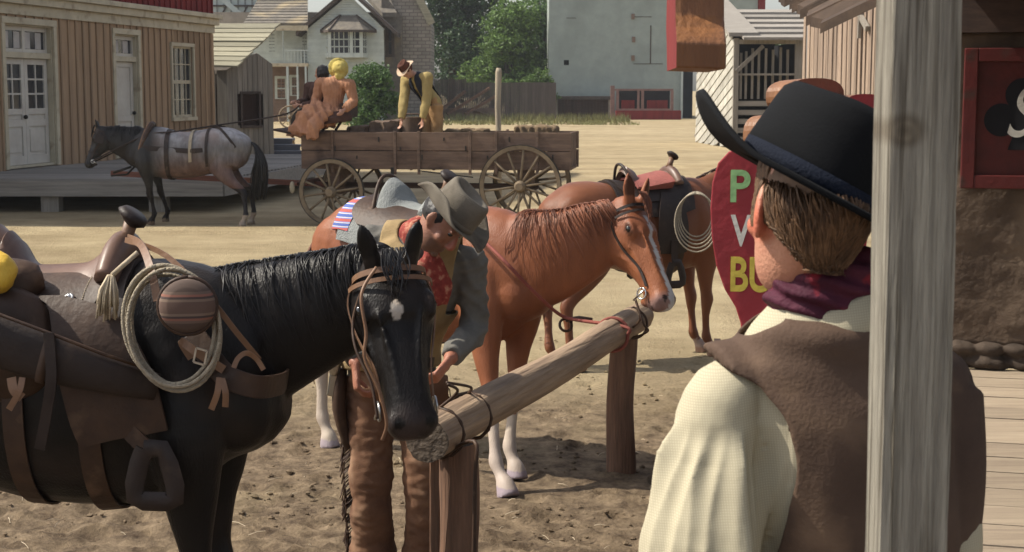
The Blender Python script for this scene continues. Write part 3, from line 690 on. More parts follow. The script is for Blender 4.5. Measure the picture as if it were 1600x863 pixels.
for i in range(n):
    t0 = i/n; t1 = (i+1.15)/n; g.prism([a0.lerp(b0, t0)+V((0, 0, .1)), a1.lerp(b1, t0)+V((0, 0, .1)), a1.lerp(b1, t1), a0.lerp(b0, t1)], (0, 0, .1))
obj('roof', g, 'greywoodx', os_)
g = MB(); c0 = at(1089, 150, 65); g.prism([sd_.p(-.2, zo+2.4, .3), sd_.p(us+.2, zo+.2, .3), sd_.p(us+.2, zo+.2, -.8), sd_.p(-.2, zo+2.4, -.8)], (0, 0, .14)); obj('side_eave', g, 'greywoodx', os_)
rk = random.Random(5)
for i in range(7):
    g = MB(); c = at(rk.uniform(1085, 1135), rk.uniform(212, 224), 60); c = gnd(1092+i*7, 214+(i*5 % 9))
    s = rk.uniform(.12, .28); g.ell((c.x, c.y, s*.25), (s, s*.8, s*.6), n=7, k=5); o = obj('rock', g, 'stone'); place_origin(o, (c.x, c.y, 0))
    tag(o, 'rough grey rock lying at the foot of the whitewashed shed wall', 'rock', 'rocks at the foot of the whitewashed shed')
# plank barn behind the black hat
br_ = thing('plank_barn', 'tall barn of upright sun-bleached planks behind the wooden porch post', 'barn', tuple(at(1310, 250, 40)[:2])+(0,))
Bw = Wall(tuple(at(1252, 250, 46)[:2]), tuple(at(1400, 250, 34)[:2]), 0); g = MB()
L_ = (V(at(1400, 250, 34)[:2]+ (0,)) if False else (V((at(1400, 250, 34).x, 34, 0))-V((at(1252, 250, 46).x, 46, 0)))).length; u = 0
while u < L_:
    wv = random.uniform(.22, .34); ln = random.uniform(-.06, .10)
    Bw_o = random.uniform(0, .05)
    g.prism([Bw.p(u, 0, Bw_o), Bw.p(u+wv-.015, 0, Bw_o), Bw.p(u+wv-.015+ln*3, 7.2, Bw_o), Bw.p(u+ln*3, 7.2, Bw_o)], -Bw.n*.04); u += wv
obj('plank_wall', g, mat('bleached_planks', (.36, .27, .20), (.19, .135, .10), 2.4, grain=GZ, island=.3, bump=.5), br_)
g = MB(); g.prism([Bw.p(0.05, 0, -.1), Bw.p(L_, 0, -.1), Bw.p(L_, 0, -6), Bw.p(0.05, 0, -6)], (0, 0, 7)); obj('barn_body', g, 'darkwood', br_)
g = MB(); g.bar(Bw.p(*Bw.px(1347, 18), .1), Bw.p(*Bw.px(1362, 45), .1), .1, .12); g.bar(Bw.p(*Bw.px(1352, 15), .12), Bw.p(*Bw.px(1350, 60), .12), .08, .1); obj('brace', g, 'greywood', br_)
# ---------------------------------------------------------------- trees and bushes
def leafcloud(rnd, blobs, n, size, gaps=.0):
    g = MB(); vs = []; fs = []
    wt = [b[1][0]*b[1][2] for b in blobs]; tot = sum(wt)
    for (c, r), w_ in zip(blobs, wt):
        c = V(c)
        for _ in range(int(n*w_/tot)):
            d = V((rnd.gauss(0, 1), rnd.gauss(0, 1), rnd.gauss(0, 1))).normalized()*(rnd.random()**.33)
            rr = 1+.35*noise.noise(d*2.2+c)
            p = c+V((d.x*r[0], d.y*r[1], d.z*r[2]))*rr
            if noise.noise(p*(1.1/size*.25)) < -.12+gaps: continue
            a = V((rnd.gauss(0, 1), rnd.gauss(0, 1), rnd.gauss(0, .7))).normalized(); b = a.cross(V((rnd.gauss(0, 1), rnd.gauss(0, 1), rnd.gauss(0, 1)))).normalized()
            s = size*rnd.uniform(.5, 1.2); k = len(vs)
            vs += [p-a*s, p+b*s*.5, p+a*s, p-b*s*.45]; fs.append((k, k+1, k+2, k+3))
    g.add(vs, fs); return g
def tree(name, label, cat, base, h, blobs, n, size, m, group=None, seed=1, trunk=.35, gaps=0):
    rnd = random.Random(seed); r = thing(name, label, cat, base, 0, group); b = V(base)
    t = MB(); t.tube([b, b+V((.1, 0, h*.3)), b+V((-.1, 0, h*.6)), b+V((.2, .1, h*.9))], [trunk, trunk*.8, trunk*.5, trunk*.15], 9)
    for c, rr in blobs:
        c = b+V(c); s0 = b+V((0, 0, min(h*.55, (c.z-b.z)*.5))); t.tube([s0, s0.lerp(c, .5)+V((0, 0, .3)), c], [trunk*.4, trunk*.25, trunk*.06], 6)
    obj('trunk', t, 'bark', r, smooth=True)
    obj('crown', leafcloud(rnd, [(b+V(c), rr) for c, rr in blobs], n, size, gaps), m, r, norm=False)
    return r
def blobs(rnd, w, d, z0, z1, k, rr):
    out = []
    for i in range(k):
        t = i/(k-1); z = lerp(z0, z1, t); a = rnd.random()*6.28; f = (1-t*.75)
        out.append(((math.cos(a)*w*f*.7, math.sin(a)*d*f*.7, z), (rr*rnd.uniform(.7, 1.2), rr*rnd.uniform(.7, 1.1), rr*rnd.uniform(.45, .75))))
    return out
rb = random.Random(4)
tree('leafy_tree', 'tall dark green tree rising beside the stone house wing', 'tree', (at(705, 180, 128).x, 128, 0), 14, blobs(rb, 4.2, 3, 2.5, 15, 16, 3.0), 34000, .22, 'leafdk', 'trees behind the yard', 1, gaps=-.05)
tree('leafy_tree', 'bright green spreading tree in the middle, left of the stucco building', 'tree', (at(795, 180, 120).x, 120, 0), 10, blobs(rb, 3.4, 2.4, 1.6, 8.0, 20, 2.0), 40000, .16, 'leaf2', 'trees behind the yard', 2)
tree('leafy_tree', 'dark tree crowding against the left corner of the stucco building', 'tree', (at(848, 180, 126).x, 126, 0), 11, blobs(rb, 2.4, 2, 3, 8.6, 12, 1.9), 16000, .18, 'leaf', 'trees behind the yard', 3)
tree('small_tree', 'small bushy green tree at the left foot of the stucco building', 'tree', (at(842, 184, 114).x, 114, 0), 3.5, blobs(rb, 1.2, 1.2, .6, 3.2, 9, .95), 9000, .12, 'leaf2', None, 4, .12)
tree('leafy_tree', 'tree glimpsed above the roof of the open shed', 'tree', (at(1215, 180, 125).x, 125, 0), 6.5, blobs(rb, 2.2, 2, 3, 6.0, 8, 1.5), 8000, .18, 'leaf', 'trees behind the yard', 6)
tree('leafy_tree', 'broad dark tree far back between stone house and stucco building', 'tree', (at(770, 180, 150).x, 150, 0), 9, blobs(rb, 7, 4, 2.5, 5.5, 14, 2.8), 18000, .28, 'leafdk', 'trees behind the yard', 8)
tree('bush', 'dense dark green bush in front of the pale house, between the two wagon riders', 'bush', (at(585, 190, 80).x, 80, 0), 3.0, blobs(rb, 1.15, 1.1, .6, 3.0, 14, 1.05), 16000, .10, 'leaf', None, 5, .1, gaps=-.1)
g = MB(); rg = random.Random(9)
for i in range(9000):
    x = rg.uniform(-14, 8); y = rg.uniform(96, 111)
    if -2.5 < x < 8 and rg.random() < .2 or noise.noise(V((x*.5, y*.3, 0))) > -.1:
        h = rg.uniform(.15, .7)*(1 if y > 104 else .4); a = rg.uniform(-.2, .2); g.add([(x-.03, y, 0), (x+.03, y, 0), (x+a, y+a, h)], [(0, 1, 2)])
tag(obj('dry_grass', g, 'drygrass', norm=False), 'strip of dry yellow grass along the foot of the fence and trees', 'grass', kind='stuff')
# distant utility pole behind the trees
pr = thing('utility_pole', 'distant utility pole with crossarm showing in the sky gap above the trees', 'utility pole', (at(841, 100, 170).x, 170, 0))
g = MB(); z = at(0, 2, 170).z; g.tube([(pr.location.x, 170, 0), (pr.location.x, 170, z+.5)], .12); obj('pole', g, 'bark', pr)
g = MB(); g.box((pr.location.x, 170, z-.2), (1.4, .1, .12)); obj('crossarm', g, 'bark', pr)
# plank steps left of the wagon + slender stake
g = MB()
for i in range(4): c = at(452, 218-i*6, 44+i*.6); g.box((c.x-.1*i, c.y, .25+.0*i+.16*i), (1.6-.25*i, .6, .06)); g.box((c.x-.1*i, c.y-.28, .16+.16*i), (1.6-.25*i, .05, .14))
g.box((at(452, 218, 45).x, 45.2, .15), (1.7, 1.8, .3))
o = obj('wooden_steps', g, mat('grey_steps', (.16, .16, .17), (.10, .10, .11), 3, grain=GX), None); place_origin(o, (at(452, 218, 44).x, 44, 0)); tag(o, 'low grey wooden steps between the shed and the wagon front', 'steps')
g = MB(); c = gnd(779, 318); zt2 = 2.2+33/2400*27
cx = at(779, 110, 27).x
g.tube([(cx, 27, -.1), (cx+.01, 27, 1.0), (cx-.015, 27, 1.9), (cx, 27, 2.5), (cx+.005, 27, zt2)], [.05, .048, .05, .055, .04], 10)
o = obj('wooden_stake', g, 'pole', smooth=True); place_origin(o, (cx, 27, 0)); tag(o, 'slender pale wooden stake standing upright behind the wagon bed', 'stake')

# ---------------------------------------------------------------- farm wagon
HEAD = math.atan2(-.45, 3.2)
wg = thing('farm_wagon', 'brown plank farm wagon with spoked wooden wheels standing behind the horses', 'wagon', (-1.0, 25.4, 0), HEAD)
Wm = Matrix.Translation((-1.0, 25.4, 0)) @ Matrix.Rotation(HEAD, 4, 'Z'); Wi = Wm.inverted()
def lw(px, py, yl):                                       # pixel -> wagon-local point on plane y = yl
    d = Wi.to_3x3() @ ray(px, py); c = Wi @ V((0, 0, CH)); t = (yl-c.y)/d.y; return c+d*t
def wobj(name, g, m, parent, **k): return obj(name, g, m, parent, world=False, **k)
yn, yf = -.6, .6
x0 = lw(471, 235, yn).x; x1 = lw(893, 235, yn).x; zt_ = lw(680, 207, yn).z; zb = lw(680, 265, yn).z; zm = (zt_+zb)/2
for yy, nm in ((yn, 0), (yf, 1)):
    g = MB()
    for z0, z1 in ((zb, zm-.006), (zm+.006, zt_)): g.box(((x0+x1)/2, yy, (z0+z1)/2), (x1-x0, .035, z1-z0))
    sdp = wobj('side_board', g, 'wagonwood', wg, bevel=.006)
    for q in (520, 618, 655, 735, 776, 840):
        g = MB(); x = lw(q, 235, yn).x; g.box((x, yy+(-.035 if nm == 0 else .035), (zt_+zb)/2-.03), (.045, .03, zt_-zb+.1)); wobj('cleat', g, 'wagonwood', sdp, bevel=.005)
g = MB(); g.box((x0+.02, 0, (zb+zt_)/2), (.035, yf-yn-.04, zt_-zb)); wobj('headboard', g, 'wagonwood', wg)
g = MB(); g.box((x1-.06, 0, (zb+zt_)/2-.01), (.035, yf-yn-.04, zt_-zb)); wobj('tailboard', g, 'wagonwood', wg)
g = MB(); g.box(((x0+x1)/2, 0, zb+.02), (x1-x0-.05, yf-yn-.04, .05)); wobj('wagon_bed', g, 'wagonwood', wg)
xf = lw(518, 298, yn-.12).x; xr = lw(813, 290, yn-.12).x; rf_, rr_ = .545, .665
g = MB()
for i in range(12):                                       # iron fittings on the box
    q = 490+i*34; p = lw(q, 218+(i % 3)*14, yn); g.box((p.x, yn-.022, p.z), (.02, .012, .05+.03*(i % 2)))
g.bar((lw(655, 262, yn).x, yn-.05, zb-.02), (lw(740, 280, yn).x, yn-.05, zb-.12), .02, .02); g.bar((lw(614, 262, yn).x, yn-.05, zb+.03), (lw(614, 262, yn).x, yn-.05, zb-.10), .05, .03, up=(0, 1, 0)); wobj('iron_fitting', g, 'iron', wg)
for xx, r in ((xf, rf_), (xr, rr_)):
    g = MB(); g.box((xx, 0, r), (.12, 1.4, .12)); g.box((xx, 0, (r+zb)/2+.05), (.16, 1.0, zb-r-.05)); wobj('axle', g, 'wagonwood', wg)
g = MB(); g.bar((xf-.3, 0, .62), (xr+.2, 0, .62), .09, .09); wobj('reach_pole', g, 'darkwood', wg)
def wheel(x, y, r, out, n):
    h = MB(); h.tube([(x, y-.14*out*-1, r), (x, y-.05*out, r), (x, y+.05*out, r), (x, y+.16*out, r)], [.065, .10, .095, .06], 16); w_ = wobj('wheel', h, 'wheelwood', wg, auto=40)
    g = MB(); k = 40
    for (ra, rb_, t) in ((r-.012, r-.075, .03),):
        vs = []; 
        for i in range(k):
            a = 2*math.pi*i/k
            for rr, yy in ((ra, -t), (ra, t), (rb_, t), (rb_, -t)): vs.append((x+math.cos(a)*rr, y+yy, r+math.sin(a)*rr))
        g.add(vs, [(i*4+j, i*4+(j+1) % 4, ((i+1) % k)*4+(j+1) % 4, ((i+1) % k)*4+j) for i in range(k) for j in range(4)])
    wobj('rim', g, 'wheelwood', w_)
    g = MB(); vs = []
    for i in range(k):
        a = 2*math.pi*i/k
        for rr, yy in ((r, -.032), (r, .032), (r-.012, .032), (r-.012, -.032)): vs.append((x+math.cos(a)*rr, y+yy, r+math.sin(a)*rr))
    g.add(vs, [(i*4+j, i*4+(j+1) % 4, ((i+1) % k)*4+(j+1) % 4, ((i+1) % k)*4+j) for i in range(k) for j in range(4)]); wobj('tyre', g, 'iron', w_)
    for i in range(n):
        a = 2*math.pi*(i+.3)/n; d = V((math.cos(a), 0, math.sin(a))); g = MB()
        g.tube([V((x, y+.03*out, r))+d*.07, V((x, y, r))+d*(r*.5), V((x, y, r))+d*(r-.06)], [.024, .019, .021], 6); wobj('spoke', g, 'wheelwood', w_, smooth=True)
for x, r, n in ((xf, rf_, 12), (xr, rr_, 14)):
    for y, out in ((yn-.13, -1), (yf+.13, 1)): wheel(x, y, r, out, n)
# tongue, doubletree, seat and footboard
g = MB(); g.bar((xf-.2, 0, .62), (lw(175, 300, 0).x+.0, 0, .78), .07, .09); g.bar((xf-.5, -.5, .68), (xf-.5, .5, .68), .06, .07, up=(0, 0, 1)); g.bar((xf-.65, -.55, .66), (xf-.65, .05, .66), .04, .05)
wobj('tongue', g, mat('red_brown_tongue', (.20, .085, .06), (.11, .05, .04), 4, grain=GX), wg)
g = MB(); g.ell((xf-.72, -.5, .60), (.05, .04, .10)); wobj('white_wrapping', g, 'cream', wg, smooth=True)
g = MB(); sx = lw(520, 190, -.3).x; g.box((sx, 0, zt_+.24), (.42, 1.1, .04)); g.box((sx+.2, 0, zt_+.36), (.03, 1.1, .2)); g.bar((sx-.15, -.45, zt_), (sx, -.45, zt_+.22), .04, .04); g.bar((sx-.15, .45, zt_), (sx, .45, zt_+.22), .04, .04); wobj('seat', g, 'darkwood', wg)
g = MB(); g.bar((x0-.5, 0, zt_-.05+.08), (x0+.15, 0, zt_-.1), 1.0, .035); wobj('footboard', g, 'darkwood', wg)
# load in the wagon
def wpt(x, y, z): return Wm @ V((x, y, z))
def bundle(name, pxa, pxb, py0, py1, y, m, label, cat, group=None, n=14):
    a = lw(pxa, py0, y); b = lw(pxb, py0, y); z0 = lw(pxa, py1, y).z; c = wpt((a.x+b.x)/2, y, z0)
    g = MB(); zz = min(z0, zt_-.0); L = b.x-a.x; h = a.z-zb-.05
    for i in range(n):
        t = (i+.5)/n; g.box((a.x+L*t, y+random.uniform(-.03, .03), zb+.045+h/2), (L/n*1.15, .5+random.uniform(0, .06), h*random.uniform(.93, 1.03)), Matrix.Rotation(random.uniform(-.06, .06), 3, 'Y'))
    g.v = [Wm@q for q in g.v]; me = remesh(g, .02, 2); wrinkle(me, lambda p, q: .02*nz(p, 9)+.012*nz(p, 30))
    o = obj(name, me, m, smooth=True); place_origin(o, wpt((a.x+b.x)/2, y, zb+.045)); tag(o, label, cat, group)
M['hay'] = mat('hay', (.30, .21, .12), (.13, .085, .05), 12, grain=(1, 6, 12), bump=1, bscale=40)
M['sack'] = mat('sackcloth', (.17, .115, .08), (.09, .06, .045), 6, bump=.6)
bundle('hay_bale', 807, 871, 196, 208, .2, 'hay', 'small flat hay bale at the rear of the wagon bed', 'hay bale')
bundle('crate', 583, 628, 187, 206, .0, 'sack', 'dark rough crate in the wagon bed left of the bending man', 'crate', n=6)
bundle('sack', 545, 575, 196, 207, -.1, 'sack', 'dark low sack just behind the wagon seat', 'sack', n=4)
bundle('sack', 700, 760, 201, 208, .1, 'hay', 'flat straw sack in the middle of the wagon bed', 'sack', n=5)
# pail in front of the bending man
c = lw(645, 205, -.1); g = MB(); g.tube([(c.x, -.1, zb+.045), (c.x, -.1, zb+.35), (c.x, -.1, lw(645, 183, -.1).z)], [.15, .18, .19], 20); g.tube([(c.x-.19, -.1, c.z+.12), (c.x-.1, -.1, c.z+.28), (c.x+.1, -.1, c.z+.28), (c.x+.19, -.1, c.z+.12)], .012, 6)
g.v = [Wm@q for q in g.v]; o = obj('barrel', g, 'sack', auto=40); place_origin(o, wpt(c.x, -.1, zb+.045)); tag(o, 'dark small barrel in the wagon under the hands of the bending man', 'barrel')
# small cart wheels beyond the wagon front
for q, yv, lb in ((453, 60, 'small spoked cart wheel far behind the wagon front, beside the shed'),):
    c = at(q, 183, yv); g = MB(); r = .42
    g.tube([c+V((math.cos(a)*r, .1*math.sin(a), math.sin(a)*r)) for a in [i*math.pi/12 for i in range(25)]], .035, 6)
    for i in range(8): a = i*math.pi/4; g.tube([c, c+V((math.cos(a)*r, .1*math.sin(a), math.sin(a)*r))], .02, 5)
    g.ell(c, (.08, .08, .08)); 
    g.tube([c, (c.x+.1, c.y+.3, 0)], .05, 6); o = obj('cart_wheel', g, 'wheelwood', smooth=True); place_origin(o, (c.x, c.y, 0)); tag(o, lb, 'wheel')

# haze volume added to veil the distance and lift its darks, like soft film
g = MB(); g.box((0, 110, 14), (700, 260, 32)); hz = obj('haze', g, 'dark'); hz.data.materials.clear()
m = bpy.data.materials.new('added_haze'); m.use_nodes = True; t = m.node_tree; t.nodes.remove(t.nodes['Principled BSDF']); pv_ = t.nodes.new('ShaderNodeVolumePrincipled'); pv_.inputs['Density'].default_value = .00032; pv_.inputs['Color'].default_value = (.85, .88, .92, 1)
t.links.new(pv_.outputs[0], t.nodes['Material Output'].inputs['Volume']); hz.data.materials.append(m); tag(hz, 'thin haze added to soften the far buildings and trees', 'haze', kind='stuff')
# ---------------------------------------------------------------- horses
TOR = [(-.80, 1.27, 1.10, .07), (-.75, 1.40, .99, .16), (-.62, 1.50, .88, .245), (-.45, 1.535, .84, .275), (-.25, 1.50, .80, .27), (-.05, 1.465, .75, .28),
       (.18, 1.475, .73, .275), (.36, 1.54, .75, .245), (.50, 1.53, .79, .215), (.62, 1.44, .85, .185), (.72, 1.32, .92, .15), (.79, 1.22, 1.02, .07)]
def tor(x, s=(1, 1, 1)):
    a, b, w = interp(TOR, x/s[0]); return a*s[2], b*s[2], w*s[1]
def torpt(x, th, off, s=(1, 1, 1)):                        # th degrees from the top; + = right side (y < 0)
    a, b, w = tor(x, s); c = (a+b)/2; h = (a-b)/2; t = R(th)
    ct, st = math.cos(t), math.sin(t); e = 2/2.25
    ct = math.copysign(abs(ct)**e, ct); st = math.copysign(abs(st)**e, st)
    return V((x, -(w+off)*st, c+(h+off)*ct))
def patch(mb, x0, x1, t0, t1, off, th, s=(1, 1, 1), nx=14, nt=18, fx=None, both=False, bumpf=None, mi=0):
    for sg in ((1, -1) if both else (1,)):
        o = []; i_ = []
        for i in range(nx+1):
            r = []; q = []
            for j in range(nt+1):
                t = lerp(t0, t1, j/nt); a, b = (x0, x1) if not fx else fx(j/nt); x = lerp(a, b, i/nx)
                e = bumpf(i/nx, j/nt) if bumpf else 0
                r.append(torpt(x, t*sg, off+th+e, s)); q.append(torpt(x, t*sg, off, s))
            o.append(r); i_.append(q)
        mb.sheet(o, nd=i_, mi=mi)
class Horse: pass
FRONT = [((.47, .13, 1.22), .16, .10), ((.49, .165, 1.00), .145, .10), ((.50, .165, .86), .108, .080), ((.495, .16, .72), .075, .060), ((.50, .155, .58), .050, .044), ((.51, .155, .50), .053, .047), ((.505, .152, .44), .045, .04),
         ((.50, .15, .36), .034, .028), ((.50, .15, .24), .033, .027), ((.50, .15, .175), .043, .036), ((.525, .15, .115), .034, .031), ((.55, .15, .07), .050, .046), ((.562, .15, .035), .058, .053), ((.57, .15, .0), .064, .06)]
HIND = [((-.52, .12, 1.30), .23, .12), ((-.52, .15, 1.10), .235, .125), ((-.47, .17, .95), .20, .105), ((-.48, .17, .82), .13, .078), ((-.56, .165, .68), .080, .055), ((-.64, .16, .58), .058, .042), ((-.675, .155, .52), .058, .042), ((-.67, .155, .46), .046, .038),
        ((-.66, .15, .36), .036, .030), ((-.65, .15, .24), .036, .029), ((-.64, .15, .18), .045, .037), ((-.61, .15, .12), .034, .031), ((-.585, .15, .07), .050, .046), ((-.575, .15, .035), .058, .053), ((-.565, .15, 0), .064, .06)]
def bendleg(rings, foot, pivot, side, s):                  # shift the lower leg so that the hoof lands at offset (dx, dy)
    out = []; zt = pivot
    for c, a, b in rings:
        t = max(0, min(1, (zt-c[2])/zt)); k = t
        out.append((V(((c[0]+foot[0]*k)*s[0], (c[1]*side+foot[1]*k)*s[1], c[2]*s[2])), a*s[0]**.5, b*s[1]))
    return out
def horse(name, label, group, O, hd, s, poll, muz, dors, colf, coat, mane, vox, feet=((0, 0),)*4, neckmid=None, tail=True, nmane=260, mside=-1, headw=1.0, pose=None, manelen=1.0, crest=.0, nr=1.0, fore=30, m0=.30, mthick=1.0):
    H = Horse(); H.s = s; root = thing(name, label, 'horse', (O[0], O[1], 0), hd, group); H.root = root
    T = Matrix.Translation((O[0], O[1], 0)) @ Matrix.Rotation(hd, 4, 'Z'); H.T = T; Ti = T.inverted()
    H.poll = poll = Ti@V(poll); H.muz = muz = Ti@V(muz); dz = Ti.to_3x3()@V(dors)
    xh = (muz-poll).normalized(); L = (muz-poll).length; u = (dz-xh*dz.dot(xh)).normalized(); sd = u.cross(xh)   # sd: towards horse's left
    H.xh, H.u, H.sd, H.L = xh, u, sd, L; k = L/.62; H.k = k
    hp = lambda t, y, z: poll+xh*(t*L)+sd*(y*k*headw)+u*(z*k); H.hp = hp
    g = MB()
    g.loft([((x*s[0], 0, (a+b)/2*s[2]), (a-b)/2*s[2], w*s[1]) for x, a, b, w in TOR], n=32, e=2.25, sub=3)
    for sg in (1, -1):
        g.ell((.44*s[0], .13*sg*s[1], 1.18*s[2]), (.17*s[0], .11*s[1], .26*s[2]), Matrix.Rotation(R(-18), 3, 'Y'))   # shoulder
        g.ell((.64*s[0], .085*sg*s[1], 1.08*s[2]), (.14, .10*s[1], .15*s[2]))                                      # breast
        g.ell((-.55*s[0], .13*sg*s[1], 1.24*s[2]), (.22*s[0], .14*s[1], .22*s[2]))                                   # haunch
    sides = [1, -1, 1, -1]                               # left front, right front, left hind, right hind
    for i, (rg, sg) in enumerate(((FRONT, 1), (FRONT, -1), (HIND, 1), (HIND, -1))):
        rr = bendleg(rg, feet[i], .95, sg, s); g.loft(rr, up=(1, 0, 0), n=16, sub=3)
    # neck
    b0 = V((.50*s[0], 0, 1.22*s[2])); nend = hp(.10, 0, -.125); P1 = V(neckmid) if neckmid is not None else b0+V((.30, 0, .22))
    if neckmid is not None: P1 = Ti@P1
    path = [b0-(P1-b0)*.25, b0]+[bez([b0, P1, nend-xh*(-.0)-(xh*-.0)+(-u)*.05, nend], t) for t in (.2, .4, .6, .8, 1.0)]
    ras = [.27, .27, .235*nr, .195*nr, .165*nr, .145, .118]; rbs = [.15, .15, .125, .102, .09, .082, .075]
    H.neck = [(p, ra*s[2], rb*s[1]) for p, ra, rb in zip(path, ras, rbs)]
    g.loft(H.neck, up=(0, 0, 1) if not pose else pose, n=24, sub=4)
    # head
    hr = [(-.07, -.03, -.12, .05), (.02, .0, -.18, .078), (.12, .012, -.235, .100), (.22, .018, -.270, .110), (.30, .014, -.280, .109), (.38, .006, -.268, .099), (.46, .0, -.232, .080), (.56, .0, -.192, .070), (.68, .0, -.160, .063), (.80, .004, -.148, .061), (.88, .006, -.146, .065), (.94, .0, -.142, .064), (.985, -.018, -.128, .052), (1.01, -.045, -.105, .032)]; H.hr = hr
    g.loft([(hp(t, 0, (a+b)/2), (a-b)/2*k, w*k*headw) for t, a, b, w in hr], up=u, n=24, sub=3, e=2.3)
    g.ell(hp(.87, 0, -.145), (.045*k, .04*k, .03*k)); 
    Xh = Matrix((xh, sd, u)).transposed()
    for sg in (1, -1):
        g.ell(hp(.27, .090*sg, -.036), (.055*k, .018*k, .026*k), Xh)     # brow
        g.ell(hp(.33, .062*sg, -.15), (.115*k, .032*k, .085*k), Xh)      # cheek
        g.ell(hp(.52, .056*sg, -.09), (.12*k, .012*k, .014*k), Xh)       # facial crest
        g.ell(hp(.915, .052*sg, -.045), (.038*k, .022*k, .034*k), Xh)    # nostril flare
        e0 = hp(.0, .052*sg, -.01); ed = (-xh*.72+u*.42+sd*.22*sg).normalized(); up_ = (u*.7+xh*.5+sd*sg*.3)
        g.loft([(e0-ed*.03, .03*k, .032*k), (e0+ed*.02*k, .024*k, .034*k), (e0+ed*.06*k, .020*k, .038*k), (e0+ed*.095*k, .015*k, .030*k), (e0+ed*.125*k, .008*k, .013*k), (e0+ed*.138*k, .004*k, .004*k)], up=up_, n=12, sub=2)
    for sg in (1, -1):
        nc = hp(.935, .040*sg, -.030); n_ = (u*.62+xh*.35+sd*sg*.75).normalized(); d_, a_, b_ = frame(n_, xh)
        g.tube([nc+a_*(.024*k*math.cos(q*.5236))+b_*(.017*k*math.sin(q*.5236)) for q in range(13)], .0085*k, 6)
        ec = hp(.272, .099*sg, -.046)
        g.tube([ec+xh*(.030*k*math.cos(q*.5236))+u*(.020*k*math.sin(q*.5236))-sd*sg*.004 for q in range(13)], .0075*k, 6)
        for q0, q1, q2 in (((.36, .095, -.09), (.50, .078, -.075), (.66, .064, -.085)), ((.40, .090, -.18), (.52, .078, -.13), (.70, .060, -.10)), ((.30, .060, .004), (.55, .038, -.006), (.80, .030, -.006))):
            g.tube(spline([hp(q0[0], q0[1]*sg, q0[2]), hp(q1[0], q1[1]*sg, q1[2]), hp(q2[0], q2[1]*sg, q2[2])], 4), .008*k, 6)
    me = remesh(g, vox, 4, .5)
    wrinkle(me, lambda p, n: .004*nz(p, 7))
    def cf(p):
        c = colf(p, H)
        q = p-poll; t = q.dot(xh)/L; y = q.dot(sd)/k/headw; z = q.dot(u)/k
        if 0 < t < 1.1 and -.3 < z < .1 and abs(y) < .15:
            d = ((t-.935)/.030)**2+((abs(y)-.040)/.013)**2
            if d < 1 and z > -.06: c = tuple(v*.12 for v in c)  # nostril not carved out; the shade of its hollow is painted
            if t > .80 and abs(z+.100-(.98-t)*.02) < .005 and t < 1.0: c = tuple(v*.3 for v in c)
            d = ((t-.275)/.055)**2+((z+.045)/.022)**2
            if d < 1.2 and abs(y) > .07: c = tuple(v*.35 for v in c)
            q2 = hp(0, .052*(1 if y > 0 else -1), -.01)
        for sg in (1, -1):
            e0 = hp(.0, .052*sg, -.01); ed = (-xh*.72+u*.42+sd*.22*sg).normalized(); w = p-e0; l = w.dot(ed)
            fw = (u*.7+xh*.5+sd*sg*.3); fw = (fw-ed*fw.dot(ed)).normalized()
            if .015 < l/k < .118 and (w-ed*l).length < .05 and w.dot(fw) > .007: c = tuple(v*.35 for v in c)  # ear is solid, so the shade inside it is painted
        return c
    H.body = obj('body', me, coat, root, world=False, smooth=True, colfn=cf)
    g = MB()
    for sg in (1, -1): g.ell(hp(.272, .096*sg, -.046), (.021*k, .016*k, .017*k), Xh, n=14, k=10)
    obj('eye', g, 'eyeball', H.body, world=False, smooth=True)
    # mane
    rn = random.Random(len(name)+int(O[0]*10)); g = MB(); upv = V((0, 0, 1)) if not pose else V(pose)
    npts = [V(p[0]) for p in H.neck]; sp = spline(npts, 8); ra_ = spline([V((p[1], p[2], 0)) for p in H.neck], 8); n = len(sp)
    def crestpt(t, th, off):
        f = t*(n-1); i = min(int(f), n-2); q = f-i; c = sp[i].lerp(sp[i+1], q); ab = ra_[i].lerp(ra_[i+1], q)
        d, a, b = frame(sp[min(i+2, n-1)]-sp[max(i-1, 0)], upv)
        return c+a*((ab.x+off)*math.cos(th))+b*((ab.y+off)*math.sin(th)), d
    for i in range(nmane):
        t = rn.uniform(m0, .97); ln = rn.uniform(.5, 1.15)*(.62+.3*math.sin(3.1*t))*manelen; pts = []; sg = mside if rn.random() < .93 else -mside
        drift = rn.uniform(-.06, .02); ph = rn.random()*6; o = rn.uniform(-.002, .014)+crest
        for j in range(9):
            q = j/8; th = (q**.8)*R(112)*ln*sg + sg*R(2)
            p, d = crestpt(min(.995, max(0.02, t+drift*q+.008*math.sin(ph+q*7))), th, o+.012*math.sin(q*3.1))
            pts.append(p)
        rr = rn.uniform(.003, .007)*mthick; g.tube(pts, [rr*(1-.75*(j/8)**1.5) for j in range(9)], 4, flat=.6)
    if nmane: obj('mane', g, mane, H.body, world=False, smooth=True)
    g = MB()
    for i in range(fore):                                 # forelock
        y0 = rn.uniform(-.03, .03); ln = rn.uniform(.08, .20); pts = []
        for j in range(7):
            q = j/6; pts.append(hp(-.03+q*ln/.62*1.0, y0*(1-.3*q)+.012*math.sin(i+q*4), .03+.012-.018*q+.03*math.sin(q*2.6)*.6))
        rr = rn.uniform(.003, .007); g.tube(pts, [rr*(1-.75*(j/6)**1.5) for j in range(7)], 4, flat=.45)
    if fore: obj('forelock', g, mane, H.body, world=False, smooth=True)
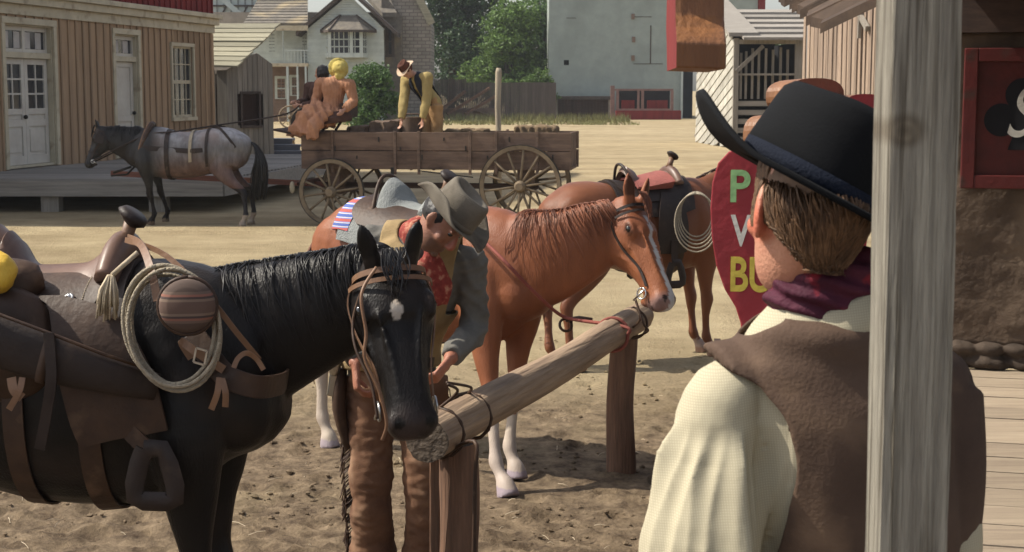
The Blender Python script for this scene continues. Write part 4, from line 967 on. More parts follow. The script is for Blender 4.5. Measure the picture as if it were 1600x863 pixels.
    if tail:
        g = MB()
        for i in range(150 if tail is True else tail):
            a = V((-.78*s[0]+rn.uniform(-.02, .02), rn.uniform(-.03, .03), 1.30*s[2])); dx, dy = rn.uniform(-.12, .12), rn.uniform(-.12, .12); l = rn.uniform(.65, .95)
            pts = [a, a+V((-.10, dy*.4, -.06)), a+V((-.17+dx*.4, dy*.8, -.25)), a+V((-.16+dx*.9, dy, -.5*l-.1)), a+V((-.12+dx, dy*.8, -l))]
            rr = rn.uniform(.008, .016); g.tube(spline(pts, 3), [rr*(1-.8*(j/12)**2) for j in range(13)], 4, flat=.6)
        obj('tail', g, mane, H.body, world=False, smooth=True)
    return H
M['eyeball'] = mat('eyeball', (.012, .008, .006), (.006, .005, .004), 3, rough=.08, spec=.8, bump=0)
def coat(name, c, c2, sc=4, rough=.42, sheen=.0, **k): M[name] = mat(name, c, c2, sc, rough=rough, spec=.2, attr=True, bump=.22, bscale=150, grain=(1, 1, .3), sheen=sheen, **k)
coat('black_coat', (.0115, .0090, .008), (.005, .0043, .0042), 5, rough=.42, c3=(.020, .014, .011), s3=3.5, w3=.58)
coat('chestnut_coat', (.27, .098, .044), (.15, .052, .026), 3.5, rough=.45, c3=(.20, .070, .034), s3=1.6, w3=.55)
coat('bay_coat', (.19, .07, .032), (.12, .042, .02), 3.5, rough=.45)
coat('roan_coat', (.21, .205, .21), (.09, .083, .085), 11, rough=.5, c3=(.12, .095, .088), s3=2.2, w3=.56)
M['black_hair'] = mat('black_horsehair', (.024, .021, .021), (.010, .009, .009), 8, rough=.38, spec=.45, island=.4, bump=0)
M['chestnut_hair'] = mat('chestnut_horsehair', (.25, .09, .045), (.12, .042, .022), 8, rough=.5, spec=.4, island=.45, bump=0)
M['bay_hair'] = mat('bay_horsehair', (.05, .022, .014), (.025, .012, .01), 8, rough=.42, island=.4, bump=0)
W1 = (1, 1, 1)
# black saddle horse, foreground left
def cblack(p, H):
    q = p-H.poll; t = q.dot(H.xh)/H.L; y = q.dot(H.sd)/H.k; z = q.dot(H.u)/H.k
    if -.06 < z < .06:
        r = math.hypot((t-.31)*.62/.036, (y+.012)/.019)+.25*noise.noise(p*70)
        if r < 1: return (48, 54, 52)
    if p.z < .055: return (2.5, 2.2, 2)
    if 0 < t < 1.05 and abs(y) < .14 and z > -.26: 
        m = max(0, (t-.80)/.2); k_ = max(0, 1-((t-.27)/.08)**2-((z+.045)/.04)**2)*(abs(y) > .075); n_ = 1+.5*nz(p, 14); return ((1+2.6*m+1.6*k_)*n_, (1+2.2*m+1.3*k_)*n_, (1+2.2*m+1.3*k_)*n_)
    return W1
OB = at(90, 700, 5.25); HB = R(-6)
HK = horse('saddle_horse', 'black saddle horse with white star, head hanging over the near end of the rail', 'saddle horses', (OB.x, OB.y), HB, (1.04, 1.05, 1.055),
           at(612, 402, 4.98), at(652, 678, 4.76), (.26, -.95, .18), cblack, 'black_coat', 'black_hair', .0095, feet=((-.02, 0), (.06, 0), (0, 0), (0, 0)),
           neckmid=at(475, 490, 5.22), nmane=1700, mthick=.75, headw=1.32, nr=.98, manelen=1.0, m0=.14, fore=36)
# chestnut saddle horse, centre
def cchest(p, H):
    q = p-H.poll; t = q.dot(H.xh)/H.L; y = q.dot(H.sd)/H.k; z = q.dot(H.u)/H.k
    if -.09 < z < .07 and .16 < t < 1.02 and abs(y-.008) < .017+.012*max(0, 1-abs(t-.95)*6)+.006*noise.noise(p*30): return (2.0, 5.5, 12)
    if t > .86 and abs(y) < .1 and -.3 < z < .1: 
        m = min(1, (t-.86)/.08); return tuple(lerp(1, a, m) for a in (1.1, 1.9, 3.6))
    if p.z < .055: return (1.5, 3.5, 8)
    if p.x < 0:
        if p.z < .50+.04*noise.noise(p*14) and p.y < 0: return (2.0, 4.7, 8.2)
        if p.y > 0 and p.z < .1: return (1, 1, 1)
    elif p.z < .37+.04*noise.noise(p*12): return (2.0, 4.7, 8.2)
    return W1
def feet_for(O, hd, s, targets):                          # world hoof positions -> leg shifts
    out = []; Ti = (Matrix.Translation((O[0], O[1], 0)) @ Matrix.Rotation(hd, 4, 'Z')).inverted()
    for i, t in enumerate(targets):
        bx = .57 if i < 2 else -.565; by = .15 if i % 2 == 0 else -.15
        if t is None: out.append((0, 0)); continue
        q = Ti@V((t[0], t[1], 0)); out.append((q.x/s[0]-bx, q.y/s[1]-by))
    return out
HC = R(-40); OC = V((-.47, 8.98)); sC = (1.10, 1.05, 1.0)
fc = feet_for(OC, HC, sC, [gnd(808, 750), gnd(795, 778), None, gnd(516, 700)])
HCn = horse('saddle_horse', 'chestnut saddle horse with white blaze and socks standing behind the hitching rail', 'saddle horses', OC, HC, sC,
            at(996, 310, 8.36), at(1053, 476, 8.08), (.72, -.62, .25), cchest, 'chestnut_coat', 'chestnut_hair', .012, feet=fc,
            neckmid=at(885, 412, 8.22), nmane=1900, mthick=.75, headw=1.06, nr=1.15, manelen=1.05, tail=60)
# bay saddle horse, behind right
def cbay(p, H):
    if p.z < .05: return (1.8, 3, 4.5)
    if p.x > 0 and p.z < .12: return (2.2, 4.5, 8)
    return (1.0, 1.0, 1.0)
HBy = R(24); OY = V((1.03, 12.5)); sY = (1.08, 1.05, .96)
fy = feet_for(OY, HBy, sY, [gnd(1098, 550), gnd(1116, 556), gnd(872, 578), gnd(907, 582)])
HY = horse('saddle_horse', 'bay saddle horse carrying a red-topped saddle, its head hidden by the red sign', 'saddle horses', OY, HBy, sY,
           at(1215, 235, 13.2), at(1280, 330, 13.5), (.9, -.1, .4), cbay, 'bay_coat', 'bay_hair', .016, feet=fy, nmane=120, tail=60)
# roan draught horse hitched to the wagon
def croan(p, H):
    q = p-H.poll; t = q.dot(H.xh)/H.L
    if p.z < .05: return (1.2, 1.0, .7)
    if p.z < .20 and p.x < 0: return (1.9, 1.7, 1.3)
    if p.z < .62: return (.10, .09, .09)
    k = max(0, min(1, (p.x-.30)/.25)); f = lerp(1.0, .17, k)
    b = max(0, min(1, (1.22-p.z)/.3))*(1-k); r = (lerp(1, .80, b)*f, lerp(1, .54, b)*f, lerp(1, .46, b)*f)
    top = max(0, min(1, (p.z-1.3)/.2))*(1-k); return tuple(v*lerp(1, 1.9, top) for v in r)  # paler back: light from above is put into the coat colour
HR = R(180-3); OR = at(296, 350, 25.0); sR = (1.30, 1.25, 1.04)
fr = feet_for((OR.x, OR.y), HR, sR, [gnd(236, 351), gnd(259, 346), gnd(378, 356), gnd(392, 351)])
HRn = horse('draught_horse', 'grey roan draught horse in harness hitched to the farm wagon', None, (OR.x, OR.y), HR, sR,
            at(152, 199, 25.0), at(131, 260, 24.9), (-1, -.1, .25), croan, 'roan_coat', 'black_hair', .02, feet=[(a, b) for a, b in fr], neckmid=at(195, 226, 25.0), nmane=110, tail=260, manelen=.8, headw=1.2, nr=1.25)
# ---------------------------------------------------------------- hitching rail
hr_ = thing('hitching_rail', 'weathered log hitching rail on stout posts between the black and the chestnut horse', 'hitching rail', (.2, 7.2, 0))
RA = at(664, 690, 5.62); RB = at(1003, 497, 8.75)
def rp(t): return RA.lerp(RB, t)
def rough_log(mb, p, q, r0, r1, seed, n=20, k=34, amp=.10, ext=0):
    d, a, b = frame(V(q)-V(p)); rings = []; vs = []; fs = []
    for i in range(k+1):
        t = i/k; c = V(p).lerp(V(q), t)+a*.008*math.sin(t*7+seed)+b*.01*math.sin(t*4+seed); r = lerp(r0, r1, t)
        for j in range(n):
            th = 2*math.pi*j/n; rr = r*(1+amp*.7*noise.noise(V((math.cos(th)*1.2, math.sin(th)*1.2, t*2+seed)))+.05*noise.noise(V((math.cos(th)*6, math.sin(th)*6, t*3+seed)))-.10*max(0, noise.noise(V((math.cos(th)*4, math.sin(th)*4, t*1.3+seed*3)))-.45)*3)
            e = 0
            if i == 0: e = -.02*noise.noise(V((math.cos(th)*2, math.sin(th)*2, seed)))
            vs.append(c+a*(math.cos(th)*rr)+b*(math.sin(th)*rr)+d*e)
    for i in range(k):
        for j in range(n): fs.append((i*n+j, i*n+(j+1) % n, (i+1)*n+(j+1) % n, (i+1)*n+j))
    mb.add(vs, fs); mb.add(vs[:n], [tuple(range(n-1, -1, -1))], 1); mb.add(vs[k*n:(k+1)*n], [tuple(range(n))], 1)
M['log'] = mat('weathered_log', (.37, .265, .175), (.15, .10, .068), 3.0, grain=(9, .5, 9), bump=.6, bscale=5, along=tuple(RB-RA), detail=8, c3=(.20, .14, .10), s3=3, w3=.64)
g = MB(); rough_log(g, RA, RB, .087, .080, 1.0, n=28, k=60); M['log_end'] = mat('shaded_log_end', (.13, .10, .075), (.05, .038, .03), 30, bump=.8, bscale=40)  # end caps coloured dark to carry the shadow of the horse's head
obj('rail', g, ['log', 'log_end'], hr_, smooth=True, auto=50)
c = gnd(969, 741); t_ = at(969, 520, c.y)
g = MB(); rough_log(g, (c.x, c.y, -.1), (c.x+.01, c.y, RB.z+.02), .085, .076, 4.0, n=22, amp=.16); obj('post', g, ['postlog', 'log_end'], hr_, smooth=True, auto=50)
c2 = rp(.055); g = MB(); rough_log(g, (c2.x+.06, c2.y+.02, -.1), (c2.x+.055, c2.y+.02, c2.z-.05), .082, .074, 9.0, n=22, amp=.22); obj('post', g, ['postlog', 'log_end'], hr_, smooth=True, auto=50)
g = MB(); g.bar((c2.x-.035, c2.y-.06, 0), (c2.x-.03, c2.y-.058, c2.z-.07), .035, .03, up=(0, 1, 0)); obj('split_strip', g, 'postlog', hr_, bevel=.006)
# ---------------------------------------------------------------- tack
def hw(g, H): g.v = [H.T@v for v in g.v]; return g
def strap(mb, pts, w=.02, t=.004, k=6, up=(0, -1, 0)):     # flat strap along a smooth path, lying against 'up'
    pts = spline(pts, k); vs = []; fs = []; n = len(pts)
    for i, p in enumerate(pts):
        d, a, b = frame(pts[min(i+1, n-1)]-pts[max(i-1, 0)], up)
        for x, y in ((-w/2, -t/2), (w/2, -t/2), (w/2, t/2), (-w/2, t/2)): vs.append(p+b*x+a*y)
    for i in range(n-1):
        for j in range(4): fs.append((i*4+j, i*4+(j+1) % 4, (i+1)*4+(j+1) % 4, (i+1)*4+j))
    fs += [(3, 2, 1, 0), tuple(range((n-1)*4, n*4))]; mb.add(vs, fs)
def hsurf(H, t, ang, off=.006):                            # point on the head surface; ang 0 = forehead, + = horse's left
    for p, q in zip(H.hr, H.hr[1:]):
        if t <= q[0]: break
    f = max(0, min(1, (t-p[0])/(q[0]-p[0]))); a, b, w = [lerp(p[i], q[i], f) for i in (1, 2, 3)]
    r = R(ang); h = (a-b)/2+off; ct, st = math.cos(r), math.sin(r); e = .88
    return H.hp(t, math.copysign(abs(st)**e, st)*(w+off), (a+b)/2+math.copysign(abs(ct)**e, ct)*h)
def hstrap(H, mb, pts, w, off=.007):
    P = [hsurf(H, t, a, off) for t, a in pts]; P2 = spline(P, 4); c = [H.hp(t, 0, -.1) for t, a in pts]; C = spline(c, 4); n = len(P2); vs = []; fs = []
    for i, p in enumerate(P2):
        d = (P2[min(i+1, n-1)]-P2[max(i-1, 0)]).normalized(); o = (p-C[i]); o = (o-d*o.dot(d)).normalized(); b = d.cross(o)
        for x, y in ((-w/2, -.002), (w/2, -.002), (w/2, .003), (-w/2, .003)): vs.append(p+b*x+o*y)
    for i in range(n-1):
        for j in range(4): fs.append((i*4+j, i*4+(j+1) % 4, (i+1)*4+(j+1) % 4, (i+1)*4+j))
    fs += [(3, 2, 1, 0), tuple(range((n-1)*4, n*4))]; mb.add(vs, fs)
def ring(mb, c, r, t, nrm, n=18):
    d, a, b = frame(V(nrm), (0, .3, 1)); mb.tube([V(c)+a*math.cos(2*math.pi*i/n)*r+b*math.sin(2*math.pi*i/n)*r for i in range(n+1)], t, 6)
def bridle(H, label, m, blink=False, w=.019):
    c = H.T@H.hp(.1, 0, 0); r = thing('bridle', label, 'bridle', c, 0, None)
    g = MB(); hstrap(H, g, [(.07, a) for a in range(-110, 111, 20)], w); 
    for sg in (1, -1): hstrap(H, g, [(.07, 95*sg), (.2, 92*sg), (.4, 88*sg), (.6, 86*sg), (.78, 92*sg)], w*.85)
    obj('headstall', hw(g, H), m, r)
    g = MB(); hstrap(H, g, [(.13, a) for a in range(-85, 86, 17)], w*.8, .010); obj('browband', hw(g, H), m, r)
    g = MB(); hstrap(H, g, [(.08, 100), (.26, 130), (.33, 178), (.26, -130), (.08, -100)], w*.6, .012); obj('throat_latch', hw(g, H), m, r)
    if blink:
        for sg in (1, -1):
            g = MB(); p = [hsurf(H, t, a*sg, .02) for t, a in ((.16, 60), (.36, 60), (.36, 105), (.16, 105))]; g.prism(p, (hsurf(H, .26, 80*sg, .026)-hsurf(H, .26, 80*sg, .02))); obj('blinker', hw(g, H), m, r)
        g = MB(); hstrap(H, g, [(.62, a) for a in range(-180, 181, 30)], w*.9); obj('noseband', hw(g, H), m, r)
    for sg in (1, -1):
        g = MB(); ring(g, H.hp(.82, .075*sg, -.115), .030, .0045, H.sd); g.bar(H.hp(.80, .075*sg, -.085), H.hp(.84, .078*sg, -.175), .008, .008); b_ = obj('bit_ring', hw(g, H), 'steel', r, smooth=True)
    H.bit = [H.T@H.hp(.84, .08*sg, -.16) for sg in (1, -1)]
    return r
brK = bridle(HK, 'brown leather bridle on the head of the black horse', 'leatherlt')
brC = bridle(HCn, 'dark leather bridle with steel bit on the chestnut horse', 'leatherdk', w=.016)
bridle(HRn, 'dark bridle with blinkers on the roan draught horse', 'leatherdk', True, w=.035)

def saddle(H, label, x=.05, seatm='seatleather', skirtm='leather', blm='leatherdk', fend=True, k=1.0, hornm='leatherdk', group=None, stir=True, bag=False, fo=0, so=0, up_=0, c1=.17, c2=-.22, hx=0, hz_=0):
    s = H.s; top = lambda xx: tor(xx, s)[0]; c = H.T@V((x, 0, top(x))); r = thing('saddle', label, 'saddle', c, 0, group)
    def P(m_, g, name, par=r, **kw): return obj(name, hw(g, H), m_, par, **kw)
    g = MB(); patch(g, x-.40, x+.30, -72, 72, .010, .016, s, nx=16, nt=30, bumpf=lambda a, b: .004*math.sin(a*30)*math.sin(b*40)); P(blm, g, 'saddle_blanket', smooth=True, auto=50)
    g = MB(); patch(g, x-.36, x+.24, -52, 52, .030, .012, s, nx=14, nt=24, fx=lambda j: (x-.36+.10*abs(2*j-1)**6, x+.24-.07*abs(2*j-1)**5)); P(skirtm, g, 'skirt', smooth=True, auto=50)
    if bag:
        for nm, path in (('skirt_stitching', [(x-.25, t) for t in range(8, 50, 2)]+[(lerp(x-.25, x+.155, i/26), 49) for i in range(27)]+[(x+.165, t) for t in range(47, 14, -2)]),):
            g = MB(); P_ = spline([torpt(a_, t, .0435, s) for a_, t in path], 3)
            for i in range(0, len(P_)-1, 2): g.tube([P_[i], P_[i+1]], .0022, 5)
            P('tassel', g, 'stitching')
        for a_, t in ((x-.19, 40), (x+.12, 38)):
            g = MB(); c_ = torpt(a_, t, .048, s); n_ = (torpt(a_, t, .1, s)-c_).normalized(); ring(g, c_, .012, .006, n_); g.ell(c_, (.012, .006, .012)); P('steel', g, 'concho', smooth=True)
            g = MB(); strap(g, [c_+n_*.006, c_+V((.004, -.012, -.05)), c_+V((-.012, -.012, -.13))], .009, .003); strap(g, [c_+n_*.006, c_+V((-.01, -.014, -.04)), c_+V((.016, -.012, -.11))], .009, .003); P('leatherlt', g, 'saddle_string')
    # seat with cantle and fork
    cx = x-.17; fx = x+.17+hx; o = []; i_ = []
    for i in range(25):
        u = lerp(cx-.035, fx+.0, i/24); row = []; row2 = []
        for j in range(21):
            y = lerp(-.205, .205, j/20); yn_ = y/.205
            z = top(u)+.055+.125*math.exp(-((u-cx)/.045)**2)*max(0, 1-yn_**2)+.06*math.exp(-((u-fx)/.06)**2)*(1-yn_**2)-.17*abs(yn_)**2.2-.0*abs(yn_)
            row.append(V((u+(.04*(1-yn_**2) if u < cx+.02 else 0)*-1, y, z))); row2.append(V((u, y*.97, z-.022)))
        o.append(row); i_.append(row2)
    g = MB(); g.sheet(o, nd=i_); P(seatm, g, 'seat', smooth=True, auto=60)
    g = MB(); g.tube(spline([(cx-.03-.0*abs(y)-.06*(1-(y/.2)**2), y, top(cx)+.055+.135*(1-(y/.2)**2)-.15*abs(y/.2)**2.5) for y in (-.2, -.16, -.08, 0, .08, .16, .2)], 4), .012, 8); P(skirtm, g, 'cantle', smooth=True)
    g = MB(); g.loft([(V((fx+.03, y, top(fx)+.10-.10*abs(y/.17)**2.2)), .055, .04) for y in (-.17, -.13, -.07, 0, .07, .13, .17)], up=(0, 0, 1), n=14, sub=3); fk = P(seatm, g, 'fork', smooth=True)
    hz = top(fx)+.13+hz_
    g = MB(); g.tube([(fx+.03, 0, hz), (fx+.045, 0, hz+.04), (fx+.06, 0, hz+.085)], [.03, .022, .024], 12); P('leatherlt', g, 'horn_neck', fk, smooth=True)
    g = MB(); g.loft([((fx+.05, 0, hz+.085), .03, .03), ((fx+.062, 0, hz+.095), .052, .050), ((fx+.068, 0, hz+.108), .055, .052), ((fx+.075, 0, hz+.118), .04, .04)], up=(1, 0, 0), n=20); P(hornm, g, 'horn', fk, smooth=True)
    if fend:
        for sg in (1, -1):
            g = MB(); patch(g, x-.06, x+.14, 40*sg, (112-up_*90)*sg, .045+.02*bool(fo), .010, s, nx=8, nt=14, fx=lambda j: (x+fo*j**.5+.0-.05*math.sin(j*2.6)-.05*j, x+fo*j**.5+.10+.07*math.sin(j*2.4)+.05*j)); fd = P(skirtm, g, 'fender', smooth=True, auto=50)
            p0 = torpt(x+.06+fo, 110*sg, .06, s); p0.y = torpt(x+.06+fo, 90*sg, .06, s).y; p0.z += up_; p1 = V((x+.07+so, p0.y*1.02, p0.z-.10))
            g = MB(); strap(g, [p0+V((0, 0, .1)), p0, p1], .055, .01, up=(0, 1, 0)); P(skirtm, g, 'stirrup_leather')
            if stir:
                g = MB(); q = p1+V((0, 0, .02)); ax = V((.80, -.60*sg if sg > 0 else .6, 0)).normalized() if sg < 0 else V((1, 0, 0)); ax = V((.85, .5, 0)) if sg < 0 else V((1, 0, 0)); ax.normalize()
                pts = [q+ax*a+V((0, 0, b)) for a, b in ((-.03, 0), (-.05, -.05), (-.068, -.12), (-.066, -.165), (-.04, -.175), (.04, -.175), (.066, -.165), (.068, -.12), (.05, -.05), (.03, 0), (-.03, 0))]
                g.tube(pts, .0125, 8, flat=2.6, up=ax.cross(V((0, 0, 1)))); P(skirtm if not bag else 'leatherdk', g, 'stirrup', smooth=True, auto=50)
    g = MB(); a, b, w = tor(x+.16, s); vs = []
    for xx, nm in ((x+c1, 'cinch'), (x+c2, 'rear_cinch')):
        g = MB(); patch(g, xx-.035, xx+.035, 60, 300, .012, .006, s, nx=2, nt=30); P('leather', g, nm)
    return r
saddle(HK, 'brown western saddle with pale worn seat on the black horse', x=.03, bag=True, fo=.27, so=.36, up_=.10, c1=.20, c2=-.05, hx=.03, hz_=-.03)
M['grey_blanket'] = mat('grey_blanket', (.26, .27, .26), (.18, .19, .185), 14, bump=.6, bscale=120)
M['blue_stripe'] = mat('blue_stripe', (.10, .16, .40), (.5, .5, .5), 1.0, grain=(30, 0, 0))
saddle(HCn, 'grey saddle with dished cantle on the chestnut horse, behind the bending cowboy', x=-.10, seatm='grey_blanket', skirtm='leather', blm='grey_blanket', k=1)
saddle(HY, 'dark saddle with red seat blanket on the bay horse', x=.08, seatm='redwool' if 'redwool' in M else 'seatleather', blm='leatherdk', skirtm='leatherdk')
g = MB(); patch(g, -.56, -.42, 8, 62, .014, .016, HCn.s, nx=4, nt=12)
o = obj('striped_blanket', hw(g, HCn), mat('striped_wool', (.10, .17, .42), (.55, .5, .45), 1, bump=.3), None, smooth=True, auto=50); 
def stripe_mat(name, cols, scale, axis='Z', rough=.9):
    m = bpy.data.materials.new(name); m.use_nodes = True; t = m.node_tree; N = t.nodes; L = t.links; p = N['Principled BSDF']; p.inputs['Roughness'].default_value = rough
    tc = N.new('ShaderNodeTexCoord'); w_ = N.new('ShaderNodeTexWave'); w_.bands_direction = axis; w_.inputs['Scale'].default_value = scale; w_.inputs['Distortion'].default_value = .4
    L.new(tc.outputs['Object'], w_.inputs['Vector']); r = N.new('ShaderNodeValToRGB'); r.color_ramp.interpolation = 'CONSTANT'
    e = r.color_ramp.elements; e[0].color = (*cols[0], 1); e[1].position = 1/len(cols); e[1].color = (*cols[1], 1)
    for i, c in enumerate(cols[2:]): q = e.new((i+2)/len(cols)); q.color = (*c, 1)
    L.new(w_.outputs['Fac'], r.inputs[0]); L.new(r.outputs[0], p.inputs['Base Color']); return m
o.data.materials[0] = stripe_mat('striped_wool', [(.06, .10, .30), (.5, .45, .42), (.12, .2, .45), (.35, .08, .07)], 6)
place_origin(o, HCn.T@V((-.5, 0, 1.3))); tag(o, 'folded blue and red striped blanket behind the saddle of the chestnut horse', 'blanket')
# ---- things hung on the black horse's saddle
YS = 4.86
g = MB(); rr = random.Random(2)
for i in range(6):
    cx, cy = 268+rr.uniform(-5, 5), 512+rr.uniform(-5, 5); ax = .142+rr.uniform(-.014, .012); ay = .198+rr.uniform(-.020, .014); c = at(cx, cy, YS-.012*i); tl = R(14+rr.uniform(-7, 5)); pts = []
    for j in range(41):
        a = 2*math.pi*j/40; x_, z_ = math.sin(a)*ax, math.cos(a)*ay
        x2 = x_*math.cos(tl)-z_*math.sin(tl); z2 = x_*math.sin(tl)+z_*math.cos(tl); pts.append(c+V((x2, .025*math.sin(a+1), z2)))
    g.tube(pts, .0065, 7)
o = obj('rope_coil', g, 'rope', smooth=True); place_origin(o, at(268, 512, YS)); tag(o, 'coiled pale lariat hanging from the saddle horn of the black horse', 'rope', 'coiled lariats on the saddles')
g = MB(); strap(g, [at(200, 372, 5.12), at(222, 385, 4.98), at(238, 430, 4.84), at(246, 470, 4.80)], .026, .005); strap(g, [at(196, 375, 5.1), at(260, 400, 4.95), at(330, 470, 4.86), at(370, 520, 4.86), at(405, 562, 4.90)], .018, .005)
o = obj('horn_strap', g, 'leatherlt'); place_origin(o, at(200, 372, 5.1)); tag(o, 'tan leather strap looped over the saddle horn of the black horse', 'strap')
# canteen
ct = thing('canteen', 'round blanket covered canteen hanging in the rope coil on the black horse', 'canteen', at(293, 478, 4.79))
c = at(293, 478, 4.79); ax_ = V((.12, -1, .1)).normalized(); d, a_, b_ = frame(ax_); g = MB()
g.loft([(c-ax_*.045, .06, .06), (c-ax_*.03, .078, .080), (c, .086, .089), (c+ax_*.025, .078, .081), (c+ax_*.04, .055, .058)], up=a_, n=28, sub=3)
obj('cover', g, stripe_mat('canteen_wool', [(.10, .06, .045), (.16, .11, .08), (.055, .035, .03), (.20, .085, .06), (.12, .08, .06), (.07, .045, .035)], 2.4), ct, smooth=True)
g = MB(); ring(g, c, .090, .007, ax_, 30); obj('seam_band', g, 'leather', ct, smooth=True)
# tassel
g = MB(); c = at(190, 430, 4.9)
for i in range(60):
    x_ = rr.uniform(-.028, .028); y_ = rr.uniform(-.02, .02); l = rr.uniform(.09, .15); g.tube([c+V((-.035+x_*.3, y_*.3, .0)), c+V((-.045+x_, y_, -l*.5)), c+V((-.05+x_*1.2, y_, -l))], .0035, 4)
g.tube([at(215, 395, 4.95), at(192, 415, 4.92), c+V((-.03, 0, 0))], .009, 6)
o = obj('tassel', g, 'tassel', smooth=True); place_origin(o, c); tag(o, 'cream cord tassel beside the lariat on the black horse', 'tassel')
# breast collar
bc = thing('breast_collar', 'brown leather breast collar across the chest of the black horse', 'breast collar', at(390, 590, 4.95))
def chestp(x, th, off=.03): return HK.T@torpt(x, th, off, HK.s)
g = MB(); strap(g, [at(300, 520, 4.90), at(345, 580, 4.84), at(375, 598, 4.83), at(410, 605, 4.86), at(440, 600, 4.98), at(448, 592, 5.1)], .075, .010, up=(.3, -1, 0)); obj('chest_plate', g, 'leather', bc, bevel=.003)
g = MB(); strap(g, [at(300, 560, 4.86), at(285, 535, 4.85), at(300, 545, 4.82), at(325, 562, 4.82), at(350, 578, 4.82)], .028, .006, up=(0, -1, 0)); st_ = obj('strap', g, 'leatherlt', bc)
g = MB(); c = at(313, 556, 4.80); g.bar(c+V((-.022, 0, -.02)), c+V((.012, 0, -.03)), .006, .006); g.bar(c+V((-.012, 0, .025)), c+V((.022, 0, .015)), .006, .006); g.bar(c+V((-.022, 0, -.02)), c+V((-.012, 0, .025)), .006, .006); g.bar(c+V((.012, 0, -.03)), c+V((.022, 0, .015)), .006, .006); obj('buckle', g, 'steel', st_)
g = MB(); strap(g, [at(365, 575, 4.80), at(372, 560, 4.81), at(385, 552, 4.82), at(400, 560, 4.84), at(412, 578, 4.84)], .016, .006); obj('strap', g, 'leatherlt', bc)
for q in ((343, 590, 330, 640), (347, 592, 352, 636)):
    g = MB(); strap(g, [at(q[0], q[1], 4.80), at((q[0]+q[2])/2+3, (q[1]+q[3])/2, 4.79), at(q[2], q[3], 4.80)], .020, .004); obj('lace', g, 'leatherlt', bc)
# rifle scabbard, saddle bag, hanging straps, slicker
sc = thing('rifle_scabbard', 'long dark leather rifle scabbard slung low across the flank of the black horse', 'scabbard', at(110, 545, 4.85))
g = MB(); g.loft([(at(-90, 500, 4.84), .095, .03), (at(0, 535, 4.82), .082, .032), (at(75, 560, 4.82), .078, .032), (at(160, 585, 4.84), .060, .028), (at(245, 605, 4.90), .045, .02)], up=(0, 0, 1), n=18, sub=4, e=2.6); obj('sheath', g, 'leatherdk', sc, smooth=True)
g = MB()
for q in (72,): g.loft([(at(q-6, 559, 4.82), .083, .037), (at(q+8, 563, 4.82), .082, .037)], up=(0, 0, 1), n=18, e=2.6)
g.tube([at(-90, 462, 4.81), at(0, 492, 4.79), at(75, 520, 4.79), at(160, 553, 4.81), at(240, 580, 4.88)], .006, 6); obj('stitched_edge', g, 'leather', sc, smooth=True)
g = MB(); g.ell(at(15, 540, 4.98), (.17, .09, .20)); g.ell(at(-40, 500, 4.98), (.15, .09, .16)); me = remesh(g, .012, 6); wrinkle(me, lambda p, n: .012*nz(p, 8))
o = obj('saddlebag', me, 'leather', smooth=True); place_origin(o, at(15, 540, 4.98)); tag(o, 'bulging brown saddlebag behind the saddle of the black horse', 'saddlebag')
g = MB(); strap(g, [at(76, 520, 4.78), at(80, 590, 4.77), at(72, 650, 4.78), at(62, 702, 4.79)], .034, .006)
o = obj('hanging_strap', g, 'leatherdk'); place_origin(o, at(76, 520, 4.78)); tag(o, 'dark strap dangling over the rifle scabbard on the black horse', 'strap')
g = MB(); strap(g, [at(18, 590, 4.80), at(22, 610, 4.79), at(35, 622, 4.79)], .03, .005); strap(g, [at(35, 590, 4.80), at(30, 612, 4.785), at(14, 640, 4.79)], .02, .004)
o = obj('tie_strap', g, 'leatherlt'); place_origin(o, at(18, 590, 4.8)); tag(o, 'short knotted tie strap below the saddlebag of the black horse', 'strap')
g = MB(); g.loft([(at(-150, 452, 5.1), .09, .08), (at(-60, 445, 5.08), .10, .09), (at(18, 442, 5.06), .085, .085), (at(62, 432, 5.1), .05, .06)], up=(0, 0, 1), n=18, sub=4); me = remesh(g, .012, 5); wrinkle(me, lambda p, n: .012*nz((p.x*.5, p.y, p.z), 16))
o = obj('bedroll', me, 'leather', smooth=True); place_origin(o, at(0, 440, 5.1)); tag(o, 'dark leather bedroll behind the cantle on the black horse', 'bedroll')
g = MB(); g.ell(at(2, 428, 4.93), (.050, .05, .065)); g.ell(at(-25, 415, 4.95), (.09, .06, .06)); me = remesh(g, .008, 4); wrinkle(me, lambda p, n: .008*nz(p, 25))
o = obj('yellow_slicker', me, 'yellow', smooth=True); place_origin(o, at(-10, 425, 4.95)); tag(o, 'yellow oilcloth slicker tied behind the saddle at the left edge', 'slicker')
# ---- reins
def rein(label, pts, r=.007, m='leatherlt', k=8, cat='rein', name='rein'):
    g = MB(); g.tube(spline(pts, k), r, 7); o = obj(name, g, m, smooth=True); place_origin(o, V(pts[0])); return tag(o, label, cat)
rein('pale braided rein hanging loose along the left cheek of the black horse', [at(588, 418, 4.82), at(565, 460, 4.76), at(572, 520, 4.74), at(570, 560, 4.73), at(592, 610, 4.72), at(604, 660, 4.72), at(597, 688, 4.73)], .0055)
rein('dark leather strap hanging behind the jaw of the black horse', [at(566, 452, 4.95), at(552, 500, 4.95), at(556, 545, 4.90), at(580, 600, 4.85), at(590, 655, 4.82)], .0055, 'leather')
def around(t, turns, r, off0=0.0, adv=.0):
    d, a, b = frame(RB-RA); return [rp(t+adv*i/12)+a*r*math.cos(i*math.pi/6+off0)+b*r*math.sin(i*math.pi/6+off0) for i in range(int(12*turns)+1)]
L1 = around(.045, 1, .098, 0, .004); L2 = around(.14, 1, .096, 0, .004)
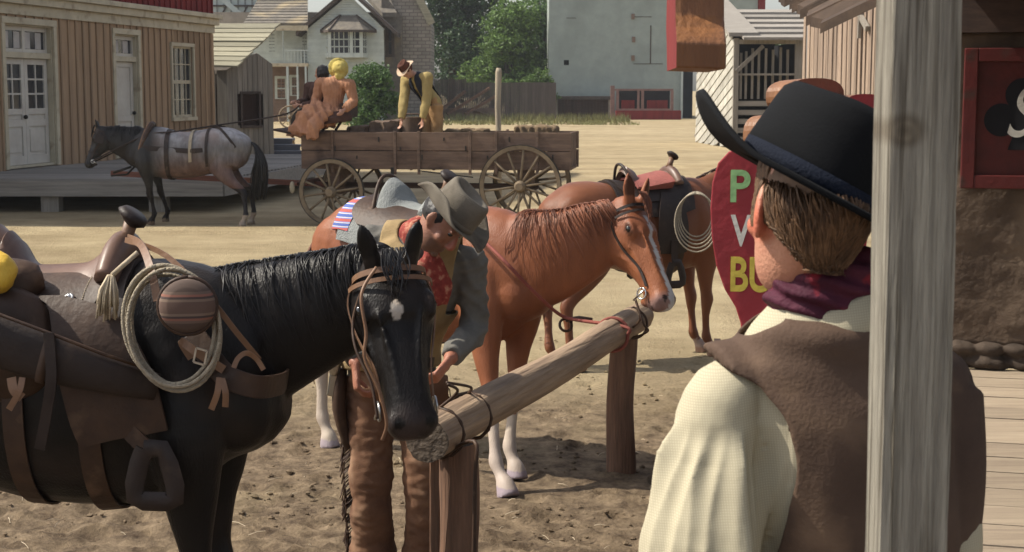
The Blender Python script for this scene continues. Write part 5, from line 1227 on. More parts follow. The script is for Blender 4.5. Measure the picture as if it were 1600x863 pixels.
g = MB(); g.tube(L1, .008, 7); g.tube(L2, .008, 7); g.tube(spline([L1[0], at(715, 612, 5.72), at(700, 601, 5.6)], 5), .006, 6); g.tube(spline([L2[0], at(735, 605, 5.95), at(698, 598, 5.8)], 5), .006, 6); g.tube(spline([L1[6], at(741, 690, 5.62), at(742, 760, 5.6), at(738, 980, 5.6)], 5), .008, 6)
o = obj('tie_rope', g, 'leather', smooth=True); place_origin(o, RA); tag(o, 'brown tie rope wrapped twice round the near end of the rail', 'rope')
F1 = around(.80, 1, .088, 1, .01)
rein('reddish rein looping from the saddle of the chestnut horse down to the rail', [HCn.T@V((.10, -.12, 1.62)), at(775, 395, 8.15), at(830, 452, 8.15), at(872, 490, 8.3), at(900, 500, 8.3), F1[0]]+F1[1:], .010, mat('red_leather', (.26, .075, .055), (.17, .05, .04), 8))
F2 = around(.93, 1, .086, 0, .01)
rein('thin dark rein from the bit of the chestnut horse wound round the far rail end', [HCn.bit[1], at(1000, 500, 8.2), at(978, 515, 8.35)]+F2, .007, 'leather')
rein('slack dark rein hanging in a loop under the chin of the chestnut horse', [HCn.bit[1], at(1005, 505, 8.1), at(1012, 518, 8.2), at(985, 527, 8.4), at(955, 515, 8.5)], .006, 'leather')
g = MB(); ring(g, at(884, 508, 8.35), .035, .008, (.3, -1, .4)); g.tube([at(884, 500, 8.35), at(905, 497, 8.33), at(925, 500, 8.3)], .012, 6)
o = obj('rein_end', g, 'leather', smooth=True); place_origin(o, at(884, 508, 8.35)); tag(o, 'curled leather rein end lying on the middle of the rail', 'rein')
# ---- lariat, blanket on the bay
g = MB()
for i in range(5):
    c = at(1088, 335+i, 12.15-.012*i); pts = []
    for j in range(31):
        a = 2*math.pi*j/30; pts.append(c+V((math.sin(a)*.125*(1+.09*i), .04*math.cos(a), math.cos(a)*.175*(1+.075*i)-.012*i)))
    g.tube(pts, .0065, 6)
o = obj('rope_coil', g, 'rope', smooth=True); place_origin(o, at(1088, 335, 12.1)); tag(o, 'coiled pale lariat hanging on the bay horse beside the red sign', 'rope', 'coiled lariats on the saddles')
M['redwool'] = mat('red_wool', (.27, .085, .07), (.19, .06, .05), 12, bump=.4)
g = MB(); patch(g, -.12, .20, -30, 34, .055, .02, HY.s, nx=6, nt=12, bumpf=lambda a, b: .05*a)
o = obj('red_blanket', hw(g, HY), 'redwool', smooth=True, auto=50); place_origin(o, HY.T@V((0, 0, 1.45))); tag(o, 'faded red blanket laid over the saddle of the bay horse', 'blanket')
# ---- harness of the roan
hn = thing('harness', 'dark leather work harness with collar on the roan draught horse', 'harness', HRn.T@V((.3, 0, 1.4)))
s = HRn.s
def band(x, w, t0, t1, name, m='leatherdk', off=.012, par=hn, fx=None):
    g = MB(); patch(g, x-w/2, x+w/2, t0, t1, off, .01, s, nx=2, nt=24, fx=fx); return obj(name, hw(g, HRn), m, par)
g = MB(); bx = .60*s[0]; col_pts = []
for i in range(25):
    a = 2*math.pi*i/24; col_pts.append(V((.52*s[0]+.11*math.cos(a)*-1+.0, .235*math.sin(a), 1.25*s[2]+.34*math.cos(a))))
g.tube(col_pts, .05, 10); obj('collar', hw(g, HRn), 'leather', hn, smooth=True)
g = MB(); g.tube([p+V((.03, p.y*.12, (p.z-1.25*s[2])*.08)) for p in col_pts], .016, 6); obj('hames', hw(g, HRn), 'leatherlt', hn, smooth=True)
band(.20*s[0], .07, -178, 178, 'girth')
band(-.30*s[0], .045, -125, 125, 'back_strap'); 
band(-.10*s[0], .05, -105, 105, 'hip_strap', 'pole')
band(0, 0, 78, 88, 'trace', fx=lambda j: (-.72*s[0], .50*s[0])); band(0, 0, -88, -78, 'trace', fx=lambda j: (-.72*s[0], .50*s[0]))
for sg in (1, -1):
    g = MB(); strap(g, [torpt(-.33*s[0], 3*sg, .02, s), torpt(-.45*s[0], 30*sg, .03, s), torpt(-.58*s[0], 62*sg, .03, s), torpt(-.66*s[0], 85*sg, .03, s)], .04, .012); obj('breeching', hw(g, HRn), 'leatherdk', hn)
    g = MB(); g.tube(spline([HRn.hp(.80, .08*sg, -.12), V((.50*s[0], -.20*-sg, 1.40*s[2])), torpt(.1*s[0], -30*sg, .05, s), torpt(-.3*s[0], -12*sg, .05, s), HRn.T.inverted()@at(440, 180, 25.1), HRn.T.inverted()@at(468, 165, 25.35+.1*sg)], 6), .012, 6); obj('driving_rein', hw(g, HRn), 'leatherdk', hn, smooth=True)
g = MB(); g.tube([V((.72*s[0], 0, .95)), V((.95*s[0], 0, .85))], .02, 6); g.tube([V((.60*s[0], -.2, 1.1)), V((.80*s[0], -.1, .82)), V((.98*s[0], 0, .80))], .016, 6); obj('pole_strap', hw(g, HRn), 'iron', hn, smooth=True)

# bits of straw and dry stalks on the trampled soil
g = MB(); rs2 = random.Random(31)
for i in range(260):
    y = rs2.uniform(4.6, 11); x = rs2.uniform(-.36, .36)*y; a = rs2.random()*6.28; l = rs2.uniform(.02, .09); z = gh(x, y)+.008
    p = V((x, y, z)); q = p+V((math.cos(a)*l, math.sin(a)*l, rs2.uniform(0, .015))); g.tube([p, p.lerp(q, .5)+V((0, 0, .006)), q], .0018, 4)
tag(obj('straw', g, 'tassel', norm=False), 'scattered bits of pale straw on the soil round the rail', 'straw', kind='stuff')
# ---------------------------------------------------------------- people
def basis(F, U): F = V(F).normalized(); U = V(U); U = (U-F*U.dot(F)).normalized(); Rr = F.cross(U); return Rr, F, U   # right, forward, up
def headgeo(g, c, F, U, k=1.0, neckto=None, ears=True, es=1.0):
    Rr, F, U = basis(F, U); X = Matrix((Rr, F, U)).transposed(); h = lambda x, y, z: V(c)+Rr*(x*k)+F*(y*k)+U*(z*k)
    g.loft([(h(0, cy, z), hd*k, hw_*k) for z, cy, hw_, hd in ((-.118, .062, .022, .02), (-.105, .052, .043, .042), (-.085, .038, .055, .062), (-.055, .022, .063, .076), (-.02, .008, .068, .087), (.02, -.002, .072, .095), (.055, -.007, .073, .095), (.085, -.012, .063, .080), (.105, -.014, .045, .055), (.117, -.014, .02, .025))], up=F, n=28, sub=2)
    g.loft([(h(0, .088, .022), .010*k, .011*k), (h(0, .104, -.004), .013*k, .013*k), (h(0, .114, -.026), .014*k, .017*k), (h(0, .100, -.040), .010*k, .016*k)], up=F, n=12, sub=2)
    g.ell(h(0, .088, -.062), (.024*k, .012*k, .007*k), X); g.ell(h(0, .086, -.073), (.021*k, .012*k, .007*k), X); g.ell(h(0, .083, -.100), (.020*k, .016*k, .014*k), X)
    for s in (1, -1):
        g.ell(h(.030*s, .083, .028), (.026*k, .012*k, .008*k), X); g.ell(h(.046*s, .062, -.025), (.022*k, .022*k, .020*k), X)
        if ears:
            E = X@Matrix.Rotation(R(30)*s, 3, 'Z'); g.ell(h(.079*s, -.008, .003), (.010*k, .022*k*es, .034*k*es), E, n=14); g.ell(h(.074*s, .001, -.022), (.009*k, .012*k, .016*k), E)
    return h, X
def handgeo(g, w, d, pn, th, k=1.0, curl=.5):             # wrist, direction, palm normal, thumb side (+1 / -1)
    d, a, b = frame(V(d), V(pn)); b = b*th               # b: towards the thumb
    g.loft([(V(w)-d*.02*k, .020*k, .026*k), (V(w)+d*.015*k, .017*k, .029*k), (V(w)+d*.05*k, .016*k, .039*k), (V(w)+d*.085*k, .014*k, .040*k), (V(w)+d*.097*k, .010*k, .036*k)], up=a, n=16, sub=2)
    for i, (o, l) in enumerate(((.029, .92), (.0095, 1.0), (-.0105, .93), (-.029, .74))):
        p = V(w)+d*(.088-.004*abs(i-1))*k+b*o*k; pts = [p-d*.02*k, p]; dd = d.copy(); ang = curl
        for j, sl in enumerate((.043, .027, .021)):
            q = Matrix.Rotation(ang*(1 if True else 1)*(.8+.12*i), 3, d.cross(a)); dd = (dd*math.cos(ang)+(a)*math.sin(ang)).normalized() if j == 0 else (dd*math.cos(ang*.8)+(a-dd*a.dot(dd)).normalized()*math.sin(ang*.8)).normalized()
            p = p+dd*sl*l*k; pts.append(p)
        g.tube(pts, [.0095*k, .0095*k, .0088*k, .008*k, .006*k], 10)
    p = V(w)+d*.022*k+b*.026*k; dd = (d*.75+b*.55+a*.35).normalized(); q = p+dd*.042*k; r = q+(dd*.8+a*.4-b*.1).normalized()*.032*k; t = r+(d*.7+a*.7-b*.3).normalized()*.024*k
    g.tube([p-dd*.015*k, p, q, r, t], [.014*k, .014*k, .0115*k, .010*k, .007*k], 10)
def person(name, label, J, Fh, Uh, Fb, group=None, vox=.010, k=1.0, hk=1.0, skinm='skin', build=1.0, curl=.6, rootloc=None, colfn=None, palm=None, feet=True, es=.9):
    r = thing('person', label, 'person', rootloc if rootloc is not None else (J['pelvis'].x, J['pelvis'].y, J.get('floor', 0)), 0, group)
    g = MB(); up = V(Fb).normalized(); b = build
    g.loft([(J['pelvis']+(J['pelvis']-J['chest']).normalized()*.09*k, .085*b, .13*b), (J['pelvis'], .105*b, .16*b), (J['pelvis'].lerp(J['chest'], .4), .095*b, .135*b), (J['chest'], .11*b, .165*b), (J['chest'].lerp(J['neck'], .6), .095*b, .165*b), (J['neck'], .06, .075)], up=up, n=24, sub=3)
    g.tube([J['chest'].lerp(J['neck'], .7), J['neck'], J['neck'].lerp(J['head'], .5), J['head']], [.07*k, .058*k, .054*k, .05*k], 16)
    h, X = headgeo(g, J['head'], Fh, Uh, hk, es=es)
    for s in 'LR':
        g.tube(spline([J['sh'+s], J['sh'+s].lerp(J['el'+s], .35), J['el'+s], J['el'+s].lerp(J['wr'+s], .35), J['wr'+s]], 3), [v*k for v in (.058, .056, .054, .051, .049, .046, .042, .042, .042, .041, .037, .032, .028)], 14)
        d = (J['wr'+s]-J['el'+s]).normalized(); dh = J.get('hd'+s, d); pn = (palm or {}).get(s, up)
        handgeo(g, J['wr'+s]+V(dh).normalized()*.01, dh, pn, 1 if s == 'L' else -1, k, curl)
        if 'hip'+s in J:
            g.tube(spline([J['hip'+s], J['kn'+s], J['an'+s]], 6), [v*k*b for v in (.098, .095, .09, .082, .074, .066, .060, .062, .060, .056, .050, .043, .040)], 16)
            if feet:
                f = J.get('ft'+s, up); f = V((f[0], f[1], 0)).normalized(); a = J['an'+s]; g.loft([(a-f*.05+V((0, 0, -.03)), .04, .035), (a+V((0, 0, -.03)), .05, .04), (a+f*.10+V((0, 0, -.055)), .032, .045), (a+f*.18+V((0, 0, -.068)), .018, .035)], up=(0, 0, 1), n=14, sub=2)
    me = remesh(g, vox, 3); body = obj('body', me, skinm, r, smooth=True, colfn=colfn)
    g = MB()
    for s in (1, -1): g.ell(h(.031*s, .078, .014), (.012*hk, .012*hk, .011*hk), n=12)
    obj('eye', g, 'eyeball', body, smooth=True)
    return r, body, h, X
def cloth(name, g, m, par, vox, off=0, wr=None, it=4, pred=None, solid=0, colfn=None, **kw):
    me = remesh(g, vox, it)
    if wr: wrinkle(me, wr)
    if pred: cut(me, pred)
    return obj(name, me, m, par, smooth=True, solid=solid, norm=False, colfn=colfn)
def sleeve(g, J, s, r, k=1.0, end=.93):
    a, e, w = J['sh'+s], J['el'+s], J['wr'+s]; w = e.lerp(w, end)
    q = J['chest'].lerp(J['neck'], .55); g.ell(a, (r*1.28*k,)*3, n=20, k=14); g.tube([q.lerp(a, .3), a], [r*1.15*k, r*1.25*k], 18)
    g.tube(spline([a, a.lerp(e, .4), e, e.lerp(w, .5), w], 3), [v*k for v in (r*1.25, r*1.22, r*1.18, r*1.14, r*1.1, r*1.06, r*1.05, r*1.05, r*1.02, r*.98, r*.92, r*.84, r*.76)], 18)
def leg(g, J, s, r, k=1.0, end=1.0, flare=1.0):
    a, n_, w = J['hip'+s], J['kn'+s], J['an'+s]; w = n_.lerp(w, end)
    g.tube(spline([a, n_, w], 6), [v*k*r for v in (1.25, 1.22, 1.17, 1.1, 1.03, .96, .92, .93, .94, .92, .90*flare**.5, .88*flare, .88*flare)], 20)
def trunk(g, J, k, up, lo=0.0, hi=1.0, n=28, hips=.10):
    P, C, N_ = J['pelvis'], J['chest'], J['neck']
    rg = [(P+(P-C).normalized()*hips, .10*k, .155*k), (P, .118*k, .175*k), (P.lerp(C, .45), .105*k, .150*k), (C, .125*k, .185*k), (C.lerp(N_, .55), .105*k, .185*k), (C.lerp(N_, .85), .085*k, .12*k), (N_, .065*k, .08*k)]
    g.loft(rg, up=up, n=n, sub=3)
def hat(par, c, F, U, brim, crown, ht, m, bandm, curl=.06, name='hat', dip=.02, k=1.0, pinch=.5, sidewise=(1, 1), th=.0035, kink=0, cp=2.2, bm=None, cyl=0):
    Rr, F, U = basis(F, U); h = lambda x, y, z: V(c)+Rr*x+F*y+U*z; cf, cs = crown; n = 48
    r = []; g = MB()
    for t, z in ((1.0, 0), (.985, ht*.25), (.965, ht*.5), (.945, ht*.72), (.915, ht*.88), (.84, ht*.965), (.70, ht*.97), (.5, ht*.90), (.25, ht*.84), (.02, ht*.82)):
        row = []
        for j in range(n):
            a = 2*math.pi*j/n; x = cs*t*math.sin(a); y = cf*t*math.cos(a); zz = z
            if z > ht*.4: 
                f = (z/ht-.4)/.6; x *= 1-.30*pinch*max(0, math.cos(a))**2*f; zz += f*(.016*math.cos(2*a)*-1*pinch*.0+.012*math.cos(a)**2); 
                if t < .9: zz -= .03*pinch*math.exp(-(x/(.035))**2)*(.9-t)*1.3
            zz += .004*noise.noise(V((x*12, y*12, z*10)))
            row.append(h(x*(1+.03*noise.noise(V((x*9, y*9, z*14)))), y, zz))
        r.append(row)
    vs = [p for row in r for p in row]; fs = [(i*n+j, i*n+(j+1) % n, (i+1)*n+(j+1) % n, (i+1)*n+j) for i in range(len(r)-1) for j in range(n)]; fs.append(tuple((len(r)-1)*n+j for j in range(n)))
    g.add(vs, fs)
    bf, bs = brim; k0 = len(g.v); m_ = 9; vs = []
    for i in range(m_+1):
        t = i/m_
        for j in range(n):
            a = 2*math.pi*j/n; x = lerp(cs*.97, bs, t)*math.sin(a); y = lerp(cf*.97, bf, t)*math.cos(a); sd = abs(math.sin(a)); side = sidewise[0] if math.sin(a) < 0 else sidewise[1]
            z = curl*side*t**1.8*sd**cp-dip*t**1.5*abs(math.cos(a))**2+.006*t*math.sin(3*a+1)*1.0+kink*t*t*noise.noise(V((math.cos(a)*1.6, math.sin(a)*1.6, 2)))
            if cyl: z = cyl*side*max(0, (abs(x)/bs-.50)/.50)**2-dip*t*abs(math.cos(a))**2
            if not cyl: x *= 1-.16*side*t**2*sd**4*(curl/.08)
            vs.append(h(x, y, z))
    g2 = MB(); g2.add(vs, [(i*n+j, i*n+(j+1) % n, (i+1)*n+(j+1) % n, (i+1)*n+j) for i in range(m_) for j in range(n)])
    o = obj(name, g, m, par, smooth=True, solid=th); 
    q = obj('brim', g2, bm or m, o, smooth=True, solid=th*1.3)
    g3 = MB(); rows = []
    for z in (.003, ht*.10, ht*.2): rows.append([h(cs*1.018*(1-.02*z/ht)*math.sin(2*math.pi*j/n), cf*1.018*math.cos(2*math.pi*j/n), z) for j in range(n+1)])
    g3.sheet(rows); obj('hat_band', g3, bandm, o, smooth=True, solid=.003)
    return o
def strands(mb, rnd, n, start, end, r=.003, k=6, jit=.006):
    for _ in range(n):
        u = rnd.random(); a = start(u); b = end(u)
        mb.tube(spline([a, V(a).lerp(b, .5)+V((rnd.gauss(0, jit), rnd.gauss(0, jit), rnd.gauss(0, jit))), V(b)+V((rnd.gauss(0, jit), rnd.gauss(0, jit), rnd.gauss(0, jit)))], k), [r, r, r, r, r, r, r*.9, r*.8, r*.7, r*.6, r*.5, r*.4, r*.2][:2*k+1], 3)
def fab(name, c, c2, **k): M[name] = mat(name, c, c2, k.pop('scale', 9), rough=.9, spec=.15, bump=k.pop('bump', .3), bscale=k.pop('bscale', 220), **k)
fab('grey_shirt', (.17, .16, .14), (.105, .10, .092)); fab('tan_vest', (.33, .24, .125), (.22, .155, .08)); fab('chaps_leather', (.20, .108, .064), (.09, .046, .030), scale=6, bump=.2, c3=(.27, .165, .105), s3=5, w3=.62)
fab('dark_trousers', (.05, .04, .035), (.03, .025, .02)); fab('felt_grey', (.20, .175, .14), (.12, .105, .085), scale=8, c3=(.09, .075, .06), s3=9, w3=.6); fab('felt_black', (.0065, .007, .0085), (.004, .0045, .0055), scale=6, bump=.08)
fab('navy_band', (.012, .016, .028), (.008, .01, .018)); fab('orange_dress', (.43, .225, .135), (.30, .145, .085), scale=5); fab('yellow_bonnet', (.50, .41, .13), (.36, .28, .08)); fab('brown_dress', (.10, .055, .045), (.06, .035, .03))
fab('mustard_shirt', (.36, .28, .12), (.27, .2, .085)); fab('navy_vest', (.025, .028, .04), (.015, .018, .026)); fab('tan_trousers', (.38, .23, .11), (.28, .165, .08)); fab('brown_felt', (.10, .04, .028), (.06, .025, .018)); fab('pale_felt', (.55, .42, .30), (.4, .3, .22))
M['red_bandana'] = mat('red_bandana', (.30, .05, .035), (.14, .02, .016), 30, rough=.85, bump=.3, c3=(.42, .22, .14), s3=30, w3=.60)
M['boot'] = M['leather']
# ---- cowboy behind the rail
J = dict(pelvis=at(612, 566, 6.55), chest=at(645, 452, 6.42), neck=at(658, 370, 6.30), head=at(690, 347, 6.14), shL=at(733, 412, 6.40), shR=at(588, 378, 6.44), elL=at(742, 512, 6.40), wrL=at(702, 562, 6.12),
         elR=at(545, 500, 6.52), wrR=at(556, 570, 6.30), hipL=at(655, 590, 6.55), hipR=at(578, 590, 6.6), knL=at(664, 745, 6.46), anL=at(664, 915, 6.55), knR=at(580, 745, 6.5), anR=at(584, 925, 6.6), hdL=V((-.35, -.35, -.45)), hdR=V((.05, -.2, -1)))
J['floor'] = 0; 
for s in 'LR': J['an'+s].z = .09; J['ft'+s] = V((.2 if s == 'L' else -.2, -1, 0)); 
Fb = V((.30, -.95, -.1)); Fh = V((.52, -.42, -.74)); Uh = V((.76, -.26, .55))
def ruddy_hat_shade(p):
    q = p-J['head']; f = q.dot(V(Fh).normalized()); u = q.dot(V(Uh).normalized())
    if q.length > .16: return (.72, .62, .58)
    k = max(0, min(1, (f-.0)/.05))*max(0, min(1, (-.028-u)/.02)); n_ = .5+.5*nz(p, 90)
    c = (lerp(.62, .24+.1*n_, k), lerp(.60, .26+.1*n_, k), lerp(.58, .30, k));  # stubble, plus the hat's shade put into the face colour
    if f > .098: c = (.78, .55, .52)
    return c
pc, body, h, X = person('cowboy', 'cowboy in grey hat, tan vest and leather chaps bending behind the rail, tying a rein', J, Fh, Uh, Fb, vox=.0065, hk=1.0, skinm='skinhead', colfn=ruddy_hat_shade, palm={'L': V((-.6, .2, .2)), 'R': V((.8, .2, 0))}, build=1.0, rootloc=(J['pelvis'].x, 6.55, 0), curl=.75)
g = MB()                                                  # stubble and hair cap
Rr, F_, U_ = basis(Fh, Uh)
g.ell(h(0, -.018, .03), (.080, .098, .095), X, n=24, k=16); hc = cloth('hair', g, 'hairdk', body, .008, wr=lambda p, n: .006*nz(p, 40), pred=lambda p: (p-J['head']).dot(F_) > .045+.0*(p-J['head']).dot(U_) or (p-J['head']).dot(U_) < -.035)
g = MB(); k = 1.0; trunk(g, J, 1.12, Fb)
for s in 'LR': sleeve(g, J, s, .060)
fold = lambda p, n: .009*(.5-abs(math.sin((p.z*.7+p.x*.9)*44+3*nz(p, 6))))+.006*(.5-abs(math.sin((p.z*.9-p.x*.5)*60+4*nz(p, 5, 4))))+.006*nz(p, 14)
cloth('shirt', g, 'grey_shirt', pc, .0085, wr=fold)
ux = (J['shL']-J['shR']).normalized()
g = MB(); trunk(g, J, 1.24, Fb); g.tube([J['shR'].lerp(J['neck'], .75), J['shR'].lerp(J['neck'], .15)], [.075, .090], 18); g.tube([J['shL'].lerp(J['neck'], .75), J['shL'].lerp(J['neck'], .15)], [.075, .088], 18)
mid = J['chest']; fx_ = V(Fb).normalized()
def vp(p):
    q = p-mid; x = q.dot(ux); y = q.dot(fx_); z = p.z
    lim = .030+.05*max(0, (J['chest'].z-z))
    return (y > 0 and abs(x-.01) < lim) or abs(x) > .165 and z > J['chest'].z-.10 or (p-J['neck']).length < .095 or p.z < J['pelvis'].z-.02
cloth('vest', g, 'tan_vest', pc, .0085, wr=lambda p, n: .006*nz(p, 16), pred=vp, solid=.006)
g = MB(); P = J['pelvis']; trunkp = [(P+V((0, 0, .09)), .125, .175), (P, .135, .185), (P+V((0, 0, -.10)), .13, .185), (P+V((0, 0, -.17)), .10, .15)]; g.loft(trunkp, up=Fb, n=24, sub=2)
for s in 'LR': leg(g, J, s, .098, end=.97, flare=1.28)
cloth('chaps', g, 'chaps_leather', pc, .0085, wr=lambda p, n: .010*nz((p.x, p.y, p.z*1.6), 9)+.006*nz((p.x*1.5, p.y*1.5, p.z*3), 14)+.008*max(0, noise.noise(V((p.x*3, p.y*3, p.z*22))))*max(0, 1-abs(p.z-.52)*4))
g = MB(); rq = random.Random(8)
for i in range(170):                                      # fringe down the outer seams
    if i == 110: obj('fringe', g, 'leather', pc); g = MB()
    s = 'R' if i < 110 else 'L'; t = rq.random(); a = J['hip'+s].lerp(J['kn'+s], min(1, t*2)) if t < .5 else J['kn'+s].lerp(J['an'+s], (t-.5)*2); sg = -1 if s == 'R' else 1
    p = a+V((sg*.090*(1.12-.30*t), .02, 0)); g.tube([p, p+V((sg*.03, rq.uniform(-.02, .02), -.03)), p+V((sg*(.035+rq.uniform(-.01, .015)), rq.uniform(-.02, .03), -.09))], .0028, 4)
obj('fringe', g, 'leather', pc)
g = MB(); ring_ = [J['pelvis']+V((0, 0, .055))+ux*.185*math.cos(a)+fx_*.135*math.sin(a) for a in [i*math.pi/14 for i in range(29)]]; strap(g, ring_, .045, .008, k=2, up=fx_); obj('belt', g, 'leatherdk', pc)
g = MB()
for s in 'LR':
    a = J['an'+s]; f = J['ft'+s].normalized(); g.loft([(a-f*.06+V((0, 0, -.04)), .05, .042), (a+V((0, 0, -.035)), .058, .048), (a+f*.10+V((0, 0, -.052)), .038, .052), (a+f*.21+V((0, 0, -.07)), .02, .035)], up=(0, 0, 1), n=16, sub=3); g.tube([a+V((0, 0, .02)), a+V((0, 0, .25))], .058, 14)
cloth('boots', g, 'leatherdk', pc, .010)
g = MB(); nk = J['neck']; U2 = (J['head']-J['neck']).normalized(); d, a_, b_ = frame(U2, Fb)
g.loft([(nk-U2*.03, .085, .095), (nk, .088, .088), (nk+U2*.03, .076, .076), (nk+U2*.05, .068, .068)], up=a_, n=24, sub=2)
kn = nk+fx_*.10+V((.02, -.01, -.03)); g.ell(kn, (.035, .03, .035))
for dx, l, w_ in ((-.055, .20, .05), (.03, .23, .055), (.0, .15, .06)):
    g.loft([(kn, .02, .02), (kn+V((dx*.5, -.02, -l*.35)), .016, w_*.8), (kn+V((dx, -.02, -l*.7)), .015, w_), (kn+V((dx*1.2, -.01, -l)), .008, w_*.5)], up=Fb, n=14, sub=3)
cloth('neckerchief', g, 'red_bandana', pc, .006, wr=lambda p, n: .007*nz((p.x*1.6, p.y, p.z*.5), 26), it=2)
hat(pc, h(0, .008, .050), Fh+V(Uh)*.10, Uh, (.185, .185), (.108, .092), .125, 'felt_grey', 'felt_grey', curl=.07, dip=.015, pinch=.9, kink=.03)
g = MB(); g.box(at(521, 590, 6.5), (.035, .05, .16), Matrix.Rotation(.15, 3, 'Y')); g.ell(at(522, 570, 6.48), (.03, .035, .05)); obj('revolver', g, 'steel', pc, bevel=.008)
g = MB(); g.loft([(at(532, 575, 6.52), .04, .03), (at(530, 640, 6.5), .045, .03), (at(545, 700, 6.5), .03, .02)], up=(0, 1, 0), n=12, sub=3); obj('holster', g, 'leather', pc, smooth=True)
# ---- people on the wagon
def small(label, J, Fh, Uh, Fb, **k): return person('p', label, J, Fh, Uh, Fb, group='people on the farm wagon', vox=.013, **k)
YW = 25.25; A_ = lambda x, y, dy=0: at(x, y, YW+dy)
J = dict(pelvis=A_(520, 176), chest=A_(522, 140), neck=A_(528, 121), head=A_(530, 110), shL=A_(501, 131, .1), shR=A_(546, 133, -.08), elL=A_(494, 157, .1), elR=A_(552, 158, -.1), wrL=A_(490, 172, -.1), wrR=A_(538, 172, -.3),
         hipL=A_(508, 180), hipR=A_(516, 182), knL=A_(484, 180, .1), knR=A_(488, 184, -.1), anL=A_(474, 207, .1), anR=A_(470, 206, -.1), floor=zt_ if False else 1.55)
wc, wb, h, X = small('woman in orange dress and yellow bonnet seated on the wagon, seen from behind', J, (-.25, .8, 0), (0, 0, 1), (-.5, .85, 0), rootloc=A_(515, 188))
upb = V((-.5, .85, 0)); g = MB(); g.loft([(J['pelvis']+V((0, 0, -.10)), .20, .24), (J['pelvis'], .19, .22), (J['pelvis'].lerp(J['chest'], .5), .135, .165), (J['chest'], .155, .215), (J['chest'].lerp(J['neck'], .6), .12, .19), (J['neck'], .06, .075)], up=upb, n=24, sub=3)
for s in 'LR': sleeve(g, J, s, .082)
cloth('bodice', g, 'orange_dress', wc, .013, wr=lambda p, n: .008*nz((p.x, p.y, p.z*2), 7)+.008*(.5-abs(math.sin((p.x+p.y*.5)*60+2*nz(p, 5)))))
g = MB(); q_ = J['pelvis']; g.loft([(q_+V((0, 0, .09)), .16, .185), (q_+V((0, 0, .05)), .20, .23), (q_+V((0, 0, -.03)), .245, .275), (q_+V((0, 0, -.05)), .24, .27)], up=upb, n=30, sub=3); cloth('peplum', g, 'orange_dress', wc, .012, wr=lambda p, n: .022*(.5-abs(math.sin(math.atan2(p.y-q_.y, p.x-q_.x)*9+2*nz(p, 4)))), it=2)
g = MB(); g.loft([(J['pelvis']+V((.05, 0, -.03)), .20, .22), (A_(504, 180), .23, .28), (A_(488, 181), .20, .30), (A_(477, 194), .19, .32), (A_(469, 212, -.05), .16, .36)], up=(0, 0, 1), n=26, sub=4)
g.loft([(A_(512, 172, -.22), .10, .06), (A_(500, 186, -.30), .11, .09), (A_(489, 202, -.33), .13, .10), (A_(490, 217, -.33), .11, .08)], up=(1, 0, 0), n=18, sub=3)
cloth('skirt', g, 'orange_dress', wc, .013, wr=lambda p, n: .040*(.5-abs(math.sin((p.x*.95+p.z*.35+p.y*.5)*19+1.5*nz(p, 3))))+.02*nz((p.x*2, p.y*2, p.z*.5), 9))
g = MB(); g.ell(h(0, -.03, .03), (.118, .135, .125), X); g.ell(h(0, -.06, -.08), (.085, .07, .09), X); g.loft([(h(0, .04, .03), .12, .12), (h(0, .12, .03), .13, .13)], up=(0, 0, 1), n=20); g.loft([(h(0, .03, .03), .13, .13), (h(0, .055, .03), .175, .17), (h(0, .075, .03), .178, .172)], up=(0, 0, 1), n=24); g3_ = MB(); g3_.loft([(J['pelvis']+V((.02, -.02, .02)), .21, .24), (J['pelvis']+V((.03, -.02, -.08)), .27, .30), (J['pelvis']+V((.04, -.02, -.17)), .25, .28)], up=upb, n=24, sub=2); cloth('underskirt', g3_, 'brown_dress', wc, .013, wr=lambda p, n: .012*nz(p, 10))
cloth('bonnet', g, 'yellow_bonnet', wc, .012, wr=lambda p, n: .01*nz(p, 20), pred=lambda p: (p-J['head']).dot(V((-.25, .8, 0)).normalized()) > .10)
# second rider, dark hair
J = dict(pelvis=A_(500, 178, .5), chest=A_(497, 146, .5), neck=A_(500, 126, .45), head=A_(502, 115, .42), shL=A_(483, 136, .6), shR=A_(512, 136, .4), elL=A_(478, 160, .6), elR=A_(505, 160, .2), wrL=A_(466, 160, .4), wrR=A_(470, 165, .2),
         hipL=A_(492, 182, .5), hipR=A_(498, 184, .4), knL=A_(468, 180, .5), knR=A_(470, 182, .35), anL=A_(462, 205, .5), anR=A_(464, 205, .35), floor=1.5)
wc, wb, h, X = small('dark haired rider in brown seated beyond the woman in orange, holding the driving reins', J, (-.9, .3, -.1), (0, 0, 1), (-.9, .4, 0), rootloc=A_(497, 190, .5))
upb = V((-.9, .4, 0)); g = MB(); trunk(g, J, 1.1, upb, hips=.14)
for s in 'LR': sleeve(g, J, s, .068)
cloth('coat', g, 'brown_dress', wc, .013, wr=lambda p, n: .01*nz(p, 12))
g = MB()
for s in 'LR': leg(g, J, s, .105)
cloth('trousers', g, 'dark_trousers', wc, .014)
g = MB(); g.ell(h(0, -.03, .015), (.108, .125, .125), X); cloth('hair', g, 'hairdk', wb, .012, wr=lambda p, n: .014*nz(p, 25), pred=lambda p: (p-J['head']).dot(V((-.95, .3, 0))) > .055)
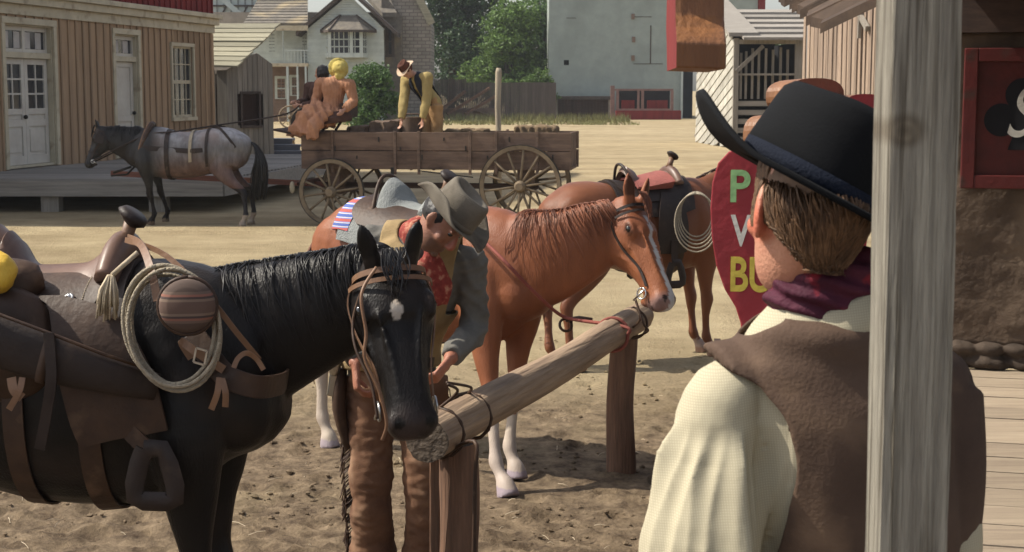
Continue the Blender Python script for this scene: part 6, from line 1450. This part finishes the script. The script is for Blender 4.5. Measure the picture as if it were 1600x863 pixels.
# man bending over the load
J = dict(pelvis=A_(676, 160, .0), chest=A_(657, 131, -.05), neck=A_(646, 117, -.1), head=A_(636, 110, -.2), shL=A_(668, 121, -.25), shR=A_(634, 126, .05), elL=A_(666, 160, -.3), elR=A_(631, 158, -.1), wrL=A_(660, 187, -.3), wrR=A_(627, 188, -.2),
         hipL=A_(680, 165, -.08), hipR=A_(671, 165, .1), knL=A_(683, 200, -.1), knR=A_(668, 200, .1), anL=A_(684, 235, -.1), anR=A_(668, 235, .1), floor=.95, hdL=V((0, 0, -1)), hdR=V((-.1, 0, -1)))
mb_, wb, h, X = small('man in mustard shirt, dark vest and tan trousers bending over the barrel in the wagon', J, (-.50, -.38, -.75), (-.50, -.42, .72), (-.7, -.6, -.4), rootloc=A_(676, 235)); Fh_ = V((-.50, -.38, -.75)); Uh_ = V((-.50, -.42, .72))
upb = V((-.7, -.6, -.5)); g = MB(); trunk(g, J, 1.02, upb)
for s in 'LR': sleeve(g, J, s, .074)
cloth('shirt', g, 'mustard_shirt', mb_, .013, wr=lambda p, n: .012*nz(p, 11))
g = MB(); trunk(g, J, 1.24, upb); mid = J['chest']; sx_ = (J['shL']-J['shR']).normalized(); fx2 = upb.normalized()
cloth('vest', g, 'navy_vest', mb_, .013, pred=lambda p: ((p-mid).dot(fx2) > 0 and abs((p-mid).dot(sx_)) < .03) or abs((p-mid).dot(sx_)) > .18, solid=.008)
g = MB(); g.loft([(J['pelvis']+V((-.03, 0, .07)), .12, .165), (J['pelvis'], .135, .175), (J['pelvis']+V((.02, 0, -.10)), .13, .175)], up=(-1, -.5, 0), n=20, sub=2)
for s in 'LR': leg(g, J, s, .105)
cloth('trousers', g, 'tan_trousers', mb_, .013, wr=lambda p, n: .012*nz(p, 9))
g = MB(); g.ell(h(0, -.02, .03), (.086, .108, .100), X); cloth('hair', g, 'brown_felt', wb, .012, pred=lambda p: (p-h(0, 0, 0)).dot(V((-.55, -.45, -.65)).normalized()) > .05)
hat(mb_, h(0, -.005, .055), Fh_, Uh_, (.17, .17), (.098, .088), .105, 'brown_felt', 'brown_felt', curl=.03, bm='pale_felt')

# ---------------------------------------------------------------- foreground: porch, post, wall, signs
DK = .38
ca, sa = math.cos(R(14)), math.sin(R(14)); pd = V((ca, -sa, 0)); pn_ = V((sa, ca, 0))
pr = thing('porch_deck', 'pale plank porch deck in the right foreground', 'porch', (2.0, 6, 0)); 
g = MB()
c0 = V((3.0, 9.95, 0)); i = 0
edge = lambda y: .12+.125*y
while i < 40:
    yc = -.315*i; base = c0+pn_*yc; 
    t = 0                                                  # find left end where the board meets the deck edge
    while True:
        p = base-pd*t
        if p.x < edge(p.y) or t > 9: break
        t += .02
    if base.y < -1: break
    a = base-pd*t; b = base+pd*6; g.bar(a-pn_*.155+V((0, 0, DK-.025+random.uniform(-.003, .003))), b-pn_*.155+V((0, 0, DK-.025)), .302, .05); i += 1
g.v = [V(q) for q in g.v]
obj('plank', g, mat('pale_planks', (.36, .29, .21), (.22, .17, .125), 2.2, grain=(.7, 9, 9), island=.18, bump=.4, rough=.8), pr).name = 'planking'
g = MB(); g.bar((edge(-.5), -.5, DK-.19), (edge(11.6), 11.6, DK-.19), .05, .24); obj('edge_beam', g, 'darkwood', pr)
# side wall with plaster over rubble
PW = Wall(tuple((c0-pd*.42)[:2]), tuple((c0+pd*5)[:2]), DK)
wt = thing('porch_wall', 'rough brown plastered wall with dark stone footing at the right edge', 'wall', PW.p(1.2, 0))
g = MB(); rows = []; nu, nv = 60, 70
zt3 = 2.56
for i in range(nv+1):
    z = lerp(DK+.16, zt3, i/nv); row = []
    for j in range(nu+1):
        u = lerp(0, 3.2, j/nu); d_ = .014*noise.noise(V((u*2.2, z*2.2, 1)))+.009*noise.noise(V((u*7, z*7, 2)))+.012*noise.noise(V((u*17, z*17, 3))); flake = noise.noise(V((u*1.7, z*1.7, 7)))
        row.append(PW.p(u, z, d_+(.010 if flake > .05 else 0)))
    rows.append(row)
back = [[p-PW.n*.3 for p in r] for r in rows]
g.sheet(rows, nd=back); obj('plaster', g, 'plaster', wt, smooth=True)
g = MB(); rs = random.Random(12); PW.box(g, 0, 3.2, DK, DK+.19, -.3, -.02)
for row in range(2):
    u = -.12*row
    while u < 3.2:
        l = rs.uniform(.16, .34); hh_ = rs.uniform(.036, .048); z = DK+.045+.088*row
        g.ell(PW.p(u+l/2, z, .0), (l*.54, .07+rs.uniform(0, .03), hh_*1.25), PW.X@Matrix.Rotation(rs.uniform(-.1, .1), 3, 'Y'), n=12, k=8); u += l*.98
me = remesh(g, .014, 2); wrinkle(me, lambda p, n: .012*nz(p, 14)); g = me
obj('stone_footing', g, mat('dark_stone', (.085, .060, .043), (.045, .032, .024), 5, island=.3, bump=.6, bscale=18), wt, smooth=True)
g = MB(); PW.box(g, 0, 4, zt3, 2.95, -.3, .10); obj('lintel_beam', g, 'darkwood', wt)
# porch roof: boards over the deck with a ragged lower edge seen from below
rf3 = thing('porch_roof', 'brown plank porch roof overhead, its corner showing left of the post', 'roof', (2, 5, 2.6))
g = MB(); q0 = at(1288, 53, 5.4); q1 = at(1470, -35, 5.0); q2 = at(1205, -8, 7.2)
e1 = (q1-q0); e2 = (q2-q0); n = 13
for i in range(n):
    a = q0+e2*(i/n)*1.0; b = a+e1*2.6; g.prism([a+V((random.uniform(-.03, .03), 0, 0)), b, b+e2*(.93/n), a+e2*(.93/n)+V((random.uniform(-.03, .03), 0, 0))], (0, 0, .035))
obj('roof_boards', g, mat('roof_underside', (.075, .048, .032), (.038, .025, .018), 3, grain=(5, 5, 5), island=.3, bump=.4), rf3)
g = MB(); g.prism([c0+V((-.2, 0, 2.97)), c0+pd*5+V((0, 0, 2.97)), c0+pd*5-pn_*8+V((0, 0, 2.97)), V((1.75, 3.2, 2.97)), V((1.75, 8.6, 2.97))], (0, 0, .06)); obj('roof_deck', g, 'darkwood', rf3)
# the post in front of the camera
pt = at(1436, 0, 2.10); pb = at(1414, 863, 2.10); d = (pb-pt); e = pt+d*((DK-pt.z)/d.z); t_ = pt-d*.8
po = thing('porch_post', 'square weathered grey timber porch post in the right foreground', 'post', e)
g = MB(); k = 60; wd = .094/2; vs = []; fs = []
prof = []
for a, b in ((-1, -1), (1, -1), (1, 1), (-1, 1)):
    nx_ = ((a, b), )
pp = []
ns = 12
for sdi in range(4):
    c1, c2 = [(-1, -1), (1, -1), (1, 1), (-1, 1)][sdi], [(-1, -1), (1, -1), (1, 1), (-1, 1)][(sdi+1) % 4]
    for j in range(ns): pp.append((lerp(c1[0], c2[0], j/ns), lerp(c1[1], c2[1], j/ns), j))
for i in range(k+1):
    c = e.lerp(t_, i/k)
    for x, y, j in pp:
        rd = 1-.035*(abs(x)*abs(y))**6; gr = .0016*noise.noise(V((x*14, y*14, i*.05)))+.0012*noise.noise(V((x*5, y*5, i*.3)))
        if j == 0: gr -= .0025*max(0, noise.noise(V((x*3, y*3, i*.7))))
        vs.append(c+V((x*wd*rd, y*wd*rd, 0))*(1+gr/wd*1.5)+V((.05*0, 0, 0)))
n = len(pp)
for i in range(k):
    for j in range(n): fs.append((i*n+j, i*n+(j+1) % n, (i+1)*n+(j+1) % n, (i+1)*n+j))
fs += [tuple(range(n-1, -1, -1)), tuple(range(k*n, (k+1)*n))]; g.add(vs, fs)
def postmat():
    m = mat('old_post', (.36, .335, .275), (.135, .12, .098), 3.0, grain=(20, 20, .8), bump=.8, bscale=9, rough=.85, detail=9); t = m.node_tree; N = t.nodes; L = t.links; p = N['Principled BSDF']
    src = p.inputs['Base Color'].links[0].from_socket; tc = N.new('ShaderNodeTexCoord'); mp = N.new('ShaderNodeMapping'); mp.inputs['Scale'].default_value = (60, 60, 1.6); L.new(tc.outputs['Object'], mp.inputs[0])
    n = N.new('ShaderNodeTexNoise'); n.inputs['Scale'].default_value = 1.5; n.inputs['Detail'].default_value = 4; n.inputs['Distortion'].default_value = .6; L.new(mp.outputs[0], n.inputs[0])
    r = N.new('ShaderNodeValToRGB'); r.color_ramp.elements[0].position = .35; r.color_ramp.elements[1].position = .5; r.color_ramp.elements[0].color = (.34, .31, .27, 1); r.color_ramp.elements[1].color = (1, 1, 1, 1); L.new(n.outputs['Fac'], r.inputs[0])
    x = N.new('ShaderNodeMix'); x.data_type = 'RGBA'; x.blend_type = 'MULTIPLY'; x.inputs[0].default_value = .8; L.new(src, x.inputs[6]); L.new(r.outputs[0], x.inputs[7])
    # knot: rings round a point high on the front face
    kp = at(1418, 205, 2.04); mk = N.new('ShaderNodeMapping'); mk.inputs['Location'].default_value = (-(kp.x-e.x)*.9, 0, -(kp.z-e.z)*1.1); mk.inputs['Scale'].default_value = (.9, 0, 1.1); L.new(tc.outputs['Object'], mk.inputs[0])
    ln = N.new('ShaderNodeVectorMath'); ln.operation = 'LENGTH'; L.new(mk.outputs[0], ln.inputs[0]); rr = N.new('ShaderNodeValToRGB'); el = rr.color_ramp.elements; el[0].position = 0; el[0].color = (.42, .36, .30, 1); el[1].position = .03; el[1].color = (1, 1, 1, 1)
    q = el.new(.012); q.color = (.75, .68, .6, 1); q = el.new(.018); q.color = (.5, .44, .38, 1); L.new(ln.outputs['Value'], rr.inputs[0])
    y = N.new('ShaderNodeMix'); y.data_type = 'RGBA'; y.blend_type = 'MULTIPLY'; y.inputs[0].default_value = .9; L.new(x.outputs[2], y.inputs[6]); L.new(rr.outputs[0], y.inputs[7]); L.new(y.outputs[2], p.inputs['Base Color']); return m
g.v = [v-e for v in g.v]; o = obj('timber', g, postmat(), po, world=False, smooth=True, auto=40)
# ---- lettering helper
def text(s, par, m, c, ux_, uz_, h_, w_=None, ext=.004, name='lettering', shear=0, bold=0):
    cu = bpy.data.curves.new('t', 'FONT'); cu.body = s; cu.size = 1; cu.shear = shear; cu.extrude = 0; cu.offset = bold; t = bpy.data.objects.new('t', cu); col.objects.link(t)
    dg = bpy.context.evaluated_depsgraph_get(); me = bpy.data.meshes.new_from_object(t.evaluated_get(dg)); bpy.data.objects.remove(t)
    xs = [v.co.x for v in me.vertices]; ys = [v.co.y for v in me.vertices]; X0, X1, Y0, Y1 = min(xs), max(xs), min(ys), max(ys); sc = h_/(Y1-Y0); sx = w_/(X1-X0) if w_ else sc; nn = V(ux_).cross(V(uz_)); 
    for v in me.vertices: v.co = V(c)+V(ux_)*((v.co.x-X0)*sx)+V(uz_)*((v.co.y-Y0)*sc)
    me.polygons.foreach_set('use_smooth', [False]*len(me.polygons)); o = obj(name, me, m, par, norm=False); q = o.modifiers.new('s', 'SOLIDIFY'); q.thickness = ext; q.offset = 0; return o
# ---- painted club sign on the wall
cs_ = thing('club_sign', 'dark red framed wall sign with black club and white S at the right edge', 'sign', PW.p(.9, 0))
su0 = PW.px(1503, 180)[0]; su1 = PW.px(1700, 180)[0]; sz1 = PW.px(1520, 76)[1]; sz0 = PW.px(1520, 293)[1]
g = MB(); PW.box(g, su0+.06, su1-.06, sz0+.06, sz1-.06, .055, .075); pnl = obj('panel', g, 'redboard2', cs_)
g = MB(); fw = .085; PW.box(g, su0, su0+fw, sz0, sz1, .05, .12); PW.box(g, su1-fw, su1, sz0, sz1, .05, .12); PW.box(g, su0+fw, su1-fw, sz1-fw, sz1, .05, .118); PW.box(g, su0+fw, su1-fw, sz0, sz0+fw, .05, .118); obj('frame', g, 'redframe', cs_, bevel=.006)
cu_, cz_ = PW.px(1595, 185); rl = .105; g = MB()
def disc(u, z, r, o): return [PW.p(u+r*math.cos(i*math.pi/14), z+r*math.sin(i*math.pi/14), o) for i in range(28)]
g.prism(disc(cu_-.125, cz_-.01, rl, .078), PW.n*.004); g.prism(disc(cu_+.125, cz_-.01, rl, .079), PW.n*.004); g.prism(disc(cu_, cz_+.15, rl, .080), PW.n*.004)
g.prism([PW.p(cu_+a, cz_+b, .081) for a, b in ((-.10, .08), (.10, .08), (.03, -.05), (.08, -.20), (-.08, -.20), (-.03, -.05))], PW.n*.004); obj('club', g, 'dark', cs_)
text('S', cs_, mat('sign_white', (.55, .53, .48), (.4, .38, .34), 8), PW.p(cu_-.085, cz_-.12, .088), PW.u, (0, 0, 1), .33, .20, name='letter', shear=.35)
# ---- red shaped sign behind the man's head
YR = 3.55; SC = 1234; rs_ = thing('red_sign', 'red shaped sign on a narrow foot with green, white and yellow lettering', 'sign', gnd(1240, 1000, 0) if False else V((at(1240, 400, YR).x, YR, DK)))
fr2 = V((.985, -.17, 0)); nr2 = V((-.17, -.985, 0))
c = at(1243, 375, YR)
def rpt(px, py, o=0): d = ray(px, py); t = (c-V((0, 0, CH))).dot(nr2)/d.dot(nr2); return V((0, 0, CH))+d*t+nr2*o
lf = [(1200, 560), (1160, 540), (1157, 505), (1149, 480), (1132, 452), (1119, 415), (1112, 370), (1110, 325), (1113, 285), (1122, 255), (1138, 238), (1160, 228), (1190, 222)]
out = lf+[(2*SC-x, y) for x, y in reversed(lf)]
g = MB(); g.prism([rpt(*q) for q in out], -nr2*.03); bd = obj('board', g, 'red', rs_, bevel=.003)
for s_, q, w_, h_, m_ in (('P', (1141, 316), 31, 51, (.26, .46, .20)), ('V', (1141, 385), 33, 50, (.6, .58, .52)), ('BU', (1141, 456), 64, 56, (.55, .43, .07))):
    m_ = tuple(min(.8, v*1.12) for v in m_); M['l_'+s_] = mat('letter_paint_'+s_.lower(), m_, tuple(v*.75 for v in m_), 12, rough=.6, bump=.1); k_ = YR/2400
    text(s_, rs_, 'l_'+s_, rpt(q[0], q[1], .002), fr2, (0, 0, 1), h_*k_, w_*k_, ext=.0015, bold=.022)
g = MB(); b0_ = rpt(1243, 530, -.015); g.bar((b0_.x, b0_.y+.0, DK), b0_+V((0, 0, .25)), .07, .045, up=(0, 1, 0)); obj('foot_post', g, 'red', rs_)
# carved wooden lobed sign beyond
YC = 4.2; cl = thing('carved_sign', 'thick carved wooden sign with rounded lobes and worn red face behind the black hat', 'sign', (at(1260, 160, YC).x, YC, DK))
ax1 = V((.55, -.83, .05)).normalized()
def lobe(px, py, rx, rz, m0, dY=0, th=.09):
    c = at(px, py, YC+dY); d, a, b = frame(ax1); g = MB(); n = 28; e_ = 2/2.6; pf = []
    for i in range(n):
        t = 2*math.pi*i/n; pf.append((math.copysign(abs(math.cos(t))**e_, math.cos(t))*rz, math.copysign(abs(math.sin(t))**e_, math.sin(t))*rx))
    v0 = [c+a*x+b*y-ax1*th for x, y in pf]; v1 = [c+a*x+b*y for x, y in pf]; g.add(v0+v1, [(i, (i+1) % n, (i+1) % n+n, i+n) for i in range(n)]+[tuple(range(n-1, -1, -1))], 0); g.add(v1, [tuple(range(n))], 1); return g
g = lobe(1276, 150, .105, .048, 0); obj('top_lobe', g, ['carved', mat('worn_red', (.28, .07, .05), (.17, .06, .035), 7, rough=.5, c3=(.12, .06, .035), s3=12, w3=.62)], cl, bevel=.004)
g = lobe(1222, 214, .065, .062, 0, .05); obj('side_lobe', g, ['carved', 'carved'], cl, bevel=.004)
g = lobe(1352, 190, .10, .075, 0, .02); obj('side_lobe', g, ['carved', 'red'], cl, bevel=.004)
g = MB(); q = at(1283, 200, YC+.06); g.bar((q.x, q.y, DK), (q.x, q.y, at(1283, 160, YC).z), .12, .07, up=(0, 1, 0)); g.bar(at(1215, 212, YC+.09), at(1360, 190, YC+.09), .05, .08); obj('stem', g, 'carved', cl)
# hanging shop sign, seen nearly edge-on
YH = 3.0; hs_ = thing('hanging_sign', 'thick wooden hanging sign with red painted side at the top of the picture', 'sign', at(1090, 106, YH))
ed = V((.068, 1, 0)).normalized(); H_ = lambda px, py: at(px, py, YH)
g = MB(); zz = lambda y: at(1090, y, YH).z
out = [(0, 106), (-.0, 66), (.015, 56), (.05, 40), (.075, 20), (.085, -10), (.07, -60), (.0, -110), (.35, -130), (.62, -60), (.66, 20), (.60, 60), (.56, 106)]
sx0 = at(1057, 80, YH); n = len(out)
v0 = [V((sx0.x, YH, 0))+ed*s+V((0, 0, zz(y))) for s, y in out]; v1 = [p+V((.098, .012, -.003)) for p in v0]
g.add(v0+v1, [tuple(range(n))], 1); g.add(v0+v1, [tuple(range(2*n-1, n-1, -1))]+[(i, (i+1) % n, (i+1) % n+n, i+n) for i in range(n)], 0)
obj('board', g, ['carved', 'redboard'], hs_, bevel=.004)
g = MB(); 
for s in (.12, .5): p = V((sx0.x+.03, YH, zz(-110)-.0))+ed*s; g.tube([p-V((0, 0, .05)), p+V((0, 0, .5))], .008, 8)
obj('hanger', g, 'iron', hs_)
# ---------------------------------------------------------------- man in the black hat, foreground right
Y0 = 2.50
J = dict(neck=at(1290, 462, Y0), head=at(1260, 340, Y0-.02), shL=at(1140, 622, Y0-.04), shR=at(1462, 612, Y0+.10), chest=at(1300, 700, Y0+.0), pelvis=at(1325, 1050, Y0+.05), elL=at(1098, 900, Y0-.10), wrL=at(1110, 1130, Y0+.06), elR=at(1468, 890, Y0+.04), wrR=at(1440, 1010, Y0+.28),
         floor=DK)
pv = J['pelvis']; fwd = V((-.42, .90, 0)).normalized(); rt = fwd.cross(V((0, 0, 1)))
for s, sg in (('L', -1), ('R', 1)):
    J['hip'+s] = pv+rt*sg*.085-V((0, 0, .05)); J['an'+s] = V((pv.x, pv.y, DK+.09))+rt*sg*.13; J['kn'+s] = J['hip'+s].lerp(J['an'+s], .5)+fwd*.03; J['ft'+s] = fwd
Fb = V((-.18, .98, 0)); Fh = V((-.24, .97, .05)).normalized(); Uh = V((.12, -.05, 1))
def hc_(p):
    q = p-J['head']; l = q.x*-.9+q.y*-.1
    e = max(0, 1-(((q.x+.08)/.035)**2+((q.z-.0)/.045)**2)) ; return (1+.10*e, 1-.38*e, 1-.45*e)
pm, body, h, X = person('man', 'man in black hat and brown leather vest seen from behind, leaning by the porch post', J, Fh, Uh, Fb, vox=.0062, hk=1.06, es=1.30, build=.87, skinm='skinhead', rootloc=(pv.x, pv.y, DK), palm={'L': V((.5, 0, 0)), 'R': V((-.3, 0, .5))}, colfn=hc_)
Rr, F_, U_ = basis(Fh, Uh); HD = J['head']
# hair: cap plus combed strands
g = MB(); g.ell(h(0, -.022, .030), (.0815, .105, .100), X, n=40, k=28); g.ell(h(0, -.055, -.035), (.058, .050, .045), X, n=30, k=20)
def hp_(p):
    q = p-HD; f = q.dot(F_); u = q.dot(U_); r = abs(q.dot(Rr))
    return f > .055 or (u < .015 and f > .012) or u < -.07 or (r > .040 and u < -.035) or (u < -.03 and f > -.012)
hr2 = cloth('hair', g, 'hairbr', body, .006, wr=lambda p, n: .004*nz((p.x*3, p.y*3, p.z*1.2), 25), pred=hp_)
rh = random.Random(21); g = MB()
for i in range(4200):
    az = rh.uniform(-1.0, 1.0)*R(108); z0 = rh.uniform(-.085, .058 if az < -.9 else .052)                 # az: 0 = straight back, + = right
    def sp(a, z, o=0):
        zz = z-.030 if z > -.02 else z-.030; rr_ = math.sqrt(max(.02, 1-(zz/.100)**2)); x = math.sin(a)*(.0815*rr_+o); y = -math.cos(a)*(.105*rr_+o)-.022
        if z < -.01: k_ = (-.01-z)/.09; x = lerp(x, math.sin(a)*(.070+o), k_); y = lerp(y, -.058-math.cos(a)*(.055+o), k_)
        return h(x/1.06, y/1.06, z/1.06)
    l = rh.uniform(.035, .075); da = rh.uniform(.02, .42)*(1 if az < .2 else -1)*.75
    zend = max(z0-l, -.078+.012*rh.random()+.060*max(0, abs(az)-.60))
    if abs(az) > 1.35 and z0-l < -.01: zend = max(zend, -.02)
    if z0 <= zend: continue
    o = rh.uniform(.001, .007); pts = [sp(az+da*(j/5), lerp(z0, zend, j/5), o+.005*math.sin(j/5*3.1)+(.004 if j == 5 else 0)) for j in range(6)]
    r = rh.uniform(.0010, .0022); g.tube(pts, [r, r, r, r*.9, r*.7, r*.25], 3)
obj('strand', g, 'hairbr', hr2, smooth=True).name = 'loose_hair'
g = MB()
for i in range(420):                                      # sideburn in front of the ear
    y = rh.uniform(.000, .040); z = rh.uniform(-.005, .085); g.tube([h(-.0705-.0015*rh.random(), y, z), h(-.073, y+.002, z-.012), h(-.0715, y+.001, z-.022)], [.0016, .0016, .0005], 3)
obj('sideburn', g, 'hairbr', hr2)
# shirt with loose sleeves
M['check'] = None
def checkmat():
    m = bpy.data.materials.new('fine_check_shirt'); m.use_nodes = True; t = m.node_tree; N = t.nodes; L = t.links; p = N['Principled BSDF']; p.inputs['Roughness'].default_value = .95; p.inputs['Specular IOR Level'].default_value = .1
    tc = N.new('ShaderNodeTexCoord'); outs = []
    for ax, rot in (('X', .12), ('Z', .0)):
        mp = N.new('ShaderNodeMapping'); mp.inputs['Rotation'].default_value = (0, .12, rot); L.new(tc.outputs['Object'], mp.inputs[0])
        w_ = N.new('ShaderNodeTexWave'); w_.bands_direction = ax; w_.inputs['Scale'].default_value = 78; w_.inputs['Distortion'].default_value = .8; w_.inputs['Detail'].default_value = 1; L.new(mp.outputs[0], w_.inputs[0]); outs.append(w_.outputs['Fac'])
    mu = N.new('ShaderNodeMath'); mu.operation = 'MINIMUM'; L.new(outs[0], mu.inputs[0]); L.new(outs[1], mu.inputs[1])
    r = N.new('ShaderNodeValToRGB'); r.color_ramp.elements[0].position = .05; r.color_ramp.elements[1].position = .45; r.color_ramp.elements[0].color = (.34, .305, .22, 1); r.color_ramp.elements[1].color = (.42, .38, .275, 1); L.new(mu.outputs[0], r.inputs[0])
    L.new(r.outputs[0], p.inputs['Base Color']); b = N.new('ShaderNodeBump'); b.inputs['Strength'].default_value = .12; b.inputs['Distance'].default_value = .001; L.new(mu.outputs[0], b.inputs['Height']); L.new(b.outputs[0], p.inputs['Normal']); return m
M['check'] = checkmat()
g = MB(); C = J['chest']
def mt(rings): g.loft(rings, up=Fb, n=36, sub=4)
SH = [(J['pelvis']+V((0, 0, -.05)), .115, .165), (J['pelvis']+V((0, 0, .10)), .115, .165), (at(1328, 863, Y0), .120, .170), (at(1312, 740, Y0), .128, .178), (at(1302, 640, Y0), .122, .185), (at(1298, 580, Y0), .105, .182), (at(1296, 540, Y0), .098, .165), (at(1292, 508, Y0), .096, .140), (at(1290, 470, Y0), .078, .090)]
mt(SH)
for s, pts, rr in (('L', [at(1210, 600, Y0), J['shL'], at(1124, 700, Y0-.05), at(1112, 790, Y0-.08), J['elL'], at(1104, 1010, Y0-.02), J['wrL']], (.056, .068, .084, .091, .094, .078, .05)),
                   ('R', [at(1400, 600, Y0+.06), J['shR'], at(1474, 690, Y0+.10), at(1476, 790, Y0+.06), J['elR'], J['elR'].lerp(J['wrR'], .5), J['wrR']], (.055, .066, .066, .064, .062, .058, .05))):
    P = spline(pts, 5); Q = [v.x for v in spline([V((q, 0, 0)) for q in rr], 5)]; g.tube(P, Q, 26)
ax_ = (at(1104, 900, Y0)-at(1120, 640, Y0)).normalized(); a0_ = J['shL']
def sfold(p, n):
    q = p-a0_; l = q.dot(ax_); rad = q-ax_*l; th = math.atan2(rad.y, rad.x); 
    if p.x < at(1215, 700, Y0).x:
        w_ = max(0, min(1, (l-.03)/.06)); rg_ = lambda x: .5-abs(math.sin(x))
        f = w_*(.020*rg_(th*2.4+.6*math.sin(l*5+1)+.5*nz(p, 3))+.012*rg_(th*4.6+l*2.0+.8*nz(p, 5))+.006*rg_(th*9+l*4+nz(p, 6)))+.004*nz(p, 12)
        f += .006*w_*rg_((l*.6+q.x*2.2)*24+1.5*nz(p, 4))*max(0, min(1, (l-.16)/.08))
        return f
    return .006*nz((p.x*2, p.y*2, p.z), 8)
cloth('shirt', g, 'check', pm, .0050, wr=sfold, it=2)
# collar and neckerchief
def band_(name, m, px0, rows, vox=.005, wr=None):
    g = MB(); g.loft([(at(x, y, Y0+dy), ra, rb) for x, y, dy, ra, rb in rows], up=Fb, n=40, sub=3); return cloth(name, g, m, pm, vox, wr=wr, it=2)
tilt = V((.0, 0, 0))
g = MB(); n = 44
def ringrow(c, a, b, z, tz, j): t = 2*math.pi*j/n; return c+V((math.cos(t)*b, math.sin(t)*a, z+tz*math.cos(t)))
c_ = at(1296, 487, Y0)
rows = []
for a, b, z in ((.086, .098, -.02), (.084, .096, .004), (.083, .095, .016), (.085, .097, .020), (.089, .101, .016), (.099, .117, -.012), (.108, .134, -.038), (.104, .130, -.042)): rows.append([ringrow(c_, a, b, z, .044, j) for j in range(n+1)])
g.sheet(rows); o = obj('collar', g, 'check', pm, smooth=True, solid=.003)
wrinkle(o.data, lambda p, q: .002*nz(p, 30))
M['wine_silk'] = mat('wine_neckerchief', (.075, .014, .030), (.035, .008, .018), 12, rough=.75, spec=.2, bump=.25, bscale=90, c3=(.32, .022, .030), s3=17, w3=.64)
g = MB(); c2_ = at(1289, 438, Y0); SL = V((-.36, 0, 1)).normalized()
g.loft([(c2_-SL*.050, .084, .100), (c2_-SL*.020, .092, .106), (c2_+SL*.012, .089, .100), (c2_+SL*.032, .077, .085), (c2_+SL*.036, .064, .072)], up=Fb, n=44, sub=4)
cloth('neckerchief', g, 'wine_silk', pm, .0045, wr=lambda p, n: .005*math.sin(p.z*190+6*p.x*10+3*nz(p, 12))+.003*nz(p, 30), it=2)
# vest
M['suede'] = mat('brown_suede_vest', (.105, .068, .049), (.058, .038, .029), 3.5, rough=.85, spec=.15, bump=.15, bscale=160, c3=(.165, .108, .072), s3=6, w3=.58)
g = MB(); g.loft([(c, a+.014, b+.014) for c, a, b in SH[:-1]]+[(at(1292, 492, Y0), .090, .112)], up=Fb, n=40, sub=4)
g.tube([at(1220, 590, Y0), at(1128, 618, Y0-.03)], [.085, .088], 24); g.ell(J['shR']+V((-.02, 0, .01)), (.082, .085, .075)); g.tube(spline([J['shR'], at(1462, 720, Y0+.06), at(1455, 830, Y0+.05)], 4), .078, 20)
for px, py, r in ((1500, 700, .055), (1512, 760, .05)): pass
def vedge(z): return interp([(at(0, 1200, Y0).z, at(1188, 863, Y0).x), (at(0, 863, Y0).z, at(1188, 863, Y0).x), (at(0, 790, Y0).z, at(1206, 790, Y0).x), (at(0, 700, Y0).z, at(1222, 700, Y0).x), (at(0, 640, Y0).z, at(1208, 640, Y0).x), (at(0, 590, Y0).z, at(1172, 590, Y0).x), (at(0, 560, Y0).z, at(1118, 560, Y0).x), (at(0, 520, Y0).z, at(1050, 520, Y0).x)], z)[0]
sfr = V(Fb).normalized()
def vpred(p):
    if (p-J['chest']).dot(sfr) > .06 and abs(p.x-.52) < .05: return True
    if p.z < pv.z-.02: return True
    if p.x < vedge(p.z) and p.z < at(0, 543, Y0).z: return True
    if p.z > at(0, 540, Y0-.1).z+(min(p.x, at(1345, 500, Y0-.1).x)-at(1155, 545, Y0-.1).x)*.46 and p.x > at(1128, 545, Y0).x: return True
    return False
vest_ = cloth('vest', g, 'suede', pm, .0065, wr=lambda p, n: .004*nz((p.x, p.y, p.z*.6), 7)+.0028*math.sin(p.x*22+p.z*75+2*nz(p, 5))*max(0, min(1, (p.z-1.72)/.08))+.003*nz((p.x*2, p.y, p.z*.7), 8, 4), pred=vpred, solid=.005, it=3)
g = MB()
for s in 'LR': leg(g, J, s, .10)
g.loft([(pv+V((0, 0, .06)), .125, .17), (pv, .13, .175), (pv-V((0, 0, .12)), .12, .17)], up=fwd, n=24, sub=2)
cloth('trousers', g, 'dark_trousers', pm, .012, wr=lambda p, n: .008*nz(p, 9))
g = MB()
for s in 'LR':
    a = J['an'+s]; g.loft([(a-fwd*.06+V((0, 0, -.04)), .05, .042), (a+V((0, 0, -.035)), .058, .048), (a+fwd*.10+V((0, 0, -.052)), .038, .052), (a+fwd*.21+V((0, 0, -.07)), .02, .035)], up=(0, 0, 1), n=16, sub=3); g.tube([a+V((0, 0, .0)), a+V((0, 0, .12))], .055, 14)
cloth('boots', g, 'leatherdk', pm, .012)
hat(pm, at(1268, 292, Y0-.01), V((-.03, .99, .03)), V((.47, -.060, .88)), (.185, .236), (.136, .127), .138, 'felt_black', 'navy_band', curl=.05, cyl=.052, dip=.004, pinch=.55, sidewise=(1.0, .30), th=.007, cp=6)
